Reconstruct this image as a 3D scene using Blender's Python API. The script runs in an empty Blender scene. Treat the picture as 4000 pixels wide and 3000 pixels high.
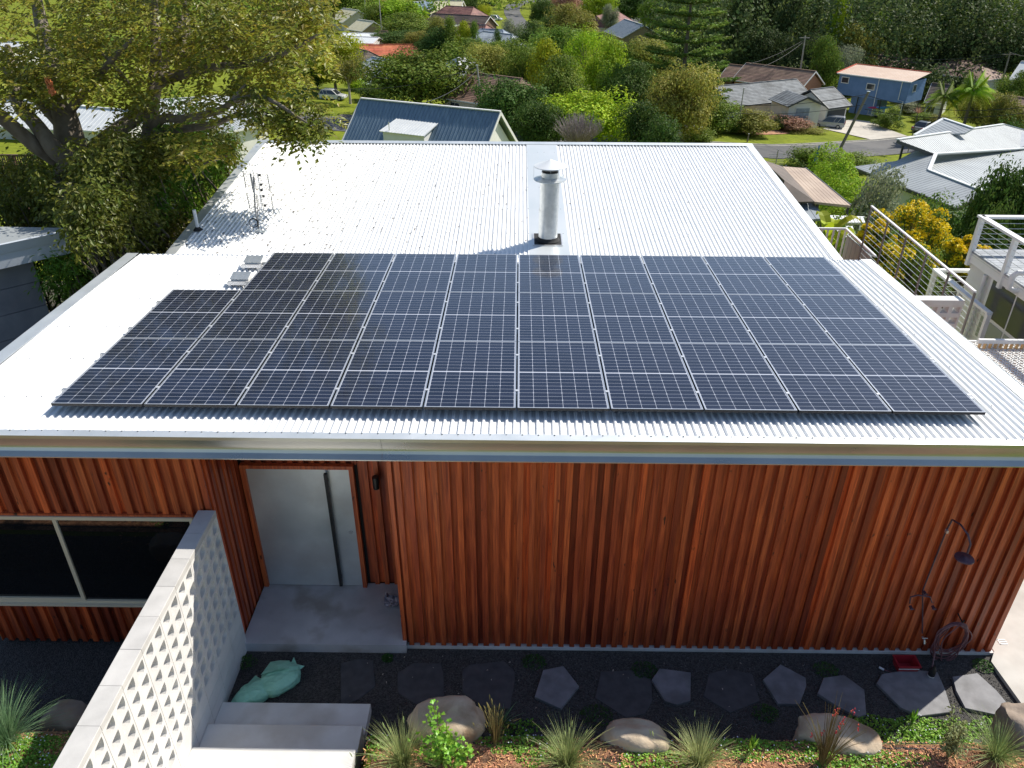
import bpy, math, random
import numpy as np
from mathutils import Vector, Matrix
random.seed(7); RNG=np.random.default_rng(7)
scene=bpy.context.scene; COL=scene.collection
# ------------------------------------------------------------------ camera frame
CAM=np.array([5.291,-7.384,4.582]); FPX=3000.0
yaw,pit,rol=-.0069,.5246,.0060
_f=np.array([math.sin(yaw)*math.cos(pit),math.cos(yaw)*math.cos(pit),-math.sin(pit)])
_r=np.array([math.cos(yaw),-math.sin(yaw),0.]); _u=np.cross(_r,_f)
_r,_u=math.cos(rol)*_r+math.sin(rol)*_u, -math.sin(rol)*_r+math.cos(rol)*_u
def ray(px,py): return _f+_r*(px-2000)/FPX-_u*(py-1500)/FPX
def atz(px,py,z): d=ray(px,py); return CAM+d*(z-CAM[2])/d[2]
def aty(px,py,y): d=ray(px,py); return CAM+d*(y-CAM[1])/d[1]
def atd(px,py,dep): return CAM+ray(px,py)*dep
def sstep(a,b,x):
    t=min(1,max(0,(x-a)/(b-a))); return t*t*(3-2*t)
def lerp(a,b,t): return a+(b-a)*t
def pw(x,pts):
    if x<=pts[0][0]: return pts[0][1]
    for (x0,y0),(x1,y1) in zip(pts,pts[1:]):
        if x<=x1: return y0+(y1-y0)*(x-x0)/(x1-x0)
    return pts[-1][1]
def ground(x,y):
    if y<6:
        g=-3.4
        g+=0.47*sstep(-1.72,-2.15,y) if (x<1.6 or x>3.7) else .42*sstep(-2.3,-2.7,y)
        if x<1.6: g+=.25*sstep(-1.95,-2.5,y)
        if x>13.2: g-=1.6*sstep(13.2,17,x)
        if x<-4: g-=.6*sstep(-4,-8,x)
        return g
    base=pw(y,[(6,-3.4),(14,-4.2),(20,-6.5),(35,-12.3),(60,-16.2),(82,-18.2),(95,-18.8),(130,-19.6),(300,-22.5),(900,-30)])
    if x>13.2: base-=1.6*sstep(13.2,17,x)*(1-sstep(20,40,y))
    if x<-4: base-=.6*sstep(-4,-8,x)*(1-sstep(20,40,y))
    tilt=-.05*(max(-45,min(60,x))-5)*sstep(40,90,y)
    return base+tilt
def atg(px,py):
    d=ray(px,py); t=1.0
    while t<1500:
        p=CAM+d*t
        if p[2]<ground(p[0],p[1]):
            lo,hi=t-.5*(1+t*.02),t
            for _ in range(30):
                m=(lo+hi)/2; p=CAM+d*m
                if p[2]<ground(p[0],p[1]): hi=m
                else: lo=m
            return CAM+d*hi
        t+=.5*(1+t*.02)
    return CAM+d*t
# ------------------------------------------------------------------ materials
MATS={}
def nt(name):
    m=bpy.data.materials.new(name); m.use_nodes=True; n=m.node_tree; b=n.nodes['Principled BSDF']; MATS[name]=m
    return m,n,b
def V(c): return (c[0],c[1],c[2],1)
def mat(name,c1,c2=None,scale=5.,rough=.7,metal=0.,bump=0.,bscale=None,attr=None,coords='Object',detail=6,stretch=None,spec=None,coat=0,hard=False,objrand=0.,trans=0.,c3=None,c3scale=1.,bdist=.02,rvar=0):
    m,n,b=nt(name); L=n.links.new; N=n.nodes.new
    tc=N('ShaderNodeTexCoord'); mp=N('ShaderNodeMapping'); L(tc.outputs[coords],mp.inputs[0])
    if stretch: mp.inputs['Scale'].default_value=stretch
    col=None
    if c2 is not None:
        nz=N('ShaderNodeTexNoise'); nz.inputs['Scale'].default_value=scale; nz.inputs['Detail'].default_value=detail; L(mp.outputs[0],nz.inputs[0])
        rp=N('ShaderNodeValToRGB'); rp.color_ramp.elements[0].color=V(c1); rp.color_ramp.elements[1].color=V(c2)
        rp.color_ramp.elements[0].position=.45 if hard else .32; rp.color_ramp.elements[1].position=.55 if hard else .68
        L(nz.outputs[0],rp.inputs[0]); col=rp.outputs[0]
        if c3 is not None:
            n3=N('ShaderNodeTexNoise'); n3.inputs['Scale'].default_value=c3scale; n3.inputs['Detail'].default_value=5; L(mp.outputs[0],n3.inputs[0])
            r3=N('ShaderNodeValToRGB'); r3.color_ramp.elements[0].position=.5; r3.color_ramp.elements[1].position=.66; L(n3.outputs[0],r3.inputs[0])
            mx=N('ShaderNodeMix'); mx.data_type='RGBA'; L(r3.outputs[0],mx.inputs[0]); L(col,mx.inputs[6]); mx.inputs[7].default_value=V(c3); col=mx.outputs[2]
        if rvar:
            mr=N('ShaderNodeMapRange'); mr.inputs[3].default_value=rough-rvar; mr.inputs[4].default_value=rough+rvar; L(nz.outputs[0],mr.inputs[0]); L(mr.outputs[0],b.inputs['Roughness'])
    if attr:  # per-face random: multiplies value
        at=N('ShaderNodeAttribute'); at.attribute_name='rnd'
        hs=N('ShaderNodeHueSaturation')
        if col is not None: L(col,hs.inputs['Color'])
        else: hs.inputs['Color'].default_value=V(c1)
        mr=N('ShaderNodeMapRange'); mr.inputs[3].default_value=1-attr; mr.inputs[4].default_value=1+attr; L(at.outputs['Fac'],mr.inputs[0]); L(mr.outputs[0],hs.inputs['Value'])
        mr2=N('ShaderNodeMapRange'); mr2.inputs[3].default_value=.5-attr*.05; mr2.inputs[4].default_value=.5+attr*.05
        ml=N('ShaderNodeMath'); ml.operation='MULTIPLY'; ml.inputs[1].default_value=7.13; L(at.outputs['Fac'],ml.inputs[0]); fr=N('ShaderNodeMath'); fr.operation='FRACT'; L(ml.outputs[0],fr.inputs[0]); L(fr.outputs[0],mr2.inputs[0]); L(mr2.outputs[0],hs.inputs['Hue'])
        col=hs.outputs[0]
    if objrand:
        oi=N('ShaderNodeObjectInfo'); hs=N('ShaderNodeHueSaturation')
        if col is not None: L(col,hs.inputs['Color'])
        else: hs.inputs['Color'].default_value=V(c1)
        mr=N('ShaderNodeMapRange'); mr.inputs[3].default_value=1-objrand; mr.inputs[4].default_value=1+objrand; L(oi.outputs['Random'],mr.inputs[0]); L(mr.outputs[0],hs.inputs['Value'])
        mr=N('ShaderNodeMapRange'); mr.inputs[3].default_value=.5-.04*objrand; mr.inputs[4].default_value=.5+.06*objrand
        ml=N('ShaderNodeMath'); ml.operation='MULTIPLY'; ml.inputs[1].default_value=5.7; L(oi.outputs['Random'],ml.inputs[0]); fr=N('ShaderNodeMath'); fr.operation='FRACT'; L(ml.outputs[0],fr.inputs[0]); L(fr.outputs[0],mr.inputs[0]); L(mr.outputs[0],hs.inputs['Hue'])
        col=hs.outputs[0]
    if col is not None: L(col,b.inputs['Base Color'])
    else: b.inputs['Base Color'].default_value=V(c1)
    if not (rvar and c2 is not None): b.inputs['Roughness'].default_value=rough
    b.inputs['Metallic'].default_value=metal
    if spec is not None: b.inputs['Specular IOR Level'].default_value=spec
    if coat: b.inputs['Coat Weight'].default_value=coat; b.inputs['Coat Roughness'].default_value=.05
    if bump:
        n2=N('ShaderNodeTexNoise'); n2.inputs['Scale'].default_value=bscale or scale*3; n2.inputs['Detail'].default_value=8; L(mp.outputs[0],n2.inputs[0])
        bp=N('ShaderNodeBump'); bp.inputs['Strength'].default_value=bump; bp.inputs['Distance'].default_value=bdist; L(n2.outputs[0],bp.inputs['Height']); L(bp.outputs[0],b.inputs['Normal'])
    if trans:
        out=n.nodes['Material Output']; tr=N('ShaderNodeBsdfTranslucent'); ms=N('ShaderNodeMixShader'); ms.inputs[0].default_value=trans
        if col is not None: L(col,tr.inputs[0])
        else: tr.inputs[0].default_value=V(c1)
        L(b.outputs[0],ms.inputs[1]); L(tr.outputs[0],ms.inputs[2]); L(ms.outputs[0],out.inputs[0])
    return m
# ------------------------------------------------------------------ mesh builder
class MB:
    def __init__(s): s.v=[]; s.f=[]; s.r=[]; s.m=[]; s.cr=.5; s.cm=0
    def poly(s,pts):
        i=len(s.v); s.v+= [tuple(map(float,p)) for p in pts]; s.f.append(tuple(range(i,i+len(pts)))); s.r.append(s.cr); s.m.append(s.cm)
    def faces(s,vs,fs):
        i=len(s.v); s.v+=[tuple(map(float,p)) for p in vs]
        for f in fs: s.f.append(tuple(i+k for k in f)); s.r.append(s.cr); s.m.append(s.cm)
    def hexa(s,p):  # 8 corners: bottom 4 ccw, top 4 ccw
        s.faces(p,[(3,2,1,0),(4,5,6,7),(0,1,5,4),(1,2,6,5),(2,3,7,6),(3,0,4,7)])
    def box(s,x0,x1,y0,y1,z0,z1):
        s.hexa([(x0,y0,z0),(x1,y0,z0),(x1,y1,z0),(x0,y1,z0),(x0,y0,z1),(x1,y0,z1),(x1,y1,z1),(x0,y1,z1)])
    def obox(s,c,ax,ay,az,hx,hy,hz):
        c,ax,ay,az=[np.array(q,float) for q in (c,ax,ay,az)]
        P=[c+ax*hx*a+ay*hy*b+az*hz*d for d in (-1,1) for a,b in ((-1,-1),(1,-1),(1,1),(-1,1))]
        s.hexa(P)
    def bar(s,a,b,w,h=None,up=(0,0,1)):
        a=np.array(a,float); b=np.array(b,float); d=b-a; L=np.linalg.norm(d)
        if L<1e-9: return
        d/=L; up=np.array(up,float)
        if abs(d@up)>.98: up=np.array([1.,0,0])
        x=np.cross(d,up); x/=np.linalg.norm(x); y=np.cross(x,d)
        s.obox((a+b)/2,x,d,y,w/2,L/2,(h or w)/2)
    def prism(s,pts,off):
        off=np.array(off,float); P=[np.array(p,float) for p in pts]; n=len(P)
        s.faces(P+[p+off for p in P],[tuple(range(n))[::-1],tuple(range(n,2*n))]+[(i,(i+1)%n,n+(i+1)%n,n+i) for i in range(n)])
    def tube(s,path,r,n=8,cap=True):
        P=[np.array(p,float) for p in path]; k=len(P); rs=r if hasattr(r,'__len__') else [r]*k
        vs=[];px=None
        for i,p in enumerate(P):
            d=P[min(i+1,k-1)]-P[max(i-1,0)]; d=d/(np.linalg.norm(d)+1e-12)
            if px is None:
                u=np.array([0,0,1.]) if abs(d[2])<.9 else np.array([1.,0,0]); x=np.cross(d,u)
            else: x=px-d*(px@d)
            x/=np.linalg.norm(x)+1e-12; px=x; y=np.cross(d,x)
            for j in range(n):
                a=2*math.pi*j/n; vs.append(p+(x*math.cos(a)+y*math.sin(a))*rs[i])
        fs=[(i*n+j,i*n+(j+1)%n,(i+1)*n+(j+1)%n,(i+1)*n+j) for i in range(k-1) for j in range(n)]
        if cap: fs+=[tuple(range(n))[::-1],tuple(range((k-1)*n,k*n))]
        s.faces(vs,fs)
    def lathe(s,prof,c=(0,0,0),n=24,ax=None):
        vs=[];c=np.array(c,float)
        for r,z in prof:
            for j in range(n):
                a=2*math.pi*j/n; vs.append(c+np.array([r*math.cos(a),r*math.sin(a),z]))
        k=len(prof); s.faces(vs,[(i*n+j,i*n+(j+1)%n,(i+1)*n+(j+1)%n,(i+1)*n+j) for i in range(k-1) for j in range(n)])
    def arr(s,verts,quads,rnd):
        i=len(s.v); s.v+=[tuple(p) for p in verts.tolist()]
        s.f+=[tuple(q) for q in (quads+i).tolist()]; s.r+=rnd.tolist(); s.m+=[s.cm]*len(quads)
    def build(s,name,mats,parent=None,smooth=False,local=False,kind=None):
        me=bpy.data.meshes.new(name)
        V_=np.array(s.v,dtype=float).reshape(-1,3)
        if parent is not None and not local: V_=V_-np.array(parent.location)
        me.from_pydata(V_.tolist(),[],s.f)
        if not isinstance(mats,(list,tuple)): mats=[mats]
        for m in mats: me.materials.append(m)
        a=me.attributes.new('rnd','FLOAT','FACE'); a.data.foreach_set('value',np.array(s.r,dtype=np.float32))
        me.polygons.foreach_set('material_index',np.array(s.m,dtype=np.int32))
        if smooth:
            me.polygons.foreach_set('use_smooth',np.ones(len(s.f),dtype=bool))
            try: me.set_sharp_from_angle(angle=math.radians(40))
            except Exception: pass
        me.update(); o=bpy.data.objects.new(name,me); COL.objects.link(o)
        if parent is not None: o.parent=parent
        if kind: o['kind']=kind
        return o
def tag(o,label,cat,group=None,kind=None):
    o['label']=label; o['category']=cat
    if group: o['group']=group
    if kind: o['kind']=kind
    return o
def thing(name,label,cat,loc=(0,0,0),rz=0,group=None):
    o=bpy.data.objects.new(name,None); COL.objects.link(o); o.location=Vector([float(q) for q in loc]); o.rotation_euler=(0,0,rz)
    o.empty_display_size=.2
    return tag(o,label,cat,group)
def structure(o): o['kind']='structure'; return o
def dup(root,loc=None,rz=None,scale=None,label=None):
    r=root.copy(); COL.objects.link(r)
    if loc is not None: r.location=Vector([float(q) for q in loc])
    if rz is not None: r.rotation_euler=(r.rotation_euler[0],r.rotation_euler[1],rz)
    if scale is not None: r.scale=scale
    if label: r['label']=label
    for ch in list(root.children):
        c=ch.copy(); COL.objects.link(c); c.parent=r
        for g in list(ch.children):
            d=g.copy(); COL.objects.link(d); d.parent=c
    return r
# shared materials
zinc=mat('zinc_roof',(.84,.85,.85),(.88,.88,.87),3,rough=.42,metal=.08,rvar=.06)
zflash=mat('zinc_flashing',(.70,.73,.73),(.78,.80,.80),2.5,rough=.5,metal=.75,rvar=.06,bump=.08,bscale=2.2,bdist=.03)
galv=mat('galvanised',(.52,.55,.56),(.64,.66,.66),14,rough=.38,metal=.7,rvar=.06)
fascia_m=mat('fascia_metal',(.42,.43,.42),(.50,.50,.48),1.5,rough=.3,metal=.75,rvar=.08,bump=.05,bscale=1.5)
blackm=mat('black_metal',(.015,.015,.016),rough=.4)
rubber=mat('rubber',(.02,.02,.02),rough=.8)
whitep=mat('white_paint',(.75,.75,.73),(.82,.81,.79),3,rough=.5)
creamal=mat('cream_aluminium',(.66,.56,.40),rough=.4)
conc=mat('concrete',(.64,.63,.60),(.74,.73,.70),3,rough=.85,bump=.15,bscale=40,c3=(.55,.52,.47),c3scale=1.3,bdist=.005)
porchc=mat('porch_concrete',(.44,.44,.45),(.58,.58,.59),2.3,rough=.45,bump=.1,bscale=30,c3=(.34,.32,.30),c3scale=2.1,bdist=.004)
blockm=mat('block',(.63,.61,.58),(.71,.69,.66),4,rough=.9,bump=.3,bscale=120,bdist=.003,attr=.04)
def wood_mat():
    m,n,b=nt('timber'); L=n.links.new; N=n.nodes.new
    tc=N('ShaderNodeTexCoord'); at=N('ShaderNodeAttribute'); at.attribute_name='rnd'
    ad=N('ShaderNodeVectorMath'); ad.operation='MULTIPLY_ADD'; cx=N('ShaderNodeCombineXYZ')
    ml=N('ShaderNodeMath'); ml.operation='MULTIPLY'; ml.inputs[1].default_value=37.; L(at.outputs['Fac'],ml.inputs[0]); L(ml.outputs[0],cx.inputs[2]); L(ml.outputs[0],cx.inputs[0])
    L(tc.outputs['Object'],ad.inputs[0]); ad.inputs[1].default_value=(24,24,1.1); L(cx.outputs[0],ad.inputs[2])
    nz=N('ShaderNodeTexNoise'); nz.inputs['Scale'].default_value=1.6; nz.inputs['Detail'].default_value=8; nz.inputs['Distortion'].default_value=.6; L(ad.outputs[0],nz.inputs[0])
    rp=N('ShaderNodeValToRGB'); e=rp.color_ramp.elements; e[0].position=.3; e[0].color=(.25,.040,.017,1); e[1].position=.72; e[1].color=(.64,.138,.042,1)
    L(nz.outputs[0],rp.inputs[0])
    r2=N('ShaderNodeValToRGB'); e=r2.color_ramp.elements; e[0].color=(.42,.32,.36,1); e[1].color=(1.5,1.2,.9,1)
    for p,c in ((.2,(.8,.68,.7,1)),(.5,(.95,.9,.85,1)),(.75,(1.05,1.12,1.05,1)),(.9,(1.2,1.15,.95,1))): q=e.new(p); q.color=c
    L(at.outputs['Fac'],r2.inputs[0])
    mx=N('ShaderNodeMix'); mx.data_type='RGBA'; mx.blend_type='MULTIPLY'; mx.inputs[0].default_value=1; L(rp.outputs[0],mx.inputs[6]); L(r2.outputs[0],mx.inputs[7])
    # dark knots
    n3=N('ShaderNodeTexNoise'); n3.inputs['Scale'].default_value=1.; n3.inputs['Detail'].default_value=2; a2=N('ShaderNodeVectorMath'); a2.operation='MULTIPLY_ADD'; L(tc.outputs['Object'],a2.inputs[0]); a2.inputs[1].default_value=(14,14,5.5); L(cx.outputs[0],a2.inputs[2]); L(a2.outputs[0],n3.inputs[0])
    r3=N('ShaderNodeValToRGB'); r3.color_ramp.elements[0].position=.70; r3.color_ramp.elements[1].position=.76; L(n3.outputs[0],r3.inputs[0])
    m3=N('ShaderNodeMix'); m3.data_type='RGBA'; L(r3.outputs[0],m3.inputs[0]); L(mx.outputs[2],m3.inputs[6]); m3.inputs[7].default_value=(.05,.015,.01,1)
    L(m3.outputs[2],b.inputs['Base Color']); b.inputs['Roughness'].default_value=.42
    bp=N('ShaderNodeBump'); bp.inputs['Strength'].default_value=.25; bp.inputs['Distance'].default_value=.004; L(nz.outputs[0],bp.inputs['Height']); L(bp.outputs[0],b.inputs['Normal'])
    return m
timber=wood_mat()
glassd=mat('window_glass',(.006,.007,.008),rough=.02,spec=.8)
gravelm=None
# ------------------------------------------------------------------ MAIN HOUSE
G=-3.4
HS=thing('house','timber clad house under white ribbed metal butterfly roof in front','house',(5,6,G))
XL0,XL1,XR=-1.42,-1.62,11.50
YF=-.53; RS=-.0257   # front roof slope
def zr(y): return -.145+RS*y          # front pan
def zb(y): return -.656+(y-6.79)*.0808 # back pan
PIT=.0875
def ribs(mb,x0,x1,y0,y1,zf,phase,xl=None,tab=0):
    # rib profile: pan, up, top, down
    k0=int(math.floor((x0-phase)/PIT)); k1=int(math.ceil((x1-phase)/PIT)); pts=[]
    for k in range(k0,k1+1):
        c=phase+k*PIT; lap=(k%8==0); h=.024+(.003 if lap else 0); w=.003 if lap else 0
        pts+= [(c-.022-w,0),(c-.010-w,h),(c+.010,h),(c+.022,0)]
    pts=[p for p in pts if x0<=p[0]<=x1]; pts=[(x0,0)]+pts+[(x1,0)]
    ys=[y0,y1]
    n=len(pts); vs=[(x,y,zf(y)+h) for y in ys for x,h in pts]
    mb.faces(vs,[(i,i+1,n+i+1,n+i) for i in range(n-1)])
    if tab:
        for i in range(n-1):
            (xa,ha),(xb,hb)=pts[i],pts[i+1]
            if ha==0 and hb==0: mb.poly([(xa,y1,zf(y1)),(xb,y1,zf(y1)),(xb-.006,y1+.012,zf(y1)+.022),(xa+.006,y1+.012,zf(y1)+.022)])
m=MB(); ribs(m,-1.40,11.40,YF+.05,5.46,zr,6.905+.03,tab=1)
roofF=m.build('front_roof',zinc,HS); roofF['label']='white ribbed metal roof sheet carrying the solar panels'
m=MB(); ribs(m,-1.42,11.40,6.0,13.47,zb,6.905)
roofB=m.build('back_roof',zinc,HS); roofB['label']='rear ribbed metal roof sheet rising away behind the flue'
# deck slabs below sheets
m=MB()
m.hexa([(XL0+.05,YF+.08,zr(YF)-.2),(XR-.06,YF+.08,zr(YF)-.2),(XR-.06,5.46,zr(5.46)-.3),(XL1+.05,5.46,zr(5.46)-.3),(XL0+.05,YF+.08,zr(YF)-.02),(XR-.06,YF+.08,zr(YF)-.02),(XR-.06,5.46,zr(5.46)-.02),(XL1+.05,5.46,zr(5.46)-.02)])
m.hexa([(XL0+.05,5.9,zb(5.9)-.25),(XR-.08,5.9,zb(5.9)-.25),(XR-.08,13.42,zb(13.4)-.25),(XL1+.05,13.42,zb(13.4)-.25),(XL0+.05,5.9,zb(5.9)-.02),(XR-.08,5.9,zb(5.9)-.02),(XR-.08,13.42,zb(13.4)-.02),(XL1+.05,13.42,zb(13.4)-.02)])
m.box(XL0+.05,XR-.05,5.3,6.15,-.95,-.80)
m.build('roof_deck',zflash,HS)
# flashings (barge + cappings)
m=MB()
def plate(m,a,b,c,d,t=.004):   # quad plate with thickness
    P=[np.array(q,float) for q in (a,b,c,d)]; n=np.cross(P[1]-P[0],P[3]-P[0]); n/=np.linalg.norm(n); 
    if n[2]<0: P=P[::-1]; n=-n
    m.hexa([p-n*t for p in P]+P)
H=.034
zc=zr(YF)+H+.012
# left barge front: top + outer drop
plate(m,(XL0-.03,YF,zc),(XL0+.17,YF,zc+.004),(XL1+.2,5.47,zr(5.47)+H),(XL1,5.47,zr(5.47)+H))
plate(m,(XL0-.035,YF,zc-.25),(XL0-.03,YF,zc),(XL1,5.47,zr(5.47)+H),(XL1-.005,5.47,zr(5.47)-.25))
m.build('barge_flashing',zflash,HS); m=MB()
plate(m,(XR-.18,YF+.2,zr(YF+.2)+H),(XR,YF+.2,zr(YF+.2)+H),(XR,5.47,zr(5.47)+H),(XR-.18,5.47,zr(5.47)+H))
plate(m,(XR,YF,zc-.3),(XR,YF,zc),(XR,5.47,zr(5.47)+H),(XR,5.47,zr(5.47)-.3))
m.build('barge_flashing',zflash,HS); m=MB()
plate(m,(XL0-.02,6.05,zb(6.05)+H),(XL0+.18,6.05,zb(6.05)+H),(XL1+.19,13.5,zb(13.5)+H),(XL1-.02,13.5,zb(13.5)+H))
plate(m,(XL0-.02,6.05,zb(6.05)-.2),(XL0-.02,6.05,zb(6.05)+H),(XL1-.02,13.5,zb(13.5)+H),(XL1-.02,13.5,zb(13.5)-.2))
m.build('barge_flashing',zflash,HS); m=MB()
plate(m,(XR-.21,6.05,zb(6.05)+H),(XR-.03,6.05,zb(6.05)+H),(XR-.03,13.5,zb(13.5)+H),(XR-.21,13.5,zb(13.5)+H))
plate(m,(XR-.03,6.05,zb(6.05)-.2),(XR-.03,6.05,zb(6.05)+H),(XR-.03,13.5,zb(13.5)+H),(XR-.03,13.5,zb(13.5)-.2))
m.build('barge_flashing',zflash,HS)
m=MB()
plate(m,(XL1-.03,13.33,zb(13.33)+H+.004),(XR-.02,13.33,zb(13.33)+H+.004),(XR-.02,13.52,zb(13.5)+H+.012),(XL1-.03,13.52,zb(13.5)+H+.012))
plate(m,(XL1-.03,13.52,zb(13.5)-.2),(XR-.02,13.52,zb(13.5)-.2),(XR-.02,13.52,zb(13.5)+H+.012),(XL1-.03,13.52,zb(13.5)+H+.012))
m.build('ridge_capping',zflash,HS)
m=MB()   # front apron capping with slightly wavy top
N_=60
for i in range(N_):
    xa=lerp(XL0-.04,XR,i/N_); xb=lerp(XL0-.04,XR,(i+1)/N_)
    wa=.0025*math.sin(xa*5.1)+.0015*math.sin(xa*11); wb=.0025*math.sin(xb*5.1)+.0015*math.sin(xb*11)
    plate(m,(xa,YF,zc),(xb,YF,zc),(xb,YF+.125,zr(YF+.12)+H+.012+wb),(xa,YF+.125,zr(YF+.12)+H+.012+wa),.003)
m.build('front_capping',zflash,HS,smooth=True)
# fascia: folded profile
zt=zc-.004
for (xa,xb) in ((XL0-.04,3.828),(3.832,XR)):
    m=MB()
    prof=[(YF,zt),(YF-.002,zt-.036),(YF+.010,zt-.040),(YF+.020,zt-.09),(YF+.026,zt-.13),(YF+.026,zt-.155),(YF+.020,zt-.175),(YF+.009,zt-.195),(YF+.007,zt-.202),(YF+.003,zt-.206),(YF-.036,zt-.250),(YF-.036,zt-.256)]
    vs=[(x,y,z) for y,z in prof for x in (xa,xb)]
    m.faces(vs,[(2*i,2*i+2,2*i+3,2*i+1) for i in range(len(prof)-1)])
    vs2=[(x,y+.012,z) for y,z in prof for x in (xa,xb)]
    m.faces(vs2,[(2*i+1,2*i+3,2*i+2,2*i) for i in range(len(prof)-1)])
    m.box(xa,xb,YF-.036,YF+.02,zt-.262,zt-.256)
    m.build('fascia',fascia_m,HS,smooth=True)
# screws
m=MB()
def screw(x,y,z): m.lathe([(0,.009),(.006,.008),(.011,.0)],(x,y,z),6)
for k in range(-95,60):
    x=6.935+k*PIT
    if not (-1.3<x<11.3): continue
    if k%8 in (0,3,5):
        for y in (.35,1.35,2.35,3.4,4.45,5.3): screw(x,y,zr(y)+.025)
    if k%2==0: screw(x,YF+.105,zr(YF+.1)+H+.013)
    x=6.905+k*PIT
    if -1.25<x<11.25 and k%8 in (0,3,5):
        for y in (7.6,8.9,10.2,11.5,12.7): screw(x,y,zb(y)+.025)
m.build('screws',mat('screw_zinc',(.25,.26,.27),rough=.5,metal=.5),HS,kind='stuff')
# flat tray flashing behind the flue
m=MB(); plate(m,(5.52,6.1,zb(6.1)+.027),(6.30,6.1,zb(6.1)+.027),(6.28,13.34,zb(13.34)+.03),(5.50,13.34,zb(13.34)+.03),.003)
m.build('flue_tray',mat('tray',(.66,.70,.70),(.72,.74,.74),1.2,rough=.4,metal=.4,rvar=.05),HS)
# walls -- cladding made of recessed boards and proud battens
def cladding(mb,p0,p1,nrm,z0,z1,holes=(),pitch=.138,bw=.066,seed=1,zfun=None):
    rnd=random.Random(seed); p0=np.array(p0,float); p1=np.array(p1,float); L=np.linalg.norm(p1-p0); d=(p1-p0)/L; nr=np.array(nrm,float)
    s=0
    def piece(a,b,t0,t1):
        a=max(a,0); b=min(b,L)
        if b-a<.004: return
        segs=[(z0,z1)]
        for (ha,hb,hz0,hz1) in holes:
            if b>ha+.002 and a<hb-.002:
                ns=[]
                for (u,v) in segs:
                    if hz0>u+.01: ns.append((u,min(hz0,v)))
                    if hz1<v-.01: ns.append((max(hz1,u),v))
                segs=ns
        mb.cr=rnd.random()
        for (u,v) in segs:
            A=p0+d*a; B=p0+d*b
            q=[A+nr*t0,B+nr*t0,B+nr*t1,A+nr*t1]
            mb.hexa([(w[0],w[1],u) for w in q]+[(w[0],w[1],v) for w in q])
    while s<L:
        w=bw+rnd.uniform(-.004,.004)
        piece(s,s+pitch-w,-.06,-.036-rnd.random()*.003)
        piece(s+pitch-w,s+pitch,-.06,.004+rnd.random()*.004); s+=pitch
YW=-.47
WZ=zt-.2
m=MB(); cladding(m,(3.86,YW,0),(11.44,YW,0),(0,-1,0),G+.06,WZ,seed=3)
m.cr=.8; m.box(3.855,3.905,YW-.012,YW+.03,G+.06,WZ)
m.build('front_cladding',timber,HS)['label']='red timber batten wall of the right wing'
m=MB(); cladding(m,(1.76,YW,0),(-1.36,YW,0),(0,-1,0),G+.06,WZ,holes=[(.20,3.0,-2.63,-1.235)],seed=5)
m.build('window_wall_cladding',timber,HS)
m=MB(); cladding(m,(1.775,.52,0),(1.775,YW,0),(1,0,0),G+.12,WZ,seed=8,pitch=.115)
m.build('entry_side_cladding',timber,HS)
m=MB(); cladding(m,(3.88,.515,0),(1.79,.515,0),(0,-1,0),G+.15,WZ,holes=[(.66,2.03,-3.5,-1.19)],seed=11,pitch=.135)
m.build('entry_back_cladding',timber,HS)
m=MB(); cladding(m,(11.44,YW,0),(11.44,5.6,0),(1,0,0),G-1,zr(5.5)-.2,seed=12,pitch=.138); cladding(m,(11.42,5.9,0),(11.42,13.3,0),(1,0,0),G-2,-.96,seed=13,pitch=.138)
m.build('side_cladding',timber,HS)
wallm=mat('wall_frame',(.05,.04,.035),rough=.9)
m=MB()
m.box(3.91,11.42,YW+.062,.5,G-.5,WZ-.02); m.box(1.6,11.42,.58,5.9,G-.5,WZ-.25); m.box(-1.3,11.42,5.9,13.3,-6,-.98)
m.box(-1.3,1.74,3.2,5.9,G-.5,WZ-.25); m.box(1.6,1.712,YW+.062,3.2,G-.5,WZ-.02); m.box(-1.33,1.6,YW+.06,YW+.09,G,-2.65); m.box(-1.33,1.6,YW+.06,YW+.09,-1.22,WZ)
m.box(-1.33,1.6,0.0,3.2,G,G+.1); m.box(1.74,3.91,.58,.62,-1.15,WZ); m.box(1.6,3.95,YW+.06,.6,WZ,WZ+.02)
m.build('wall_core',wallm,HS)
m=MB(); m.box(3.8,11.50,YW-.015,YW+.3,G-.1,G+.05); m.build('slab_edge',conc,HS)
m=MB(); m.box(1.795,3.905,YW-.09,.53,G-.05,-3.25); m.build('porch_slab',porchc,HS)
# window
win=MB()
def wframe(m,x0,x1,z0,z1,w,y0,y1):
    m.box(x0,x1,y0,y1,z1-w,z1); m.box(x0,x1,y0,y1,z0,z0+w); m.box(x0,x0+w,y0,y1,z0+w,z1-w); m.box(x1-w,x1,y0,y1,z0+w,z1-w)
wframe(win,-1.3,1.55,-2.62,-1.24,.045,YW-.035,YW+.03)
win.box(-.10,-.055,YW-.03,YW+.02,-2.575,-1.285)
win.box(-1.3,1.55,YW-.075,YW-.035,-2.64,-2.61); win.box(-1.3,-.1,YW-.03,YW-.005,-2.575,-2.545)
wf=win.build('window',creamal,HS)
m=MB(); m.box(-1.26,-.11,YW-.002,YW+.004,-2.57,-1.29); m.box(-.05,1.50,YW-.012,YW-.006,-2.57,-1.29)
g=m.build('pane',glassd,None); g.parent=wf; g.location=Vector((0,0,0))-Vector(HS.location)
m=MB(); m.box(-1.3,1.56,YW-.02,YW+.03,-1.235,-1.205); m.cr=.7; m.build('window_head_trim',timber,HS)
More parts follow.
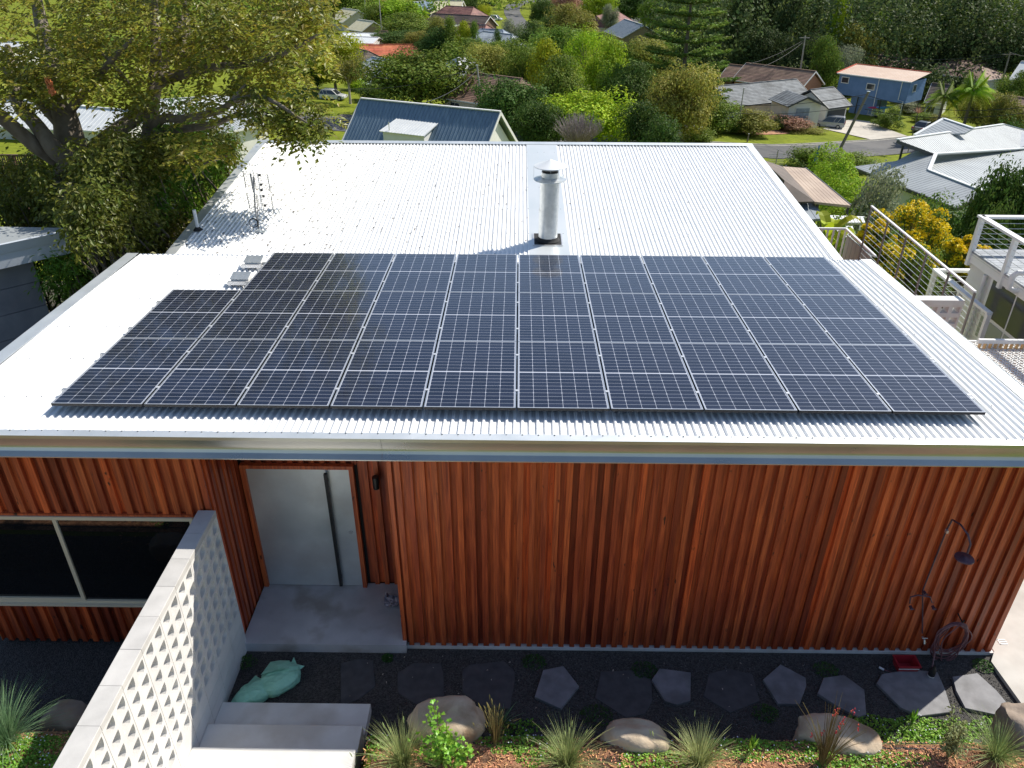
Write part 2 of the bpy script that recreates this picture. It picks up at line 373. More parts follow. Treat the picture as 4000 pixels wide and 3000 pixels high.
# door
doorm=mat('steel_door',(.58,.62,.62),(.78,.82,.81),1.6,rough=.36,metal=.55,rvar=.14,bump=.06,bscale=5,c3=(.60,.61,.59),c3scale=1.1,bdist=.004)
m=MB(); m.box(1.865,3.175,.475,.50,-3.24,-1.225); door=m.build('door',doorm,HS)
m=MB(); m.cr=.75; m.box(1.80,1.862,.44,.51,-3.25,-1.17); m.box(3.178,3.235,.44,.51,-3.25,-1.17); m.box(1.862,3.178,.44,.51,-1.222,-1.17); m.build('door_frame',timber,HS)
m=MB(); m.box(2.865,2.905,.40,.44,-3.19,-1.27)
for z in (-1.4,-3.05): m.box(2.872,2.898,.44,.476,z-.02,z+.02)
h=m.build('handle',blackm); h.parent=door; h.location=-Vector(HS.location)
m=MB(); m.tube([(3.10,.46,-2.27),(3.10,.476,-2.27)],.028,12); h=m.build('lock',galv); h.parent=door; h.location=-Vector(HS.location)
# wall light
p=aty(1471,1874,.47)
wl=thing('wall_light','small black cylinder wall light beside the steel door','wall light',(p[0],.48,p[2]))
m=MB(); m.lathe([(0,.09),(.04,.09),(.042,.085),(.042,-.09),(.036,-.09),(.034,-.06),(0,-.06)],(p[0],.41,p[2]),16); m.build('lamp_body',blackm,wl,smooth=True)
m=MB(); m.box(p[0]-.03,p[0]+.03,.45,.49,p[2]-.05,p[2]+.05); m.build('bracket',blackm,wl)
# ------------------------------------------------------------------ solar panels
def panel_mats():
    m,n,b=nt('solar_cells'); L=n.links.new; N=n.nodes.new
    tc=N('ShaderNodeTexCoord'); sp=N('ShaderNodeSeparateXYZ'); L(tc.outputs['Object'],sp.inputs[0])
    def M_(op,a,bb=None,c=None):
        q=N('ShaderNodeMath'); q.operation=op
        for i,v in enumerate((a,bb,c)):
            if v is None: continue
            if isinstance(v,(int,float)): q.inputs[i].default_value=v
            else: L(v,q.inputs[i])
        return q.outputs[0]
    x0=.018; cw=(1.036-2*x0)/6
    u=M_('DIVIDE',M_('SUBTRACT',sp.outputs[0],x0),cw)
    H2=1.741; y0=.018; mid=H2/2; ch=(H2/2-y0-.011)/10
    ym=M_('SUBTRACT',M_('ABSOLUTE',M_('SUBTRACT',sp.outputs[1],mid)),.011)   # mirrored
    v=M_('DIVIDE',ym,ch)
    def edge(t,scale): # distance to nearest integer, metres
        return M_('MULTIPLY',M_('SUBTRACT',.5,M_('ABSOLUTE',M_('SUBTRACT',M_('FRACT',t),.5))),scale)
    eu=edge(u,cw); ev=edge(v,ch); ev2=edge(M_('MULTIPLY',v,.5),ch*2)
    l1=M_('LESS_THAN',eu,.0021); l2=M_('LESS_THAN',ev,.0017)
    l3=M_('LESS_THAN',M_('ADD',eu,ev2),.012)
    l4=M_('LESS_THAN',ym,0.0); l5=M_('GREATER_THAN',v,10.0); l6=M_('LESS_THAN',u,0.); l7=M_('GREATER_THAN',u,6.)
    s=l1
    for q in (l2,l3,l4,l5,l6,l7): s=M_('MAXIMUM',s,q)
    bb=M_('LESS_THAN',edge(M_('MULTIPLY',u,9.),cw/9),.0007)
    wn=N('ShaderNodeTexWhiteNoise'); cb=N('ShaderNodeCombineXYZ'); L(M_('FLOOR',u),cb.inputs[0]); L(M_('FLOOR',M_('DIVIDE',sp.outputs[1],ch)),cb.inputs[1]); oi=N('ShaderNodeObjectInfo'); L(M_('MULTIPLY',oi.outputs['Random'],77.),cb.inputs[2]); L(cb.outputs[0],wn.inputs[0])
    rp=N('ShaderNodeValToRGB'); rp.color_ramp.elements[0].color=(.005,.008,.022,1); rp.color_ramp.elements[1].color=(.012,.016,.036,1); L(wn.outputs[0],rp.inputs[0])
    m1=N('ShaderNodeMix'); m1.data_type='RGBA'; L(bb,m1.inputs[0]); L(rp.outputs[0],m1.inputs[6]); m1.inputs[7].default_value=(.03,.035,.05,1)
    m2=N('ShaderNodeMix'); m2.data_type='RGBA'; L(s,m2.inputs[0]); L(m1.outputs[2],m2.inputs[6]); m2.inputs[7].default_value=(.44,.46,.52,1)
    L(m2.outputs[2],b.inputs['Base Color']); b.inputs['Roughness'].default_value=.28
    b.inputs['Coat Weight'].default_value=1; b.inputs['Coat Roughness'].default_value=.06; b.inputs['Coat IOR'].default_value=1.34; b.inputs['Specular IOR Level'].default_value=.12
    return m
cells=panel_mats(); frame_m=mat('panel_frame',(.03,.03,.032),rough=.3,metal=.6); frame_top=mat('panel_frame_edge',(.62,.64,.66),rough=.3,metal=.7); clampm=mat('clamp',(.72,.72,.72),rough=.35,metal=.5)
PW,PH,cW,cH=1.038,1.743,1.06,1.749
ordn=['first','second','third','fourth','fifth','sixth','seventh','eighth','ninth','last']
rown=['front row nearest the fascia','middle row','back row nearest the flue']
cs,sn=math.cos(math.atan(-RS)),math.sin(math.atan(-RS))
def mkpanel(lab):
    t=thing('solar_panel',lab,'solar panel',(0,0,0),0,'solar panels on the front roof'); t.rotation_euler=(math.atan(RS),0,0)
    m=MB(); w=.011; T=.035
    for a in ((0,PW,0,w),(0,PW,PH-w,PH),(0,w,w,PH-w),(PW-w,PW,w,PH-w)): m.box(a[0],a[1],a[2],a[3],-T,-.001)
    m.cm=1
    for a in ((0,PW,0,w),(0,PW,PH-w,PH),(0,w,w,PH-w),(PW-w,PW,w,PH-w)): m.poly([(a[0],a[2],0),(a[1],a[2],0),(a[1],a[3],0),(a[0],a[3],0)])
    m.build('frame',[frame_m,frame_top],t,local=True)
    m=MB(); m.poly([(w,w,-.003),(PW-w,w,-.003),(PW-w,PH-w,-.003),(w,PH-w,-.003)]); m.poly([(w,w,-.03),(w,PH-w,-.03),(PW-w,PH-w,-.03),(PW-w,w,-.03)]); m.build('glass',cells,t,local=True)
    for y in (.40,1.34):
        m=MB(); m.box(PW-.009,PW+.031,y-.02,y+.02,.0,.004); m.box(PW+.006,PW+.016,y-.02,y+.02,-.05,.0); m.build('clamp',clampm,t,local=True)
    return t
src=None
for rw in range(3):
    for c in range(10):
        if rw==2 and c==0: continue
        lab='%s solar panel from the left in the %s'%(ordn[c],rown[rw])
        if rw==2: lab='%s solar panel from the left in the %s'%(ordn[c-1] if c<9 else 'last',rown[rw])
        if src is None: src=mkpanel(lab); o=src
        else: o=dup(src,label=lab)
        o.location=(c*cW+.005,rw*cH,RS*rw*cH)
railm=mat('rail',(.55,.56,.57),rough=.35,metal=.8)
for rw in range(3):
    for j,y in enumerate((.40,1.34)):
        Y=rw*cH+y; x0=(cW if rw==2 else 0)-.09; z=RS*Y
        m=MB(); m.box(x0,10*cW+.06,Y-.02,Y+.02,z-.078,z-.037)
        for k in range(11): 
            xx=x0+.08+k*(10*cW-.1-x0)/10; m.box(xx-.02,xx+.02,Y-.045,Y-.02,zr(Y)+.024,z-.045)
        tag(m.build('mounting_rail',railm),'%s aluminium mounting rail under the %s'%(('lower','upper')[j],'solar panels of the '+rown[rw]),'rail','panel mounting rails')
# isolator shrouds
for k,(px,py,lab) in enumerate(((940,1100,'pale metal isolator cover on the roof nearer the front row'),(990,1030,'pale metal isolator cover on the roof higher up by the back row'))):
    p=atz(px,py,-.2); t=thing('isolator_cover',lab,'isolator cover',(p[0],p[1],zr(p[1])),0,'isolator covers beside the panels')
    x,y,z=p[0],p[1],zr(p[1])
    m=MB(); m.box(x-.16,x+.17,y-.17,y-.10,z+.06,z+.10); m.box(x-.15,x-.11,y-.15,y-.12,z+.024,z+.06); m.box(x+.11,x+.15,y-.15,y-.12,z+.024,z+.06); m.build('base_rail',clampm,t)
    m=MB(); m.box(x-.13,x+.15,y-.06,y+.10,z+.03,z+.13); m.build('box',whitep,t)
    m=MB(); m.hexa([(x-.135,y-.10,z+.13),(x+.155,y-.10,z+.13),(x+.155,y+.13,z+.165),(x-.135,y+.13,z+.165),(x-.135,y-.10,z+.134),(x+.155,y-.10,z+.134),(x+.155,y+.13,z+.169),(x-.135,y+.13,z+.169)]); m.build('lid',galv,t)
# ------------------------------------------------------------------ flue
fy=7.29; fx=5.885; fz=zb(fy)
fl=thing('chimney_flue','galvanised round chimney flue with conical cowl on the rear roof','chimney',(fx,fy,fz))
m=MB(); 
def cylp(m,x,y,r,z0,z1,n=32):
    m.lathe([(r,z0),(r,z1)],(x,y,0),n)
m.lathe([(.188,fz),(.188,.02)],(fx,fy,0),36); m.lathe([(.186,.02),(.186,.64),(.15,.64)],(fx+.006,fy,0),36); m.lathe([(.190,.015),(.190,.03)],(fx+.003,fy,0),36)
m.build('pipe',galv,fl,smooth=True)
m=MB(); m.lathe([(.17,.66),(.31,.625),(.312,.615),(.30,.615),(.17,.65)],(fx+.006,fy,0),40); m.lathe([(.165,.60),(.165,.76),(.155,.76),(.155,.60)],(fx+.006,fy,0),36); m.build('skirt',galv,fl,smooth=True)
m=MB(); m.lathe([(.001,1.0),(.02,.99),(.308,.875),(.31,.862),(.30,.862),(.0,.97)],(fx+.006,fy,0),40); m.build('cap',zinc,fl,smooth=True)
m=MB(); m.lathe([(.16,.775),(.0,.775)],(fx+.006,fy,0),24); m.lathe([(.14,.76),(.14,.80)],(fx+.006,fy,0),24); m.build('inner_pipe',blackm,fl)
for a in (-90,0,180):
    ca,sa=math.cos(math.radians(a)),math.sin(math.radians(a)); cx=fx+.006
    m=MB(); m.bar((cx+ca*.31,fy+sa*.31,.618),(cx+ca*.31,fy+sa*.31,.868),.018,.004) if a!=-90 else m.bar((cx,fy-.31,.61),(cx,fy-.31,.868),.022,.004)
    m.bar((cx+ca*.31,fy+sa*.31,.618),(cx+ca*.19,fy+sa*.19,.66),.018,.004); m.build('strap',galv,fl)
m=MB(); plate(m,(fx-.27,fy-.26,zb(fy-.26)+.034),(fx+.26,fy-.26,zb(fy-.26)+.034),(fx+.26,fy+.30,zb(fy+.3)+.034),(fx-.27,fy+.30,zb(fy+.3)+.034),.004); m.lathe([(.24,.036),(.21,.06),(.195,.10),(.19,.10)],(fx,fy,fz),32); m.build('rubber_boot',rubber,fl,smooth=True)
m=MB()
for (a,b) in (((-.29,-.28),(.28,-.28)),((-.29,-.28),(-.29,.3)),((.28,-.28),(.28,.3))): m.bar((fx+a[0],fy+a[1],zb(fy+a[1])+.04),(fx+b[0],fy+b[1],zb(fy+b[1])+.04),.025,.006)
m.build('boot_rim',clampm,fl)
# ------------------------------------------------------------------ vent pipe + antenna
pb=atz(775,905,-.6); vx,vy=pb[0],pb[1]; vz=zb(vy)
top=aty(762,820,vy)[2]
t=thing('vent_pipe','thin white plastic vent pipe near left edge of rear roof','vent pipe',(vx,vy,vz))
m=MB(); m.lathe([(.035,vz),(.035,top),(.0,top+.004)],(vx,vy,0),16); m.build('pipe',whitep,t,smooth=True)
m=MB(); m.lathe([(.10,vz+.025),(.07,vz+.05),(.04,vz+.09)],(vx,vy,0),16); m.build('rubber_boot',rubber,t,smooth=True)
pb=atz(1012,902,-.55); ax,ay=pb[0],pb[1]; az=zb(ay)
t=thing('tv_antenna','grey television antenna with two wire grids on rear roof','antenna',(ax,ay,az))
def A(px,py,dy=0): return aty(px,py,ay+dy)
am=mat('antenna_metal',(.32,.33,.34),rough=.4,metal=.7); 
p1=A(990,690); m=MB(); m.tube([(ax,ay,az),(ax-.005,ay,az+.5),p1],.016,8); p2=A(978,678); m.tube([A(991,750,-.03),A(978,678,-.03)],.018,8); m.build('mast',am,t,smooth=True)
def grid(c0,c1,c2,c3,name,nrows):
    m=MB(); c=[np.array(q) for q in (c0,c1,c2,c3)]  # TL,TR,BR,BL
    m.tube([c[0],c[3]],.009,6); m.tube([c[1],c[2]],.009,6)
    for i in range(nrows):
        s=(i+.3)/nrows; m.tube([c[0]+(c[3]-c[0])*s,c[1]+(c[2]-c[1])*s],.0035,5)
    for s in (.42,.58): m.tube([c[0]+(c[1]-c[0])*s,c[3]+(c[2]-c[3])*s],.006,5)
    m.build(name,am,t)
grid(A(949,668),A(1045,682,.05),A(1056,750,.05),A(961,734),'reflector_grid',8)
grid(A(963,752),A(1059,767,.05),A(1070,833,.05),A(976,815),'reflector_grid',8)
m=MB()
m.tube([A(1008,680,-.06),A(1023,825,-.06)],.008,6); m.build('dipole_boom',whitep,t)
m=MB()
for (px,py) in ((1014,684),(1020,721),(1029,766),(1035,803),(1022,743)):
    q=A(px,py,-.06); m.box(q[0]-.02,q[0]+.02,q[1]-.02,q[1]+.02,q[2]-.018,q[2]+.018)
m.build('dipole_clips',blackm,t)
m=MB(); q=A(992,883,-.05); 
for k in range(3): m.tube([(q[0]+(.085+.006*k)*math.cos(a*.4),q[1]+.01*k,q[2]+.06+(.085+.004*k)*math.sin(a*.4)) for a in range(17)],.006,6)
m.tube([A(1000,760,-.03),A(1006,800,-.04),A(1008,850,-.03),A(1010,890,-.02)],.006,6)
m.build('cable_coil',rubber,t)
m=MB(); m.box(ax-.06,ax+.13,ay-.05,ay+.05,az+.028,az+.036); m.tube([(ax,ay,az+.22),(ax+.13,ay+.02,az+.04)],.008,6); m.box(ax-.03,ax+.03,ay-.03,ay+.03,az+.03,az+.09); m.build('foot_bracket',galv,t)
# ------------------------------------------------------------------ fallen leaves on roof (stuff)
m=MB()
leafd=mat('dead_leaf',(.05,.035,.025),(.14,.10,.07),20,rough=.8,attr=.4)
for i in range(950):
    x=-1.3+abs(random.gauss(0,1))*3.1; y=random.uniform(6.6,13.3)
    if x>11: continue
    if random.random()<.06: x=random.uniform(-1.2,9)
    if random.random()<.55: # lies in a pan beside a rib
        k=round((x-6.905)/PIT); x=6.905+k*PIT+random.choice((-.03,.03,.045))
    z=zb(y)+.006; s=random.uniform(.016,.042); a=random.uniform(0,6.28); m.cr=random.random()
    ca,sa=math.cos(a),math.sin(a); b=random.uniform(.3,.5)
    m.poly([(x-ca*s,y-sa*s,z),(x+sa*s*b,y-ca*s*b,z+.012),(x+ca*s,y+sa*s,z+.003),(x-sa*s*b,y+ca*s*b,z+.014)])
for i in range(14):
    x=random.uniform(-1,1.2); y=random.uniform(0,5); z=zr(y)+.006; s=.02; m.cr=random.random()
    m.poly([(x-s,y,z),(x,y-s*.5,z+.01),(x+s,y,z),(x,y+s*.5,z+.012)])
o=m.build('fallen_leaves',leafd); o['kind']='stuff'; o['label']='dry brown leaves scattered over the rear roof'; o['category']='leaves'
# ------------------------------------------------------------------ GROUND SHEET (one sheet to the horizon)
def axis(vals):
    out=[]
    for a,b,n in vals: out+=list(np.linspace(a,b,n,endpoint=False))
    return out+[vals[-1][1]]
gx=axis([(-1500,-300,12),(-300,-80,22),(-80,-10,35),(-10,0,16),(0,12,80),(12,20,12),(20,120,50),(120,400,28),(400,1500,10)])
gy=axis([(-60,-8,14),(-8,-3,12),(-3,-1.5,60),(-1.5,0,6),(0,6,6),(6,40,40),(40,140,60),(140,400,40),(400,2500,20)])
vs=[(x,y,ground(x,y)) for y in gy for x in gx]; nx=len(gx)
fs=[(j*nx+i,j*nx+i+1,(j+1)*nx+i+1,(j+1)*nx+i) for j in range(len(gy)-1) for i in range(nx-1)]
def ground_mat():
    m,n,b=nt('ground_cover'); L=n.links.new; N=n.nodes.new
    tc=N('ShaderNodeTexCoord')
    def noise(sc,c0,c1,p0,p1,det=7):
        z=N('ShaderNodeTexNoise'); z.inputs['Scale'].default_value=sc; z.inputs['Detail'].default_value=det; L(tc.outputs['Object'],z.inputs[0]); r=N('ShaderNodeValToRGB'); r.color_ramp.elements[0].position=p0; r.color_ramp.elements[1].position=p1; r.color_ramp.elements[0].color=V(c0); r.color_ramp.elements[1].color=V(c1); L(z.outputs[0],r.inputs[0]); return r.outputs[0]
    a=noise(.25,(.13,.17,.015),(.21,.25,.022),.3,.7); c=noise(1.5,(.75,.75,.75),(1.2,1.15,1.1),.3,.7)
    mx=N('ShaderNodeMix'); mx.data_type='RGBA'; mx.blend_type='MULTIPLY'; mx.inputs[0].default_value=1; L(a,mx.inputs[6]); L(c,mx.inputs[7])
    L(mx.outputs[2],b.inputs['Base Color']); b.inputs['Roughness'].default_value=.95; b.inputs['Specular IOR Level'].default_value=.1
    z=N('ShaderNodeTexNoise'); z.inputs['Scale'].default_value=6; z.inputs['Detail'].default_value=8; L(tc.outputs['Object'],z.inputs[0]); bp=N('ShaderNodeBump'); bp.inputs['Strength'].default_value=.5; bp.inputs['Distance'].default_value=.1; L(z.outputs[0],bp.inputs['Height']); L(bp.outputs[0],b.inputs['Normal'])
    return m
m=MB(); m.faces(vs,fs); structure(m.build('ground',ground_mat(),smooth=True))
def drape(name,x0,x1,y0,y1,dz,material,step=.12,ok=None):
    xs=np.arange(x0,x1+1e-6,step); ys=np.arange(y0,y1+1e-6,step); m=MB(); nx=len(xs)
    vv=[(x,y,ground(x,y)+dz) for y in ys for x in xs]
    ff=[(j*nx+i,j*nx+i+1,(j+1)*nx+i+1,(j+1)*nx+i) for j in range(len(ys)-1) for i in range(nx-1) if ok is None or ok((xs[i]+step/2),(ys[j]+step/2))]
    m.faces(vv,ff); return structure(m.build(name,material))
def pebble_mat(name,c1,c2,scale,bd,rough=.8):
    m,n,b=nt(name); L=n.links.new; N=n.nodes.new; tc=N('ShaderNodeTexCoord'); vo=N('ShaderNodeTexVoronoi'); vo.inputs['Scale'].default_value=scale; L(tc.outputs['Object'],vo.inputs[0])
    sp=N('ShaderNodeSeparateColor'); L(vo.outputs['Color'],sp.inputs[0]); r=N('ShaderNodeValToRGB'); r.color_ramp.elements[0].color=V(c1); r.color_ramp.elements[1].color=V(c2); L(sp.outputs[0],r.inputs[0]); L(r.outputs[0],b.inputs['Base Color']); b.inputs['Roughness'].default_value=rough
    bp=N('ShaderNodeBump'); bp.inputs['Strength'].default_value=1; bp.inputs['Distance'].default_value=bd; bp.invert=True; L(vo.outputs['Distance'],bp.inputs['Height']); L(bp.outputs[0],b.inputs['Normal']); return m
gravelm=pebble_mat('gravel',(.022,.020,.018),(.095,.09,.085),75,.012)
drape('gravel_bed',-6,11.9,-2.55,-.3,.006,gravelm,.1)
mulchm=mat('mulch',(.30,.12,.055),(.62,.34,.19),22,rough=.9,bump=1,bscale=60,stretch=(1,2.2,1),c3=(.06,.035,.02),c3scale=3.,bdist=.03)
drape('mulch_bed',-6,13,-6.2,-2.05,.012,mulchm,.1,ok=lambda x,y: x<1.6 or x>3.62)
# concrete path at right
pa=[atz(3872,2583,-3.34),atz(4010,2775,-3.34)]
d_=(pa[1]-pa[0]); pa2=pa[0]+d_*2.6; 
m=MB(); P=[(pa[0][0],pa[0][1]),(pa2[0],pa2[1]),(15.5,pa2[1]),(15.5,8),(11.49,8),(11.49,YW+.0)]
m.prism([(x,y,G-.1) for x,y in P],(0,0,.16)); pathm=mat('path_concrete',(.50,.47,.42),(.60,.57,.52),2,rough=.85,bump=.15,bscale=40,c3=(.40,.37,.33),c3scale=.9,bdist=.004)
structure(m.build('path',pathm))
# numpy leaf helper ------------------------------------------------
def leafcards(mb,C_,Nrm,size,aspect=.5,rnd=None,droop=None,cm=None):
    n=len(C_); up=Nrm/ (np.linalg.norm(Nrm,axis=1,keepdims=True)+1e-9)
    if droop is None: t=RNG.normal(size=(n,3))
    else: t=droop+RNG.normal(size=(n,3))*.5
    t=t-up*np.sum(t*up,1,keepdims=True); t/=np.linalg.norm(t,axis=1,keepdims=True)+1e-9; s=np.cross(up,t)
    sz=np.asarray(size).reshape(-1,1)*np.ones((n,1))
    P=np.stack([C_-t*sz*.5, C_+s*sz*aspect*.5+up*sz*.06, C_+t*sz*.5-up*sz*.08, C_-s*sz*aspect*.5+up*sz*.06],1).reshape(-1,3)
    if rnd is None: rnd=RNG.random(n)
    mb.arr(P,np.arange(4*n).reshape(n,4),rnd)
def foliage_mat(name,c1,c2,rough=.55,trans=.25,attr=.45,objrand=.0,spec=.3):
    return mat(name,c1,c2,.35,rough=rough,attr=attr,objrand=objrand,trans=trans,spec=spec,detail=2)
# ------------------------------------------------------------------ breeze block wall
XA,XB=1.64,1.84; ZT=-1.12
bw=thing('breeze_block_wall','white concrete breeze block screen wall with pierced diamond holes','wall',(1.74,-3,G))
Y0,Y1=-5.4,-.50; cz=.19
m=MB()
rows=12; 
hole=[(.076,.072),(.076,.024),(.072,-.018),(.060,-.045),(.036,-.060),(.0,-.066),(-.040,-.070),(-.076,-.072),(-.076,-.024),(-.072,.018),(-.060,.045),(-.036,.060),(0,.066),(.040,.070)]
for r in range(rows):
    z1=ZT-.075-r*cz; z0=z1-cz+.006
    y=Y1; c=0
    while y>Y0:
        if c%2==0: m.cr=random.random()
        yb=y-.003 if c%2==0 else y; ya=y-.2+(.003 if c%2 else 0)
        if r<8 :
            cy=(ya+yb)/2; czz=(z0+z1)/2; n=len(hole); 
            inner=[(cy+a,czz+b) for a,b in hole]
            outer=[]
            for a,b in hole:
                s=min((.5*(yb-ya))/max(abs(a),1e-6),(.5*(z1-z0))/max(abs(b),1e-6)); outer.append((cy+a*s,czz+b*s))
            cor=[(yb,z1),(yb,z0),(ya,z0),(ya,z1)]
            for (X_,sgn) in ((XA,-1),(XB,1)):
                for i in range(n):
                    j=(i+1)%n; q=[(X_,*outer[i]),(X_,*outer[j]),(X_,*inner[j]),(X_,*inner[i])]
                    m.poly(q if sgn<0 else q[::-1])
                    # corner fill
                    oi,oj=outer[i],outer[j]
                    if abs(oi[0]-oj[0])>1e-6 and abs(oi[1]-oj[1])>1e-6:
                        cc=min(cor,key=lambda k:(k[0]-oi[0])**2+(k[1]-oi[1])**2+(k[0]-oj[0])**2+(k[1]-oj[1])**2)
                        q=[(X_,*oi),(X_,*cc),(X_,*oj)]; m.poly(q if sgn<0 else q[::-1])
            for i in range(n):
                j=(i+1)%n; xm=(XA+XB)/2
                m.poly([(XA,*inner[i]),(XA,*inner[j]),(XB,*inner[j]),(XB,*inner[i])])
            m.poly([(XA,ya,z0),(XB,ya,z0),(XB,yb,z0),(XA,yb,z0)]); m.poly([(XA,ya,z1),(XB,ya,z1),(XB,yb,z1),(XA,yb,z1)])
            if c%2==0: m.poly([(XA,yb,z0),(XB,yb,z0),(XB,yb,z1),(XA,yb,z1)])
            else: m.poly([(XA,ya,z0),(XB,ya,z0),(XB,ya,z1),(XA,ya,z1)])
        else: m.box(XA,XB,ya,yb,z0,z1)
        y-=.2; c+=1
m.build('blocks',blockm,bw)
m=MB(); m.box(XA+.006,XB-.006,Y0,Y1,ZT-.080,ZT-.064)
for r in range(1,rows+1): 
    z=ZT-.075-r*cz
    m.box(XA+.004,XB-.004,Y0,Y1,z-.001,z+.007)
copm=mat('coping',(.46,.445,.42),(.56,.54,.51),5,rough=.9,bump=.3,bscale=90,bdist=.003,attr=.05)
m.build('mortar',mat('mortar',(.5,.49,.47),rough=.95),bw)
y=Y1
while y>Y0:
    m=MB(); m.cr=random.random(); a=max(y-.396,Y0); dz=random.uniform(-.001,.001)
    m.prism([(XA-.002,y,ZT-.068),(XB+.002,y,ZT-.068),(XB+.002,y,ZT-.004+dz),(XB-.002,y,ZT+dz),(XA+.002,y,ZT+dz),(XA-.002,y,ZT-.004+dz)],(0,a-y,0)); m.build('coping_block',copm,bw); y-=.4
# ------------------------------------------------------------------ steps
st=thing('concrete_steps','pale concrete steps and sunlit landing beside the breeze block wall','steps',(2.7,-2.5,G))
def bev(m,x0,x1,y0,y1,z0,z1,b=.006):
    m.prism([(x0,y0,z0),(x0,y1,z0),(x0,y1,z1-b),(x0,y1-b,z1),(x0,y0+b,z1),(x0,y0,z1-b)],(x1-x0,0,0))
m=MB(); bev(m,1.845,3.60,-1.84,-1.43,G-.1,-3.25); m.build('lower_step',conc,st)
m=MB(); bev(m,1.845,3.59,-2.232,-1.832,G-.1,-3.10); m.build('upper_step',conc,st)
m=MB(); bev(m,1.845,3.60,-6.0,-2.222,G-.1,-2.95); m.build('landing',conc,st)
# ------------------------------------------------------------------ stepping stones
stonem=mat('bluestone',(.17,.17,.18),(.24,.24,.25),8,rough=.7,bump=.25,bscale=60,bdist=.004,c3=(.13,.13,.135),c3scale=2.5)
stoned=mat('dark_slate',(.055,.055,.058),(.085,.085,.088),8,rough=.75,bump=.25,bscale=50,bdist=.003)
def z8(x,y): return (2700+x*.72343,1800+y*.72343)
def z7(x,y): return (1400+x*.63291,2300+y*.63291)
STN=[([(1500,-8888)],'')]
stones=[
 ([z7(0,430),z7(90,440),z7(105,600),z7(0,680),(1330,2760),(1330,2590)],'dark stepping stone nearest the green bags on the porch side','flush'),
 ([z7(240,520),z7(340,455),z7(510,460),z7(525,520),z7(530,660),z7(400,740),z7(240,640)],'large dark stepping stone behind the biggest boulder','flush'),
 ([z7(640,500),z7(690,465),z7(900,445),z7(965,510),z7(965,570),z7(935,740),z7(760,720),z7(640,640)],'large faint stepping stone just right of the biggest boulder','flush'),
 ([z7(1140,500),z7(1265,475),z7(1362,600),z7(1250,740),z7(1088,665)],'small pentagon stepping stone raised on the gravel near the middle of the wall',''),
 ([z7(1495,510),z7(1700,500),z7(1810,560),z7(1815,690),z7(1770,770),z7(1650,795),z7(1460,670)],'large dark stepping stone between the two small pentagon ones','flush'),
 ([z7(1860,490),z7(2052,515),z7(2050,690),z7(1965,715),z7(1890,690),z7(1810,560)],'small pale pentagon stepping stone right of the small weed',''),
 ([z8(95,1150),z8(200,1120),z8(330,1150),z8(370,1295),z8(210,1360),z8(65,1270)],'large dark stepping stone left of the pale five sided one','flush'),
 ([z8(388,1180),z8(482,1098),z8(618,1170),z8(622,1215),z8(585,1313),z8(468,1310)],'pointed grey stepping stone left of the red flowered plant',''),
 ([z8(715,1170),z8(825,1155),z8(935,1235),z8(946,1370),z8(900,1382),z8(790,1325),z8(682,1255)],'grey stepping stone right behind the rush with red flowers',''),
 ([z8(1030,1150),z8(1180,1125),z8(1330,1140),z8(1372,1235),z8(1410,1355),z8(1230,1378),z8(1130,1330),z8(1000,1200)],'largest pale stepping stone below the outdoor shower, half in sun',''),
 ([z8(1410,1165),z8(1545,1145),z8(1650,1240),z8(1700,1300),z8(1675,1377),z8(1480,1335),z8(1430,1240)],'sunlit stepping stone nearest the concrete path',''),
]
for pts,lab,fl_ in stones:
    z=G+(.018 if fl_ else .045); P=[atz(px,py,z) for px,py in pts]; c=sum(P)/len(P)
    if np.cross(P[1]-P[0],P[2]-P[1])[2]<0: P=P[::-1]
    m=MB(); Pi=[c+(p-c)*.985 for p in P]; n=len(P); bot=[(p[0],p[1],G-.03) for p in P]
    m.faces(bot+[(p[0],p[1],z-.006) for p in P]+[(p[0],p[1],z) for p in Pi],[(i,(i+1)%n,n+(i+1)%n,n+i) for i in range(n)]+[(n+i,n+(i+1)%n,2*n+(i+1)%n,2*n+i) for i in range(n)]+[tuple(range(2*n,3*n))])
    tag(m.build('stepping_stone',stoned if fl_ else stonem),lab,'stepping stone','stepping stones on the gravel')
# ------------------------------------------------------------------ boulders
def rockmat(name,a,b): return mat(name,a,b,3.5,rough=.85,bump=.6,bscale=14,bdist=.02,c3=(.30,.20,.12),c3scale=2.2)
rk1=rockmat('sandstone',(.42,.32,.21),(.60,.49,.36)); rk2=rockmat('dark_rock',(.20,.16,.13),(.34,.27,.21))
from mathutils import noise as mnoise
def boulder(c,r,seed,lab,mt,rz=0,pw_=1.0):
    m=MB(); nu,nv=30,18; vs=[]
    for j in range(nv+1):
        ph=-math.pi/2+math.pi*j/nv
        for i in range(nu):
            th=2*math.pi*i/nu; d=np.array([math.cos(ph)*math.cos(th),math.cos(ph)*math.sin(th),math.sin(ph)])
            d2=np.sign(d)*np.abs(d)**.8
            k=1+.16*mnoise.noise(Vector((d*1.3+seed).tolist()))+.07*mnoise.noise(Vector((d*3.3+seed*2).tolist()))
            # facet
            k*=1-.22*abs(mnoise.noise(Vector((d*1.1+seed*3).tolist())))
            k+=.035*mnoise.noise(Vector((d*7+seed*5).tolist()))
            p=d2*k*np.array(r); ca,sa=math.cos(rz),math.sin(rz); vs.append((c[0]+p[0]*ca-p[1]*sa,c[1]+p[0]*sa+p[1]*ca,c[2]+p[2]))
    m.faces(vs,[(j*nu+i,j*nu+(i+1)%nu,(j+1)*nu+(i+1)%nu,(j+1)*nu+i) for j in range(nv) for i in range(nu)])
    return tag(m.build('boulder',mt,smooth=True),lab,'boulder','boulders edging the gravel')
def gz(px,py):  # point on the ground seen at a pixel
    return atg(px,py)
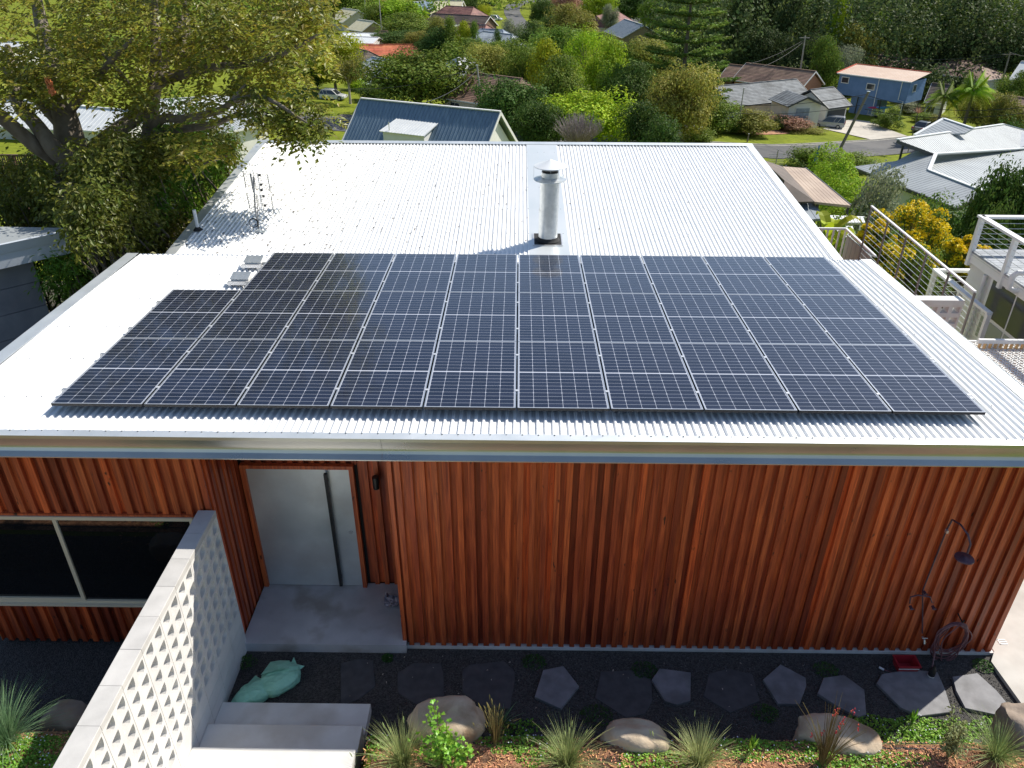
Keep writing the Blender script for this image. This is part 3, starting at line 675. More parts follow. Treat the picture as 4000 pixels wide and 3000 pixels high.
def rock(px,py,w,h,dep_,seed,lab,mt,rz=0):
    p=atz(px,py,-2.97); boulder((p[0],p[1],-2.97),(w,dep_,h),seed,lab,mt,rz)
rock(1745,2850,.44,.30,.33,1.3,'big rounded sandstone boulder beside the concrete steps',rk1,.2)
rock(2480,2895,.38,.20,.22,4.1,'jagged sandstone boulder between two grass tussocks',rk1,-.1)
rock(3268,2885,.44,.20,.24,7.7,'smooth cream boulder behind the rush with red flowers',rk1,-.25)
rock(4000,2870,.30,.30,.34,9.2,'dark brown boulder at the edge by the concrete path',rk2,.2)
rock(265,2810,.28,.20,.20,3.1,'grey brown boulder in shade left of the breeze block wall',rk2,0)
# ------------------------------------------------------------------ plants
grassm=foliage_mat('tussock_blades',(.20,.29,.08),(.42,.45,.20),trans=.3,attr=.5)
bluegrass=foliage_mat('blue_tussock',(.18,.32,.15),(.34,.44,.24),trans=.3,attr=.4)
rushm=foliage_mat('rush_blades',(.16,.13,.05),(.30,.24,.10),trans=.2,attr=.4)
def tussock(name,px,py,R_,H_,n,mt,lab,group='ornamental grass tussocks',spread=1.,w=.006,base=None,seedheads=0):
    p=atg(px,py) if base is None else np.array(base); m=MB()
    for i in range(n):
        a=random.uniform(0,6.283); lean=abs(random.gauss(0,.5))*spread; h=H_*random.uniform(.55,1.08); 
        r0=random.uniform(0,.09)*min(1,R_*2); b=np.array([p[0]+r0*math.cos(a),p[1]+r0*math.sin(a),p[2]]); dirv=np.array([math.cos(a),math.sin(a),0]); sv=np.array([-math.sin(a),math.cos(a),0])
        m.cr=random.random(); prev=None; reach=min(R_*1.2,R_*lean*1.25+.02)
        for k in range(5):
            t=k/4; q=b+dirv*reach*t**1.3+np.array([0,0,h*(t-.42*lean*t*t*t if lean<1.3 else t*.8-.5*t**3)]); ww=w*(1-t*.85)
            cur=(q-sv*ww/2,q+sv*ww/2)
            if prev is not None: m.poly([prev[0],prev[1],cur[1],cur[0]])
            prev=cur
        if seedheads and i<seedheads:
            q=(prev[0]+prev[1])/2; m.cr=.95; m.tube([q-np.array([0,0,.05]),q+dirv*.01,q+np.array([0,0,.03])+dirv*.02],[.003,.007,.002],4)
    return tag(m.build(name,mt),lab,'grass tussock',group)
T1=tussock('grass_tussock',1575,2985,.42,.46,520,grassm,'grass tussock in front of the big boulder, nearest the steps',seedheads=14)
tussock('grass_tussock',2215,2990,.42,.46,560,grassm,'grass tussock between the big and jagged boulders',seedheads=14)
tussock('grass_tussock',2730,2990,.40,.44,520,grassm,'grass tussock right of the jagged boulder',seedheads=12)
tussock('grass_tussock',3890,2960,.40,.36,420,grassm,'thin grass tussock at the corner near the concrete path',seedheads=10)
tussock('grass_tussock',30,2900,.55,.55,800,bluegrass,'blue green grass tussock left of the breeze block wall')
tussock('kangaroo_rush',1935,2900,.26,.60,90,rushm,'brown upright rush clump right of the big boulder','upright rushes',spread=.5,w=.008,seedheads=30)
tussock('spiky_plant',1960,2830,.22,.22,60,bluegrass,'dark spiky plant in shade behind the brown rush','upright rushes',w=.012)
# red flowered rush
p=atg(3215,2985); t=thing('kangaroo_paw','tall thin rush with small red flowers in front of cream boulder','plant',p)
m=MB(); fl=MB()
for i in range(70):
    a=random.uniform(0,6.28); ln=abs(random.gauss(0,.5)); h=random.uniform(.5,.95); pts=[(p[0]+math.cos(a)*.04+math.cos(a)*ln*.36*t_**1.5,p[1]+math.sin(a)*.04+math.sin(a)*ln*.3*t_**1.5,p[2]+h*t_-.08*ln*t_**3) for t_ in (0,.25,.5,.75,1)]
    m.cr=random.random(); m.tube(pts,[.004,.0035,.003,.0025,.0015],4)
    if i%8==0:
        for k in range(5):
            q=np.array(pts[-1])-np.array([0,0,k*.022])+RNG.normal(size=3)*.009; fl.cr=random.random(); fl.obox(q,(1,0,.4),(0,1,0),(-.4,0,1),.005,.005,.008)
m.build('stems',rushm,t); fl.build('flowers',mat('red_flower',(.5,.03,.03),(.6,.08,.08),20,rough=.6,attr=.3),t)
# bright green leafy shrub with lobed leaves
def lobed(mb,c,nr,sz):
    nr=nr/np.linalg.norm(nr); t=RNG.normal(size=3); t-=nr*(t@nr); t/=np.linalg.norm(t); s=np.cross(nr,t); pts=[]
    for k in range(9):
        a=math.pi*2*k/9; r=sz*(1 if k%2==0 else .62)*(1.15 if k==0 else 1)
        pts.append(c+t*r*math.cos(a)+s*r*.8*math.sin(a)+nr*.12*sz*math.cos(2*a))
    mb.poly(pts)
shrubm=foliage_mat('bright_leaf',(.18,.40,.04),(.32,.54,.07),trans=.35,attr=.35,rough=.4)
p=atg(1750,2985); t=thing('leafy_shrub','bright green lobed leaf shrub in front of the big boulder','shrub',p)
m=MB(); stm=MB()
for i in range(26):
    a=random.uniform(0,6.28); r=random.uniform(.03,.30); h=random.uniform(.15,.42)
    if i<5: a=2.0+random.uniform(-.4,.4); r=.12+.02*i; h=.45+.09*i
    e=np.array([p[0]+r*math.cos(a),p[1]+r*math.sin(a)*.8,p[2]+h]); b=np.array([p[0],p[1],p[2]]); stm.tube([b,(b+e)/2+np.array([0,0,.06]),e],[.006,.005,.003],5)
    for k in range(16):
        q=b+(e-b)*random.uniform(.45,1.1)+RNG.normal(size=3)*.05; m.cr=random.random(); lobed(m,q,RNG.normal(size=3)*.6+np.array([0,-.3,1]),random.uniform(.022,.038))
m.build('leaves',shrubm,t); stm.build('stems',rushm,t)
# small olive shrub by path
p=atg(3700,2960); t=thing('olive_shrub','sparse olive leaved young shrub near the path corner','shrub',p)
m=MB(); stm=MB(); olm=foliage_mat('olive_leaf',(.22,.26,.10),(.34,.36,.16),trans=.3,attr=.4)
for i in range(24):
    a=random.uniform(0,6.28); r=random.uniform(.02,.24); h=random.uniform(.25,.62); b=np.array(p); e=b+np.array([r*math.cos(a),r*math.sin(a),h]); stm.tube([b,(b+e)/2+np.array([0,0,.05]),e],[.006,.004,.002],5)
    n=26; C_=b+(e-b)*RNG.uniform(.4,1.1,(n,1))+RNG.normal(size=(n,3))*.03; leafcards(m,C_,RNG.normal(size=(n,3))+np.array([0,0,.8]),RNG.uniform(.035,.06,n),.45)
m.build('leaves',olm,t); stm.build('stems',rushm,t)
# ground cover patches (stuff)
gcm=foliage_mat('ground_cover_leaf',(.17,.36,.04),(.30,.50,.07),trans=.3,attr=.4,rough=.45)
m=MB(); fw=MB()
patches=[(2060,2905,.5,.14,1200),(2900,2915,.6,.14,1400),(3180,2930,.2,.12,500),(3500,2850,.7,.13,1700),(3700,2890,.4,.16,1000),(2560,2965,.42,.14,1100),(3350,2985,.6,.16,1500),(1475,2900,.18,.12,300),(150,2960,.8,.3,3200),(430,2990,.35,.3,900),(60,2990,.5,.2,1200),(3850,2850,.25,.09,300),(2010,2860,.3,.1,350)]
for px,py,rx,ry,n in patches:
    c=atg(px,py); a=RNG.uniform(0,6.283,n); r=np.sqrt(RNG.random(n)); jit=1+.25*np.sin(a*3+px)+.15*np.sin(a*7)
    X_=c[0]+rx*r*jit*np.cos(a); Y_=c[1]+ry*1.6*r*jit*np.sin(a); Z_=np.array([ground(x,y) for x,y in zip(X_,Y_)])+.015+.06*(1-r)*RNG.random(n)
    leafcards(m,np.stack([X_,Y_,Z_],1),RNG.normal(size=(n,3))*.45+np.array([0,0,1]),RNG.uniform(.018,.034,n),.95)
    for k in range(n//60):
        i=random.randrange(n); fw.cr=random.random(); q=np.array([X_[i],Y_[i],Z_[i]+.04]); fw.lathe([(.0,.004),(.008,.0),(.0,-.003)],q,5)
o=m.build('ground_cover',gcm,kind='stuff'); o['label']='low bright green ground cover spreading over the mulch'; o['category']='ground cover'
o=fw.build('tiny_flowers',mat('white_flower',(.7,.7,.8),rough=.6),kind='stuff'); o['label']='tiny white flowers dotted in the ground cover'; o['category']='flowers'
# mulch chips, pebbles, litter
chipm=mat('bark_chip',(.50,.20,.09),(.76,.42,.22),30,rough=.9,attr=.55)
m=MB()
for i in range(15000):
    x=random.uniform(-.5,12.5); y=random.uniform(-3.2,-1.95)
    if 1.55<x<3.68: continue
    if y>-2.15 and random.random()<.7: continue
    z=ground(x,y)+.016+random.random()*.012; a=random.uniform(0,3.14); l=random.uniform(.006,.019); w=random.uniform(.002,.005); tl=random.gauss(0,.25); m.cr=random.random()
    m.obox((x,y,z),(math.cos(a),math.sin(a),tl),(-math.sin(a),math.cos(a),0),(-tl*math.cos(a),-tl*math.sin(a),1),l,w,.002)
o=m.build('bark_chips',chipm,kind='stuff'); o['label']='orange brown bark chips covering the garden bed'; o['category']='mulch'
m=MB(); pbm=mat('basalt_chip',(.05,.05,.052),(.16,.16,.16),30,rough=.75,attr=.5)
for i in range(9000):
    x=random.uniform(3.7,11.8) if i%3 else random.uniform(9,11.8); y=random.uniform(-2.45,-.55); s=random.uniform(.005,.011); m.cr=random.random()
    z=ground(x,y)+.008; a=random.uniform(0,3)
    P=[(x+s*math.cos(a+k*2.09),y+s*math.sin(a+k*2.09),z) for k in range(3)]; t_=(x+random.gauss(0,s*.3),y,z+s*1.1)
    m.faces(P+[t_],[(0,1,3),(1,2,3),(2,0,3)])
o=m.build('gravel_chips',pbm,kind='stuff'); o['label']='loose dark basalt chips over the gravel bed'; o['category']='gravel'
m=MB()
for i in range(90):
    x=random.uniform(2,11.8); y=random.uniform(-2.2,-.6); s=random.uniform(.008,.02); a=random.uniform(0,6); m.cr=random.random(); z=G+.022
    m.poly([(x-s*math.cos(a),y-s*math.sin(a),z),(x+s*.4*math.sin(a),y-s*.4*math.cos(a),z+.01),(x+s*math.cos(a),y+s*math.sin(a),z),(x-s*.4*math.sin(a),y+s*.4*math.cos(a),z+.008)])
o=m.build('leaf_litter',mat('pale_litter',(.35,.30,.24),(.5,.42,.36),20,rough=.9,attr=.3),kind='stuff'); o['label']='pale leaf litter scattered on the gravel'; o['category']='leaves'
# small weeds in the gravel
weedm=foliage_mat('weed_leaf',(.03,.09,.015),(.07,.16,.03),trans=.2,attr=.4)
for px,py,r,lab in ((2085,2590,.16,'small leafy weed near the timber wall above the first pentagon stone'),(2515,2620,.17,'dark weed beside the pale pentagon stepping stone'),(3225,2620,.16,'leafy weed above the stepping stone by the red tub'),(2330,2800,.2,'dark low weed just behind the jagged boulder'),(2990,2790,.16,'dim weed in shade behind the cream boulder'),(1515,2575,.08,'tiny weed in front of the porch slab corner'),(960,2590,.15,'small white flowered weed at the foot of the breeze block wall'),(3840,2605,.14,'bright weed at the corner of timber wall and path')):
    p=atz(px,py,G); m=MB(); n=260; a=RNG.uniform(0,6.28,n); rr=r*np.sqrt(RNG.random(n)); C_=np.stack([p[0]+rr*np.cos(a),p[1]+rr*np.sin(a)*.8,G+.02+.10*(1-rr/r)*RNG.random(n)],1); leafcards(m,C_,RNG.normal(size=(n,3))*.6+np.array([0,0,1]),RNG.uniform(.015,.035,n),.6)
    tag(m.build('weed',weedm),lab,'weed','weeds in the gravel')
for px,py,lab in ((2930,2945,'upright grassy sprout between tussock and red flowered rush'),(3560,2830,'yellow green sprout in the ground cover near the large stone')):
    p=atg(px,py); m=MB()
    for i in range(14):
        a=random.uniform(0,6.28); q=p+np.array([math.cos(a)*.05,math.sin(a)*.05,.18+random.random()*.12]); m.cr=random.random(); m.poly([p+np.array([-.004,0,0]),p+np.array([.004,0,0]),(p+q)/2+np.array([.012,0,.03]),q,(p+q)/2+np.array([-.012,0,.03])])
    tag(m.build('sprout',gcm),lab,'sprout')
# ------------------------------------------------------------------ green bags
bagm=mat('green_bag',(.28,.62,.44),(.36,.72,.53),8,rough=.5,bump=.7,bscale=9,bdist=.03,trans=.05,stretch=(1,2.6,1))
def bag(c,r,rz,seed,lab,fold,tip=None,tipk=0.):
    t=thing('plastic_sack',lab,'sack',c,0,'green sacks on the gravel'); nu,nv=72,40; vs=[]
    for j in range(nv+1):
        ph=-math.pi/2+math.pi*j/nv
        for i in range(nu):
            th=2*math.pi*i/nu; d=np.array([math.cos(ph)*math.cos(th),math.cos(ph)*math.sin(th),math.sin(ph)]); d2=np.sign(d)*np.abs(d)**np.array([.75,.75,.95])
            q=Vector((d*1.6+seed).tolist()); k=1+.10*mnoise.noise(Vector((d*1.2+seed).tolist()))
            v=(d@np.array(fold))*5.5+2.2*mnoise.noise(q); k+=.09*(abs(math.sin(v))**.45-.7)+.05*(abs(math.sin(v*2.1+1))**.5-.7)*max(0,d[2]+.2)+.03*mnoise.noise(Vector((d*5+seed).tolist()))
            p=d2*k*np.array(r); p[2]=max(p[2],-r[2]*.7)
            if tip is not None:
                e=max(0,d@nn_(tip))**5; p=p+np.array(tip)*e*tipk
            ca,sa=math.cos(rz),math.sin(rz); vs.append((c[0]+p[0]*ca-p[1]*sa,c[1]+p[0]*sa+p[1]*ca,c[2]+p[2]))
    m=MB(); m.faces(vs,[(j*nu+i,j*nu+(i+1)%nu,(j+1)*nu+(i+1)%nu,(j+1)*nu+i) for j in range(nv) for i in range(nu)]); m.build('sack_body',bagm,t,smooth=True)
    return t
def nn_(v): v=np.array(v,float); return v/np.linalg.norm(v)
def flap(t,pts,z):
    m=MB(); P=[atz(880+x*.294,2500+y*.294,zz_) for x,y,zz_ in pts]; c=sum(P)/len(P)+np.array([0,0,.025]); n=len(P)
    for i in range(n): m.poly([P[i],P[(i+1)%n],c])
    m.build('flap',bagm,t)
c1=atz(985,2705,G+.09); c2=atz(1095,2650,G+.13)
tA=bag((c2[0],c2[1],G+.11),(.25,.17,.14),.75,2.2,'upper pale green plastic sack with a torn pointed end',(.3,.9,.2))
flap(tA,[(860,330,G+.16),(912,225,G+.20),(950,320,G+.16),(1055,345,G+.13),(985,400,G+.12),(940,500,G+.08),(880,420,G+.12)],0)
flap(tA,[(470,465,G+.25),(600,290,G+.22),(720,270,G+.22),(855,272,G+.22),(845,380,G+.26),(700,395,G+.29)],0)
tB=bag((c1[0]+.04,c1[1]+.0,G+.085),(.22,.14,.12),.62,5.2,'lower pale green plastic sack folded in front beside the steps',(.8,-.3,.3),(-1,-.15,-.2),.10)
flap(tB,[(105,800,G+.02),(150,740,G+.05),(400,470,G+.10),(480,520,G+.12),(270,700,G+.11),(370,820,G+.03)],0)
# crumpled paper on the porch
p=atz(1528,2352,-3.24); m=MB(); vs=[]; n_=9
for j in range(n_):
    for i in range(n_): vs.append((p[0]-.09+.2*i/8+random.gauss(0,.012),p[1]-.11+.2*j/8+random.gauss(0,.012),-3.235+abs(random.gauss(.035,.03))))
m.faces(vs,[(j*n_+i,j*n_+i+1,(j+1)*n_+i+1,(j+1)*n_+i) for j in range(n_-1) for i in range(n_-1)])
tag(m.build('crumpled_cloth',mat('grey_cloth',(.38,.34,.38),(.5,.46,.5),9,rough=.9)),'crumpled grey cloth on the porch slab by the corner','cloth')
# ------------------------------------------------------------------ shower, tap, hose
copper=mat('aged_metal',(.07,.045,.07),(.12,.08,.11),12,rough=.45,metal=.5)
def W(px,py,dy=0): return aty(px,py,YW-.03+dy)
pB=W(*z8(1248,940)); sx=W(*z8(1390,400))[0]
t=thing('outdoor_shower','dark metal outdoor shower on the timber wall at right','shower',(pB[0],YW,pB[2]))
m=MB(); a=W(*z8(1248,930)); b=W(*z8(1250,700)); c=W(*z8(1380,372))
m.tube([a,b,c],.009,8); m.build('riser_pipe',copper,t,smooth=True)
arm=[c,aty(*z8(1410,318),YW-.10),aty(*z8(1455,345),YW-.25),aty(*z8(1495,400),YW-.38),aty(*z8(1508,450),YW-.45),aty(*z8(1490,500),YW-.46)]
m=MB(); m.tube(arm,.011,8); m.build('shower_arm',copper,t,smooth=True)
h=aty(*z8(1474,528),YW-.46); m=MB(); m.lathe([(0,.035),(.02,.03),(.10,.012),(.102,.0),(.0,-.004)],h,28); m.build('shower_head',copper,t,smooth=True)
m=MB(); q=[W(*z8(x,y),-.02) for x,y in ((1180,770),(1185,735),(1225,725),(1290,735),(1300,765))]; m.tube(q,.009,8)
for x,y in ((1182,785),(1303,785),(1256,705)):
    q0=W(*z8(x,y),-.02); m.tube([q0,q0+np.array([0,-.05,0])],.018,8); m.tube([q0+np.array([-.03,-.05,0]),q0+np.array([.03,-.05,0])],.006,6)
m.build('tap_set',copper,t)
m=MB(); q0=W(*z8(1380,380),-.02); m.box(q0[0]-.012,q0[0]+.012,q0[1]-.02,q0[1]+.02,q0[2]-.02,q0[2]+.02); m.build('wall_clip',galv,t)
q0=W(*z8(1248,950)); t=thing('garden_tap','small chrome garden tap low on the timber wall','tap',q0)
m=MB(); m.tube([q0,q0+np.array([0,-.06,0]),q0+np.array([0,-.08,-.04])],.011,8); m.tube([q0+np.array([-.035,-.05,.03]),q0+np.array([.035,-.05,.03])],.006,6); m.tube([q0+np.array([0,-.05,0]),q0+np.array([0,-.05,.03])],.006,6); m.build('tap_body',galv,t)
hk=W(*z8(1440,850)); hosem=mat('hose_rubber',(.16,.07,.08),(.22,.10,.11),10,rough=.5)
t=thing('garden_hose','coiled maroon garden hose hanging on the timber wall','hose',hk)
m=MB()
for k in range(9):
    rx=.16+random.uniform(-.03,.045); rz_=.30+random.uniform(-.05,.055); ox=random.uniform(-.03,.03); th0=.02*k
    m.tube([(hk[0]-.02+ox+rx*math.sin(s*math.pi*2/28)+.02*math.sin(s*.9+k),YW-.06-.012*(k%5)-.02*abs(math.cos(s*.11)),hk[2]-.02-rz_+rz_*math.cos(s*math.pi*2/28)) for s in range(29)],.0075,6,cap=False)
m.build('coil',hosem,t,smooth=True)
m=MB(); m.tube([(hk[0],YW,hk[2]+.05),(hk[0],YW-.13,hk[2]+.03),(hk[0],YW-.14,hk[2]+.08)],.01,6); m.build('hook',blackm,t)
gA=atz(*z8(1040,1128),G+.02); gB=atz(*z8(1270,1165),G+.02); m=MB(); m.tube([gA,atz(*z8(1130,1160),G+.012),gB,atz(*z8(1300,1120),G+.03),(hk[0]-.16,YW-.08,hk[2]-.5)],.0075,6); m.build('loose_end',hosem,t,smooth=True)
m=MB(); m.tube([gA,gA+np.array([-.05,.03,.01])],.014,8); m.build('nozzle',whitep,t)
# red tub
c=atz(*z8(1157,1105),G+.06); t=thing('plastic_tub','small red plastic tub with open top on the gravel by the wall','tub',(c[0],c[1],G))
redp=mat('red_plastic',(.35,.02,.03),rough=.35); m=MB(); z0=G+.01; z1=G+.13
def rr(w,d,z): return [(c[0]-w,c[1]-d,z),(c[0]+w,c[1]-d,z),(c[0]+w,c[1]+d,z),(c[0]-w,c[1]+d,z)]
L_=[rr(.115,.075,z0),rr(.135,.09,z1),rr(.128,.083,z1),rr(.108,.068,z0+.01)]
m.faces(sum(L_,[]),[(4*k+i,4*k+(i+1)%4,4*k+4+(i+1)%4,4*k+4+i) for k in range(3) for i in range(4)]+[(12,13,14,15)]); m.build('tub_body',redp,t)
m=MB(); m.faces(rr(.143,.098,z1)+rr(.143,.098,z1+.012)+rr(.126,.081,z1+.012)+rr(.126,.081,z1),[(4*k+i,4*k+(i+1)%4,4*k+4+(i+1)%4,4*k+4+i) for k in range(3) for i in range(4)]); m.build('rim',redp,t)
m=MB(); m.box(c[0]-.128,c[0]+.128,c[1]-.0875,c[1]-.084,z0+.075,z0+.09); m.build('label_strip',whitep,t)
c=atz(*z8(1292,1165),G+.03); t=thing('spray_bottle','small black bottle with white band beside the hose','bottle',(c[0],c[1],G))
m=MB(); m.lathe([(0,.0),(.038,.0),(.04,.01),(.04,.13),(.02,.16),(.016,.20),(0,.20)],(c[0],c[1],G+.03),18); m.build('bottle_body',blackm,t,smooth=True)
m=MB(); m.lathe([(.042,.02),(.042,.035)],(c[0],c[1],G+.03),18); m.build('band',whitep,t)
# drain marker on path
p=atz(3915,2505,G+.065); m=MB()
for k in range(3): m.box(p[0]-.05,p[0]+.05,p[1]-.05+k*.035,p[1]-.035+k*.035,G+.0605,G+.066)
m.box(p[0]-.055,p[0]-.04,p[1]-.05,p[1]+.035,G+.0605,G+.066); tag(m.build('drain_grate',whitep),'small white drain grate in the concrete path','drain grate')

soilm=mat('garden_soil',(.035,.03,.02),(.08,.065,.04),2.5,rough=.95,bump=.6,bscale=20,c3=(.05,.06,.02),c3scale=1.)
drape('garden_soil',-16,-1.45,1.5,24,.02,soilm,.45)
# ================================================================== BACKGROUND
def nn(v): v=np.asarray(v,float); return v/(np.linalg.norm(v)+1e-12)
def atx(px,py,x): d=ray(px,py); return CAM+d*(x-CAM[0])/d[0]
# ---- foliage materials (base colours)
FM={
 'mid':foliage_mat('foliage_mid',(0.130,0.202,0.029),(0.247,0.325,0.046),objrand=.22,trans=.30,spec=.12,rough=.6),
 'dark':foliage_mat('foliage_dark',(0.058,0.111,0.023),(0.130,0.195,0.039),objrand=.2,trans=.30,spec=.12,rough=.6),
 'bright':foliage_mat('foliage_bright',(0.247,0.390,0.023),(0.468,0.598,0.039),objrand=.18,trans=.30,spec=.12,rough=.6),
 'olive':foliage_mat('foliage_olive',(0.234,0.234,0.046),(0.377,0.351,0.078),objrand=.2,trans=.30,spec=.12,rough=.6),
 'yellow':foliage_mat('foliage_yellow_green',(0.260,0.312,0.016),(0.468,0.481,0.026),objrand=.15,trans=.30,spec=.12,rough=.6),
 'grey':foliage_mat('foliage_grey',(0.234,0.260,0.156),(0.390,0.416,0.273),objrand=.1,trans=.30,spec=.12,rough=.6),
 'pine':foliage_mat('foliage_pine',(0.098,0.169,0.033),(0.208,0.286,0.052),objrand=.05,trans=.30,spec=.12,rough=.6),
 'forest':foliage_mat('foliage_forest',(.05,.078,.026),(.105,.135,.045),objrand=.2,trans=.3,spec=.1,rough=.6),
 'red':foliage_mat('foliage_red',(0.338,0.169,0.117),(0.494,0.312,0.208),objrand=.1,trans=.30,spec=.12,rough=.6),
}
barkm=mat('bark',(.11,.085,.065),(.20,.165,.13),6,rough=.9,bump=.5,bscale=12,stretch=(1,1,.25),objrand=.2)
paleb=mat('pale_bark',(.32,.28,.23),(.46,.42,.36),5,rough=.8,stretch=(1,1,.3))
def sph(n): v=RNG.normal(size=(n,3)); return v/np.linalg.norm(v,axis=1,keepdims=True)
def crown_mesh(kind,seed):
    """unit tree: x,y in -.5...5, z 0..1 from ground to top"""
    m=MB(); rs=np.random.RandomState(seed)
    P=dict(round=(.18,66,230,.034,.21,.16),bush=(.0,46,130,.046,.24,.2),gum=(.30,34,150,.026,.16,.13),dark=(.08,80,110,.030,.17,.10),poplar=(.10,60,120,.03,.24,.1),flat=(.45,40,130,.035,.2,.14),hedge=(.0,60,120,.04,.2,.2))[kind]
    cb,nc,nl,ls,cr,crz=P; cen=[];R_=[]
    for i in range(nc):
        if kind=='gum':
            d=rs.normal(size=3); d/=np.linalg.norm(d); r=.25+.75*rs.rand()**.6; c=np.array([d[0]*.40*r,d[1]*.40*r,(cb+1)/2+d[2]*(1-cb)*.42*r])
        elif kind in('dark','poplar'):
            z=cb+(1-cb)*rs.rand()**.9*.95; t=(z-cb)/(1-cb); w=.42*(1-t**(1.7 if kind=='dark' else 2.2))*(.55+.45*min(1,t*4)); a=rs.rand()*6.28; r=rs.rand()**.4; c=np.array([w*r*math.cos(a),w*r*math.sin(a),z])
        else:
            d=rs.normal(size=3); d/=np.linalg.norm(d); r=rs.rand()**.28
            lump=1+.16*math.sin(d[0]*4+seed)+.12*math.sin(d[1]*5+seed*2)+.10*math.sin(d[2]*6+seed)
            if kind=='hedge': d=np.sign(d)*np.abs(d)**.5; d/=max(1,np.max(np.abs(d)))
            c=np.array([d[0]*.40*r*lump,d[1]*.40*r*lump,(cb+1)/2+d[2]*(1-cb)*.42*r*lump])
            if kind in('bush','hedge') and c[2]<.05: c[2]=.05+rs.rand()*.1
        cen.append(c); R_.append(cr*(.55+.65*rs.rand()))
    for c,r in zip(cen,R_):
        d=rs.normal(size=(nl,3)); d/=np.linalg.norm(d,axis=1,keepdims=True); rr=(.5+.55*rs.rand(nl,1)**.7)
        q=c+d*rr*np.array([r,r,r*crz/cr*.9+.02])
        q=q[q[:,2]>.0]; d=d[:len(q)]
        n_=d*1.0+rs.normal(size=d.shape)*.32+np.array([0,0,.25])
        base=rs.rand()*.5; leafcards(m,q,n_,ls*(.6+.8*rs.rand(len(q))),.62,rnd=np.clip(base+rs.rand(len(q))*.5,0,1))
    me_m=m
    return me_m
def trunk_mesh(kind,seed):
    rs=random.Random(seed); m=MB()
    th={'round':.28,'bush':.12,'gum':.42,'dark':.7,'poplar':.8,'flat':.5,'hedge':.1}[kind]; r=.026 if kind!='gum' else .02
    path=[(0,0,-.05),(rs.uniform(-.01,.01),0,th*.5),(rs.uniform(-.02,.02),rs.uniform(-.02,.02),th)]
    if kind in('dark','poplar'): path.append((0,0,.93)); m.tube(path,[r,r*.8,r*.5,.004],7)
    else:
        m.tube(path,[r*1.2,r,r*.8],8)
        e=np.array(path[-1])
        for k in range(7):
            a=k*.9+rs.random(); q=e+np.array([math.cos(a)*.14,math.sin(a)*.14,.16]); q2=q+np.array([math.cos(a)*.16,math.sin(a)*.16,rs.uniform(.08,.25)])
            q2[2]=min(q2[2],.95); b0=e*rs.uniform(.75,1); m.tube([b0,q,q2],[r*.6,r*.4,r*.12],6)
            a2=a+rs.uniform(-.9,.9); q3=q+np.array([math.cos(a2)*.13,math.sin(a2)*.13,rs.uniform(.1,.22)]); q3[2]=min(q3[2],.93); m.tube([q,q3],[r*.35,r*.1],5)
    return m
TPL={}
def tpl(kind,fm,bark,var):
    k=(kind,fm,bark,var)
    if k not in TPL:
        kg=(kind,'geo',var)
        if kg not in TPL:
            TPL[kg]=(crown_mesh(kind,11+var*7+len(kind)),trunk_mesh(kind,var+3))
        cm,tm=TPL[kg]
        h=bpy.data.objects.new('tmp',None)
        c=cm.build('crown',FM[fm],local=True); t=tm.build('trunk',bark,smooth=True,local=True)
        for o in (c,t): COL.objects.unlink(o)
        TPL[k]=(c,t)
    return TPL[k]
TREEN=[0]
def tree(kind,px,ytop,wpx,dep,fm,label,name='tree',bark=None,group=None,squash=1.,ybase=None,p=None,minh=0,cat=None):
    TREEN[0]+=1; var=TREEN[0]%3
    if ybase is not None:
        B=atg(px,ybase); P=aty(px,ytop,B[1]); dep=float((B-CAM)@_f)
    else: P=atd(px,ytop,dep)
    gzz=ground(P[0],P[1]); H_=max(P[2]-gzz,minh or .5); W_=wpx/3000*dep*1.24; H_*=1.04
    if kind=='bush' and ybase is not None: # floats nothing: base on ground anyway
        pass
    t=thing(name,label,cat or ('tree' if kind not in('bush','hedge') else 'shrub'),(P[0],P[1],gzz-.05),random.uniform(0,6.28),group)
    t.scale=(W_,W_*squash,H_)
    c,k=tpl(kind,fm,bark or barkm,var)
    for o in (c,k):
        q=o.copy(); COL.objects.link(q); q.parent=t
    return t
# ------------------------------------------------------------------ roads & paving
asph=mat('asphalt',(.075,.075,.078),(.11,.108,.105),1.2,rough=.9,bump=.2,bscale=30,c3=(.13,.125,.12),c3scale=.15)
kerbm=mat('kerb_concrete',(.26,.25,.22),(.36,.34,.30),2,rough=.9)
drivem=mat('driveway_concrete',(.44,.40,.34),(.54,.50,.43),.8,rough=.9,c3=(.36,.33,.28),c3scale=.4)
def resample(P,step):
    out=[P[0]]
    for a,b in zip(P,P[1:]):
        a=np.array(a,float); b=np.array(b,float); L=np.linalg.norm(b-a); n=max(1,int(L/step))
        for k in range(1,n+1): out.append(a+(b-a)*k/n)
    return [np.array(q,float) for q in out]
def smoothp(P,it=2):
    P=[np.array(p,float) for p in P]
    for _ in range(it):
        Q=[P[0]]
        for a,b in zip(P,P[1:]): Q+=[a*.75+b*.25,a*.25+b*.75]
        P=Q+[P[-1]]
    return P
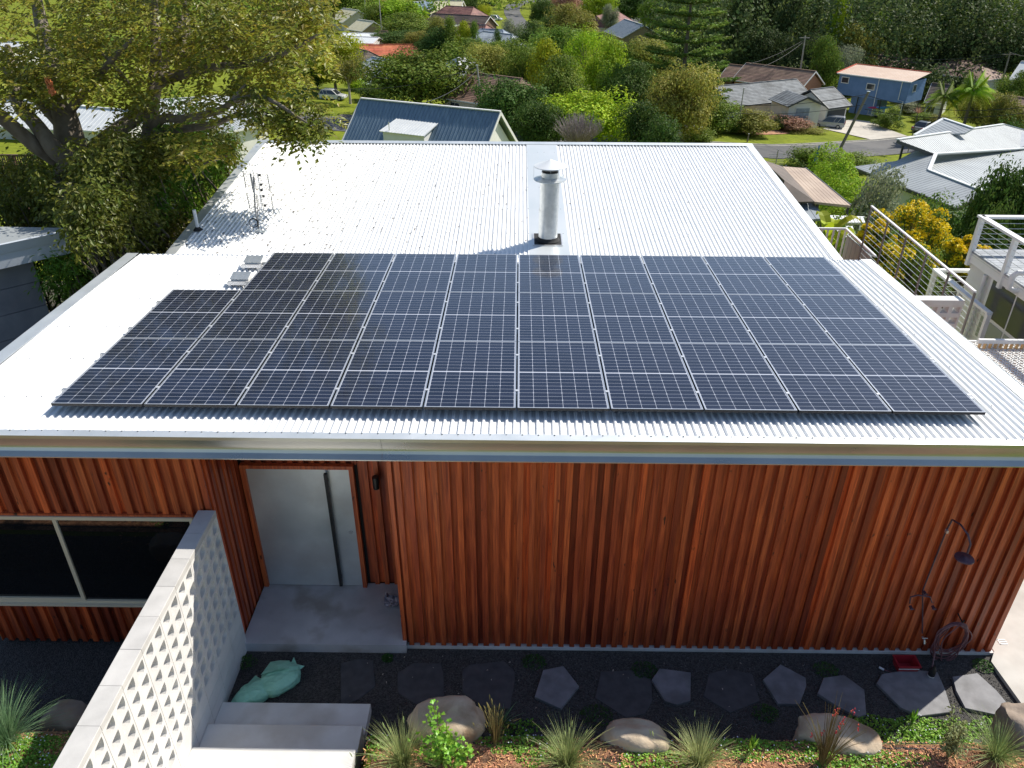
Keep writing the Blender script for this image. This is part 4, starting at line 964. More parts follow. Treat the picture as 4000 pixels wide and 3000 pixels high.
def ribbon(name,pts,w0,w1,dz,material,kind=True,n=6,h=0):
    """strip between offsets w0..w1 to the left of the path"""
    P=resample(smoothp([p[:2] for p in pts]),1.5); m=MB(); rows=[]
    for i,p in enumerate(P):
        d=P[min(i+1,len(P)-1)]-P[max(i-1,0)]; d/=np.linalg.norm(d)+1e-9; nrm=np.array([-d[1],d[0]])
        rows.append([ (lambda q:(q[0],q[1],ground(q[0],q[1])+dz))(p+nrm*(w0+(w1-w0)*k/n)) for k in range(n+1)])
    for a,b in zip(rows,rows[1:]):
        for k in range(n): m.poly([a[k],b[k],b[k+1],a[k+1]])
        if h:
            for k in (0,n): m.poly([a[k],b[k],(b[k][0],b[k][1],b[k][2]-h),(a[k][0],a[k][1],a[k][2]-h)])
    return structure(m.build(name,material))
far=[atg(*q) for q in ((820,372),(1000,405),(1211,447),(1298,466))]+[atg(2947,571),atg(3130,567),atg(3349,553),atg(3545,536),atg(3800,520),atg(4300,490)]
ribbon('street',far,-8.5,0,.06,asph); ribbon('kerb',far,0,.32,.16,kerbm,n=2,h=.25); 
ribbon('gutter_strip',far,-.45,-.02,.075,kerbm,n=1)
rd=[atg(*q) for q in ((2075,135),(2040,100),(2012,72),(1998,45),(2003,22),(2045,7),(2140,1))]
ribbon('far_street',rd,-3.6,3.6,.08,asph)
def patch(name,px,dz,material,lab=None,n=10):
    P=[atg(*q) for q in px]; c=sum(P)/len(P); m=MB()
    def sub(a,b,c_,k):
        if k==0: m.poly([(q[0],q[1],ground(q[0],q[1])+dz) for q in (a,b,c_)]); return
        ab,bc,ca=(a+b)/2,(b+c_)/2,(c_+a)/2; sub(a,ab,ca,k-1); sub(ab,b,bc,k-1); sub(ca,bc,c_,k-1); sub(ab,bc,ca,k-1)
    for i in range(len(P)): sub(P[i],P[(i+1)%len(P)],c,3)
    return structure(m.build(name,material))
patch('driveway',[(3215,505),(3262,478),(3330,468),(3410,478),(3450,500),(3548,535),(3402,547),(3290,521)],.09,drivem)
patch('side_street',[(2440,78),(2500,55),(2560,58),(2530,72),(2490,88)],.1,asph)
patch('brick_driveway',[(3180,345),(3300,330),(3330,350),(3220,365)],.08,asph)
patch('left_driveway',[(1290,466),(1335,448),(1400,452),(1400,470),(1330,475)],.07,mat('brown_paving',(.16,.13,.10),(.22,.18,.14),2,rough=.9))
patch('garden_bed',[(2870,515),(2960,528),(3060,525),(3190,512),(3200,480),(3000,470),(2850,480)],.07,mulchm)
# ------------------------------------------------------------------ houses
def tilem(name,c1,c2): return mat(name,c1,c2,1.5,rough=.75,attr=.18,detail=4,c3=tuple(x*.7 for x in c1),c3scale=.5)
TL={'brown':tilem('brown_tiles',(.20,.12,.085),(.29,.18,.125)),'dbrown':tilem('dark_brown_tiles',(.10,.075,.06),(.15,.11,.09)),'grey':tilem('grey_tiles',(.13,.145,.155),(.20,.215,.225)),'lgrey':tilem('pale_grey_tiles',(.36,.40,.43),(.48,.52,.54)),'bluegrey':tilem('blue_grey_tiles',(.20,.25,.32),(.30,.35,.42)),'orange':tilem('orange_tiles',(.62,.16,.07),(.75,.24,.12)),'purple':tilem('red_brown_tiles',(.20,.085,.075),(.30,.14,.11))}
ML={'navy':mat('navy_roof_metal',(.13,.19,.26),(.17,.24,.31),.8,rough=.5,c3=(.19,.26,.33),c3scale=.6,stretch=(6,1,1)),'white':mat('white_roof_metal',(.62,.64,.64),(.72,.73,.72),1,rough=.5),'cream':mat('cream_roof_metal',(.62,.56,.36),(.70,.64,.44),1,rough=.6),'grey':mat('grey_roof_metal',(.31,.335,.345),(.37,.395,.40),.7,rough=.5,c3=(.29,.31,.32),c3scale=.3),'terra':mat('terracotta_metal',(.56,.41,.31),(.64,.49,.38),.6,rough=.6),'dgrey':mat('slate_roof_metal',(.20,.24,.27),(.27,.30,.33),1,rough=.5),'tan':mat('tan_roof_metal',(.44,.33,.24),(.52,.40,.30),.6,rough=.6,c3=(.38,.28,.21),c3scale=.4)}
WM={'white':mat('white_render',(.66,.65,.60),(.74,.72,.68),1,rough=.8),'cream':mat('cream_wall',(.58,.53,.42),(.66,.60,.50),1,rough=.8),'brick':mat('orange_brick',(.36,.16,.09),(.46,.22,.13),6,rough=.9,attr=.1),'tanbrick':mat('tan_brick',(.36,.27,.15),(.44,.34,.20),6,rough=.9),'dbrick':mat('dark_brick',(.17,.10,.075),(.24,.15,.11),6,rough=.9),'blue':mat('blue_weatherboard',(.10,.19,.36),(.13,.23,.42),1,rough=.6),'wboard':mat('white_weatherboard',(.68,.67,.63),(.76,.75,.72),1,rough=.6),'grey':mat('grey_wall',(.30,.32,.36),(.38,.40,.44),1,rough=.8)}
darkglass=mat('far_glass',(.03,.04,.05),rough=.1,spec=.8)
trimw=mat('white_trim',(.70,.69,.66),rough=.5); trimd=mat('dark_trim',(.05,.055,.06),rough=.5)
def roof_face(mb,R0,R1,E0,E1,style='tile',cs_=.34):
    R0,R1,E0,E1=[np.array(q,float) for q in (R0,R1,E0,E1)]
    n=np.cross(E1-E0,R0-E0); n/=np.linalg.norm(n)
    if n[2]<0: n=-n
    if style=='tile':
        L=np.linalg.norm((R0+R1)/2-(E0+E1)/2); k=max(2,int(L/cs_))
        for i in range(k):
            a,b=i/k,(i+1)/k
            A0,A1=R0+(E0-R0)*a,R1+(E1-R1)*a; B0,B1=R0+(E0-R0)*b+n*.035,R1+(E1-R1)*b+n*.035
            w=np.linalg.norm(A1-A0)+np.linalg.norm(B1-B0); nn_=max(1,int(w/2/3.))
            for j in range(nn_):
                mb.cr=random.random(); s,t=j/nn_,(j+1)/nn_
                a0,a1,b0,b1=A0+(A1-A0)*s,A0+(A1-A0)*t,B0+(B1-B0)*s,B0+(B1-B0)*t
                mb.poly([a0,a1,b1,b0]); mb.poly([b0,b1,b1-n*.04,b0-n*.04])
        mb.poly([R0-n*.02,R1-n*.02,E1-n*.1,E0-n*.1])
    else:
        w=max(np.linalg.norm(R1-R0),np.linalg.norm(E1-E0)); k=max(2,int(w/cs_)); mb.cr=.5
        mb.hexa([E0-n*.06,E1-n*.06,R1-n*.06,R0-n*.06,E0,E1,R1,R0])
        for i in range(k+1):
            s=i/k; a,b=R0+(R1-R0)*s,E0+(E1-E0)*s; mb.bar(a+n*.01,b+n*.01,.04,.03,up=n)
def house(name,label,r0,r1,W_,rise,wall_h,roof,wall,style='tile',hip=0,over=.5,cat='house',wins=(),group=None,trim=None,endtrim=True,cs_=None,floor=None):
    A=atd(*r0); B=atz(r1[0],r1[1],A[2])
    if A[0]>B[0]: A,B=B,A
    d=nn(B-A); L=np.linalg.norm(B-A); q=np.array([d[1],-d[0],0.])   # q points to the camera side
    if q@(CAM-A)<0: q=-q
    c=(A+B)/2; gz_=min(ground(*(A+q*s+d*t)[:2]) for s in (-W_/2,W_/2) for t in (0,L))
    t=thing(name,label,cat,(c[0],c[1],gz_),0,group)
    zr_=A[2]; ze=zr_-rise; ho=W_/2
    hl=hip*W_/2
    RA,RB=A.copy(),B.copy(); EA=A-d*(hl); EB=B+d*(hl)
    m=MB(); cs2=cs_ or (.34 if style=='tile' else .5)
    for s in (1,-1):
        e0=EA+q*ho*s; e1=EB+q*ho*s; e0[2]=e1[2]=ze
        roof_face(m,RA,RB,e0,e1,style,cs2)
    if hip:
        for (R_,E_) in ((RA,EA),(RB,EB)):
            e0=E_+q*ho; e1=E_-q*ho; e0[2]=e1[2]=ze; roof_face(m,R_,R_,e0,e1,style,cs2)
    m.build('roof',roof,t)
    # wall body
    zw=ze-.02; wh=ho-over; LL0,LL1=(EA+d*over),(EB-d*over)
    if not hip: LL0,LL1=A+d*min(over,.35),B-d*min(over,.35)
    m=MB(); fl=ze-wall_h if floor is None else floor; bz=min(fl,gz_-.3) 
    def Pt(E_,s,z): p=E_+q*wh*s; return (p[0],p[1],z)
    m.hexa([Pt(LL0,1,bz),Pt(LL1,1,bz),Pt(LL1,-1,bz),Pt(LL0,-1,bz),Pt(LL0,1,zw+.0),Pt(LL1,1,zw),Pt(LL1,-1,zw),Pt(LL0,-1,zw)])
    if not hip:
        for E_ in (LL0,LL1):
            s_=rise*(wh/ho); ap=np.array([E_[0],E_[1],ze+s_-.06+.0]); e0=np.array(Pt(E_,1,zw)); e1=np.array(Pt(E_,-1,zw)); off=-d*.2 if E_ is LL1 else d*.2
            m.prism([e0,e1,ap],off)
    m.build('wall',wall,t)
    # fascia / gutter
    m=MB(); tm=trim or trimw
    for s in (1,-1):
        e0=EA+q*(ho+.03)*s; e1=EB+q*(ho+.03)*s; e0[2]=e1[2]=ze-.07; m.bar(e0,e1,.08,.18)
    if hip:
        for E_ in (EA-d*.03,EB+d*.03):
            e0=E_+q*ho; e1=E_-q*ho; e0[2]=e1[2]=ze-.07; m.bar(e0,e1,.08,.18)
    else:
        for E_ in (A-d*.02,B+d*.02):
            for s in (1,-1):
                e0=E_+q*ho*s; e0[2]=ze-.04; e1=np.array([E_[0],E_[1],zr_-.06]); m.bar(e0,e1,.06,.22,up=(0,0,1))
    m.build('fascia',tm,t)
    m=MB()
    m.bar(A+np.array([0,0,.06]),B+np.array([0,0,.06]),.25,.08)
    if hip:
        for (R_,E_) in ((RA,EA),(RB,EB)):
            for s in (1,-1):
                e=E_+q*ho*s; e[2]=ze+.06; m.bar(R_+np.array([0,0,.06]),e,.2,.08)
    m.build('ridge_capping',roof if style=='tile' else tm,t)
    # windows: (face, s(0..1), width, height, z above floor, kind)
    for (face,s,w,h,z,*k) in wins:
        if face=='f': a,b=np.array(Pt(LL0,1,0)),np.array(Pt(LL1,1,0)); nrm=q
        elif face=='r': a,b=np.array(Pt(LL1,1,0)),np.array(Pt(LL1,-1,0)); nrm=d
        else: a,b=np.array(Pt(LL0,-1,0)),np.array(Pt(LL0,1,0)); nrm=-d
        u=nn(b-a); cc=a+(b-a)*s; cc[2]=fl+z+h/2; cc=cc+nrm*.03
        m=MB(); m.obox(cc,u,nrm,(0,0,1),w/2+.08,.03,h/2+.08)
        nm='window' if not k else k[0]
        wf_=m.build(nm,trimw if not k else (WM['white'] if k[0]=='garage_door' else trimd),t)
        if not k:
            m=MB(); m.obox(cc+nrm*.035,u,nrm,(0,0,1),w/2,.01,h/2); g_=m.build('pane',darkglass); g_.parent=wf_; g_.location=-Vector(t.location)
            m=MB(); m.obox(cc+nrm*.05,u,nrm,(0,0,1),.025,.01,h/2); g_=m.build('mullion',trimw); g_.parent=wf_; g_.location=-Vector(t.location)
    t['d']=tuple(d); t['q']=tuple(q)
    return t,A,B,d,q,ze,fl
# --- blue gable roof in front of the street
H1=house('gabled_house','white weatherboard house with steep navy metal gable roof just behind the flue',(1410,386,62),(1955,438),6.6,3.0,4.6,ML['navy'],WM['wboard'],'rib',trim=trimw,cs_=.3,wins=[('r',.35,1.0,1.4,1.6)])
t,A,B,d,q,ze,fl=H1
# dormer
z0=A[2]; m=MB(); ca=atz(1508,540,z0-2.3); cb_=atz(1668,553,z0-2.3)
a0=A+d*((ca-A)@d)+q*2.3; b0=A+d*((cb_-A)@d+.5)+q*2.3
def zz(p,z): return np.array([p[0],p[1],z])
m=MB(); roof_face(m,zz(a0-q*1.2+d*.35,z0-1.0),zz(b0-q*1.2+d*.1,z0-1.02),zz(a0+q*.85,z0-1.6),zz(b0+q*.85,z0-1.6),'rib',.28); dr=m.build('dormer_roof',ML['white'],t)
m=MB(); m.hexa([zz(a0+d*.15+q*.6,z0-4),zz(b0-d*.15+q*.6,z0-4),zz(b0-q*1.0,z0-4),zz(a0-q*1.0,z0-4),zz(a0+d*.15+q*.6,z0-1.66),zz(b0-d*.15+q*.6,z0-1.66),zz(b0-d*.15-q*1.0,z0-1.2),zz(a0+d*.15-q*1.0,z0-1.2)]); m.build('dormer_wall',WM['wboard'],t)
m=MB(); pp=a0+q*.6+d*.75; m.tube([zz(pp,z0-1.6),zz(pp,z0-.9)],.035,8); m.build('vent_pipe',galv,t)
# --- the others
house('hip_roof_cottage','dark grey tiled white house across the street, low verandah half',(2790,338,129),(3112,309),9.5,2.5,2.9,TL['grey'],WM['white'],trim=trimd,over=1.2,hip=0,wins=[('f',.75,2.2,1.5,.8)],cat='house')
H2=house('garage_wing','lower grey tiled wing with open garage beside the silver wagon',(3165,351,127),(3256,340),8.6,2.3,2.9,TL['grey'],WM['white'],trim=trimd,over=.6,wins=[('f',.50,4.2,2.3,.0,'garage_shade_panel')])  # open garage is a dark panel on the wall, standing for the shaded interior
# front gable facing the street
def gable_front(label,apexpx,dep,W_,rise,wall_h,depthlen,roof,wall,leanx=-.45):
    A=atd(*apexpx,dep); q=nn(np.array([leanx*0+.18,-1,0])); d=np.array([-q[1],q[0],0]); d=nn(d)
    B=A-q*depthlen; ze=A[2]-rise
    t=thing('front_gable',label,'house wing',(A[0],A[1],ground(A[0],A[1])),0)
    m=MB()
    for s in (1,-1):
        e0=A+d*W_/2*s; e1=B+d*W_/2*s; e0=zz(e0,ze); e1=zz(e1,ze); roof_face(m,A,B,e0,e1,'tile')
    m.build('roof',roof,t)
    m=MB(); w=W_/2-.5; f=A-q*.5; bz=ground(A[0],A[1])-.4; k=rise*w/(W_/2)
    m.prism([zz(f+d*w,bz),zz(f+d*w,ze),zz(f,ze+k),zz(f-d*w,ze),zz(f-d*w,bz)],-q*(depthlen-1)); m.build('wall',wall,t)
    m=MB()
    for s in (1,-1): m.bar(zz(A+d*W_/2*s,ze-.05),A+np.array([0,0,-.05]),.08,.25)
    m.build('barge_board',trimd,t)
    m=MB(); c=zz(f+q*.03-d*.3,ze-1.15); m.obox(c,d,q,(0,0,1),1.25,.04,.85); wf_=m.build('window',trimw,t)
    m=MB(); m.obox(c+q*.05,d,q,(0,0,1),1.15,.01,.76); g_=m.build('pane',mat('curtain_glass',(.22,.26,.32),(.35,.40,.45),2,rough=.15)); g_.parent=wf_; g_.location=-Vector(t.location)
gable_front('grey tiled gable with white wall and wide window facing the street',(3158,380),121,6.4,1.35,2.6,7,TL['grey'],WM['white'])
house('brick_house','long brown tiled house with orange brick gable end behind the grey roof',(2915,246,146),(3188,279),8.6,2.6,2.9,TL['brown'],WM['brick'],over=.5,wins=[('f',.12,2.4,1.5,.8),('f',.30,1.2,1.5,.8)])
house('brown_annex','small brown tiled roof left of the long brown one',(2848,251,148),(2905,257),7.5,2.2,2.7,TL['brown'],WM['dbrick'])
house('brown_hip_house','brown tiled hip roof half hidden behind the blue weatherboard house',(3440,206,168),(3500,212),13,2.6,2.7,TL['brown'],WM['dbrick'],hip=1)
house('brown_hip_house','wide brown hip roofed house with white garage door near the forest',(3715,235,163),(3850,243),12.5,2.4,2.7,TL['brown'],WM['cream'],hip=.8,wins=[('f',.12,3.4,2.2,.1,'garage_door'),('f',.75,1.6,1.3,.8)])
house('brown_porch_wing','brown hip porch wing in front of the wide brown hip roof',(3822,254,155),(3830,255),9.0,2.0,2.7,TL['brown'],WM['white'],hip=.95,wins=[('f',.3,2.4,1.5,.5)])
house('brown_shed','brown tiled cottage with white wall right of the blue house',(3640,325,139),(3720,332),7.5,2.7,2.7,TL['dbrown'],WM['white'],hip=0,wins=[('f',.35,1.2,1.2,.8)])
house('white_roof_house','white metal roof cut off by the right edge by the forest',(3990,240,140),(4100,250),9,2.6,2.8,ML['white'],WM['white'],'rib')
house('brown_corner_house','low brown tiled roof at the right edge behind purple flowers',(3950,375,124),(4060,392),7,1.8,2.6,TL['brown'],WM['cream'],hip=.6)
house('tan_brick_house','tan brick house with slate metal gable roof beside the tall pine',(2440,74,226),(2517,98),12,3.2,5.2,ML['dgrey'],WM['tanbrick'],'rib',over=.6,wins=[('f',.35,1.2,3.0,.8),('f',.65,1.2,3.0,.8)])
house('red_brown_house','red brown tiled roof behind the olive trees, top centre',(2330,62,262),(2415,45),12,3.4,2.8,TL['purple'],WM['cream'],hip=.4)
house('blue_tile_house','pale blue grey tiled hip roof with a black dish, above the green trees',(1890,122,172),(2005,135),11,2.6,2.6,TL['lgrey'],WM['white'],hip=.7)
house('blue_tile_annex','blue grey tiled roof behind the pale tiled hip roof',(1880,112,180),(1965,116),10,2.4,2.6,TL['bluegrey'],WM['white'],hip=.5)
house('pale_porch_roof','small pale tiled porch roof poking out of the green trees',(2000,165,150),(2040,170),4,1.0,2.4,TL['lgrey'],WM['grey'])
house('dark_ridge_house','long dark brown tiled house with brick gable end near the white ute',(1690,52,214),(1915,64),9,2.6,2.9,TL['dbrown'],WM['dbrick'])
house('valley_house','purple brown tiled roof behind the long dark brown ridge',(1745,22,228),(1850,28),14,3.6,2.9,TL['purple'],WM['dbrick'],hip=.4)
house('red_porch_house','red brown tiled gable below the dark ridge, right side',(1815,88,196),(1900,96),9,2.8,2.7,TL['purple'],WM['dbrick'],hip=.5)
house('cream_roof_house','pale yellow metal roofed house at the top left of centre',(1700,2,246),(1810,4),13,3.4,2.9,ML['cream'],WM['white'],'rib')
house('blue_shed','blue metal roofed shed beside the pale yellow roof',(1610,8,240),(1680,2),8,2,2.6,ML['navy'],WM['grey'],'rib')
house('orange_tile_house','long bright orange tiled roof behind the round tree',(1385,176,178),(1652,172),8,2.6,2.7,TL['orange'],WM['cream'])
house('brown_lean_house','brown tiled roof below the left end of the orange one',(1390,188,165),(1440,200),9,2.5,2.7,TL['dbrown'],WM['dbrick'],hip=.5)
house('pale_tile_house','pale grey tiled hip roof between small tree and round tree',(1455,222,146),(1530,235),13,3.6,2.8,TL['lgrey'],WM['white'],hip=.6)
house('white_block_house','white flat modern house left of the small brown hip roof',(1340,128,196),(1485,130),9,.7,4.2,ML['white'],WM['white'],'rib',over=.2)
house('white_house','white low roof in front of the white flat modern house',(1370,142,186),(1480,146),7,1.0,3,ML['white'],WM['white'],'rib',over=.3)
house('small_brown_house','small brown tiled hip roof beside the white flat house',(1490,120,193),(1512,121),7,2.2,3,TL['brown'],WM['cream'],hip=.8)
house('light_metal_house','light grey metal hip roof behind the power pole and round tree',(1790,226,142),(1835,222),13,2.8,2.8,ML['white'],WM['white'],'rib',hip=.6)
house('brown_tile_house','brown tiled roof and cream wall behind the power pole',(1840,283,112),(2040,308),11,2.9,2.8,TL['brown'],WM['cream'],hip=.25,wins=[('f',.18,1.6,1.7,.6)])
house('cream_cottage','cream roofed cottage at the far left of the top houses',(1340,32,232),(1400,40),11,3,2.7,ML['cream'],WM['cream'],'rib')
house('tan_cottage','tan walled cottage between white roofs, upper left',(1400,76,212),(1460,84),8,2.2,2.7,ML['cream'],WM['tanbrick'],'rib')
house('cream_tall_house','tall cream and brick house at the top beside the dark forest',(2225,-30,300),(2275,-32),9,2.5,7,TL['purple'],WM['cream'])
house('forest_shed','cream metal roofed shed among the tall dark forest trees',(3100,168,185),(3140,175),9,3.0,2.7,ML['cream'],WM['cream'],'rib')
# houses glimpsed through the big tree
house('white_roof_bungalow','white metal roof seen through the big tree, middle left',(560,395,88),(905,372),8.5,1.9,2.8,ML['white'],WM['white'],'rib',cs_=.4)
house('white_roof_annex','pale ribbed annex roof below the bungalow behind the tree',(740,470,76),(985,420),5.5,1.2,2.6,ML['grey'],WM['white'],'rib',cs_=.3)
house('white_roof_cottage','white roof behind the left trunks of the big tree',(-60,385,92),(300,400),9,2.2,2.8,ML['white'],WM['white'],'rib')
house('pale_roof_cottage','pale roof between the trunks of the big tree',(300,415,84),(520,432),7,1.6,2.6,ML['white'],WM['white'],'rib')
house('bungalow','pale roofed house far left above the white roof',(-100,160,150),(90,165),9,2.2,2.7,ML['white'],WM['white'],'rib')
# --- blue weatherboard house on posts
zR=-12.9
P0=atd(3283,284,139); zT=P0[2]; P1=atz(3557,318,zT); u=nn(P1-P0); v=np.array([-u[1],u[0],0.]); Lb=np.linalg.norm(P1-P0); Wb=6.2; zB=zT-3.6; gb=min(ground(*(P0+u*a+v*b)[:2]) for a in (0,Lb) for b in (0,Wb))
t=thing('blue_house','blue weatherboard house on posts with pale terracotta metal roof','house',(P0[0],P0[1],gb))
m=MB()
def quadwall(m,a,b,z0,z1,nrm,lap=.22):
    k=max(1,int((z1-z0)/lap))
    for i in range(k):
        s,e=z0+(z1-z0)*i/k,z0+(z1-z0)*(i+1)/k
        m.poly([zz(a+nrm*.035,s),zz(b+nrm*.035,s),zz(b,e),zz(a,e)])
        m.poly([zz(a,s),zz(b,s),zz(b+nrm*.035,s),zz(a+nrm*.035,s)])
c0,c1,c2,c3=P0,P1,P1+v*Wb,P0+v*Wb
for a,b,nr in ((c0,c1,-v),(c1,c2,u),(c2,c3,v),(c3,c0,-u)): quadwall(m,a,b,zB,zT-.1,nr)
m.poly([zz(c,zB) for c in (c0,c3,c2,c1)]); m.build('wall',WM['blue'],t)
m=MB(); roof_face(m,zz(c3-u*.4+v*.3,zT+.85),zz(c2+u*.4+v*.3,zT+.85),zz(c0-u*.4-v*.4,zT-.02),zz(c1+u*.4-v*.4,zT-.02),'rib',.45); m.build('roof',ML['terra'],t)
m=MB(); m.bar(zz(c0-u*.45-v*.42,zT),zz(c3-u*.45+v*.3,zT+.88),.18,.2); m.bar(zz(c3-u*.45+v*.32,zT+.88),zz(c2+u*.4+v*.32,zT+.88),.15,.15); m.build('barge_board',mat('red_trim',(.6,.10,.05),rough=.5),t)
m=MB(); m.bar(zz(c0-u*.4-v*.42,zT-.08),zz(c1+u*.4-v*.42,zT-.08),.14,.16); m.build('gutter',whitep,t)
for i,(a,b) in enumerate(((.02,.02),(.33,.02),(.66,.02),(.98,.02),(.02,.98),(.5,.98),(.98,.98))):
    p=P0+u*Lb*a+v*Wb*b; m=MB(); m.bar(zz(p,gb-.3),zz(p,zB),.14); m.build('post',trimd,t)
m=MB(); a,b=P0+u*Lb*.22+v*.5,P0+u*Lb*.60+v*.5; m.hexa([zz(a,gb-.2),zz(b,gb-.2),zz(b+v*4,gb-.2),zz(a+v*4,gb-.2),zz(a,zB),zz(b,zB),zz(b+v*4,zB),zz(a+v*4,zB)]); m.build('underfloor_room',WM['blue'],t)
for s,z,w in ((.045,.35,1.25),(.43,.9,1.35)):
    c=zz(P0+u*Lb*(s+.05)-v*.06,zT-z-.75); m=MB(); m.obox(c,u,v,(0,0,1),w/2+.1,.04,.55); wf_=m.build('window',trimw,t); m=MB(); m.obox(c-v*.05,u,v,(0,0,1),w/2-.02,.01,.42); g_=m.build('pane',darkglass); g_.parent=wf_; g_.location=-Vector(t.location)
c=zz(P1+v*Wb*.35+u*.06,zT-1.3); m=MB(); m.obox(c,v,u,(0,0,1),.6,.04,.65); wf_=m.build('window',trimw,t); m=MB(); m.obox(c+u*.05,v,u,(0,0,1),.5,.01,.52); g_=m.build('pane',darkglass); g_.parent=wf_; g_.location=-Vector(t.location)
for s in (.58,.90):
    p=zz(P0+u*Lb*s-v*.1,0); m=MB(); m.tube([zz(p,zT-.15),zz(p,zB-.2),zz(p,gb)] if s<.7 else [zz(p,zT-.15),zz(p,zB+.4),zz(p+u*.9,zB+.3),zz(p+u*.9,gb)],.06,6); m.build('downpipe',whitep,t)
# timber stair/fence beside the blue house
a=atg(3520,425); b=atg(3625,385); t=thing('paling_fence','timber paling fence and ramp beside the blue house','fence',a)
m=MB(); m.obox(zz((a+b)/2,(a[2]+b[2])/2+.8),nn(b-a),nn(np.cross(b-a,(0,0,1))),(0,0,1),np.linalg.norm(b-a)/2,.04,.8); m.build('palings',mat('grey_timber',(.22,.19,.15),(.32,.28,.22),6,rough=.9),t)
m=MB(); m.bar(a+np.array([0,0,1.65]),b+np.array([0,0,1.65]),.16,.06); m.build('rail',trimw,t)
# --- grey corrugated neighbour
t=thing('hip_roof_house','large pale grey corrugated roofed house next door on the right','house',(33,38,-13))
def rplane(m,pts,rib0,rib1,pitch=.32,th=.12,defs=(0,1,2),rw=.05,rh=.016):
    """pts: (px,py,z or None); the three 'defs' fix the plane, the others lie on it; entries may be world points"""
    def W3(q): return np.array(q,float) if (len(q)==3 and abs(q[0])<300 and isinstance(q,np.ndarray)) else atz(*q)
    d3=[W3(pts[k]) for k in defs]; nrm=np.cross(d3[1]-d3[0],d3[2]-d3[0]); nrm/=np.linalg.norm(nrm)
    if nrm[2]<0: nrm=-nrm
    def hit(q):
        if isinstance(q,np.ndarray): return q-np.array([0,0,1])*((q-d3[0])@nrm)/nrm[2]
        r=ray(q[0],q[1]); return CAM+r*((d3[0]-CAM)@nrm)/(r@nrm)
    P=[hit(q) for q in pts]; c=sum(P)/len(P)
    ar=np.zeros(3)
    for i in range(len(P)): ar+=np.cross(P[i]-c,P[(i+1)%len(P)]-c)
    Q=P if ar@nrm>0 else P[::-1]
    m.prism([p-nrm*th for p in Q],nrm*th)
    r=hit(rib1)-hit(rib0); r/=np.linalg.norm(r); s=np.cross(nrm,r); co_=[(p-c)@s for p in P]
    k=min(co_)+.1
    while k<max(co_):
        xs=[]
        for i in range(len(P)):
            a,b=P[i],P[(i+1)%len(P)]; da,db=(a-c)@s-k,(b-c)@s-k
            if da*db<0: xs.append(a+(b-a)*da/(da-db))
        xs.sort(key=lambda p:(p-c)@r)
        for i in range(0,len(xs)-1,2): m.bar(xs[i]+nrm*rh*.4,xs[i+1]+nrm*rh*.4,rw,rh,up=nrm)
        k+=pitch
    return P,hit
zA=-9.9
m=MB(); PA,hA=rplane(m,[(3334,651,zA),(3735,811,zA),(3851,751,-9.3),(3629,665),(3655,602),(3589,583),(3505,628)],(3560,735),(3700,690)); m.build('front_roof',ML['grey'],t)
m=MB(); PB,hB=rplane(m,[PA[3],PA[2],(4060,722,-10.1),(4060,577),(3655,602)],(3700,640),(3830,720)); m.build('valley_roof',ML['grey'],t)
m=MB(); PC,hC=rplane(m,[(3505,546),PA[4],PB[3],(4060,525),(3920,486,PB[3][2]+1.3)],(3700,520),(3780,590),defs=(1,2,4)); print('PC',[p.round(1) for p in PC],PB[3]); m.build('upper_roof',ML['grey'],t)
m=MB(); PD,hD=rplane(m,[(3572,529,-9.3),(3686,464,-8.5),(3800,502,-8.5),(3770,520)],(3640,490),(3700,520)); m.build('rear_roof',ML['grey'],t)
m=MB(); UPZ=np.array([0,0,.04])
for (a,b) in ((PA[5],PA[4]),(PA[4],PA[3]),(PA[3],PA[2]),(PC[0],PC[4]),(PC[1],PC[2]),(PC[4],PC[3]),(PD[0],PD[1]),(PD[1],PD[2])): m.bar(a+UPZ,b+UPZ,.26,.07)
m.build('ridge_capping',ML['white'],t)
m=MB()
for (a,b) in ((PA[0],PA[1]),(PC[0],PC[1]),(PA[1],PA[2]),(PB[1],PB[2]),(PA[0],PA[6]),(PA[6],PA[5])): m.bar(a-np.array([0,0,.13]),b-np.array([0,0,.13]),.12,.22)
m.build('gutter',trimd,t)
f0,f1=PA[1],PA[2]; f2=f1+(f1-f0)*np.array([1,1,-1])*.9; ins=nn(PA[0]-PA[1])*.7; dp=nn((PA[0]-PA[1])*np.array([1,1,0]))*6
m=MB(); e=np.array([.35,0,0]); m.prism([zz(f0+ins+e,-14),zz(f0+ins+e,f0[2]-.30),zz(f1+ins,f1[2]-.3),zz(f2+ins-e,f2[2]-.35),zz(f2+ins-e,-14)],dp); m.build('wall',WM['wboard'],t)
m=MB(); X_=[PC[1]+np.array([1.5,.5,0]),PC[2]+np.array([0,.5,0]),PC[3]-np.array([0,.5,0]),PC[4]-np.array([1.5,2,0])]; m.hexa([zz(q,-14.5) for q in X_]+[zz(q,-11) for q in X_]); m.build('inner_wall',WM['grey'],t)
for q_ in ((3360,655),(3440,690),(3530,560),(3330,648)):
    p=atz(*q_,-10.0); m=MB(); m.bar(zz(p,ground(p[0],p[1])-.3),zz(p,-10.1),.14); m.build('verandah_post',trimd,t)
for q_,z in (((3642,770),-9.3),): pass
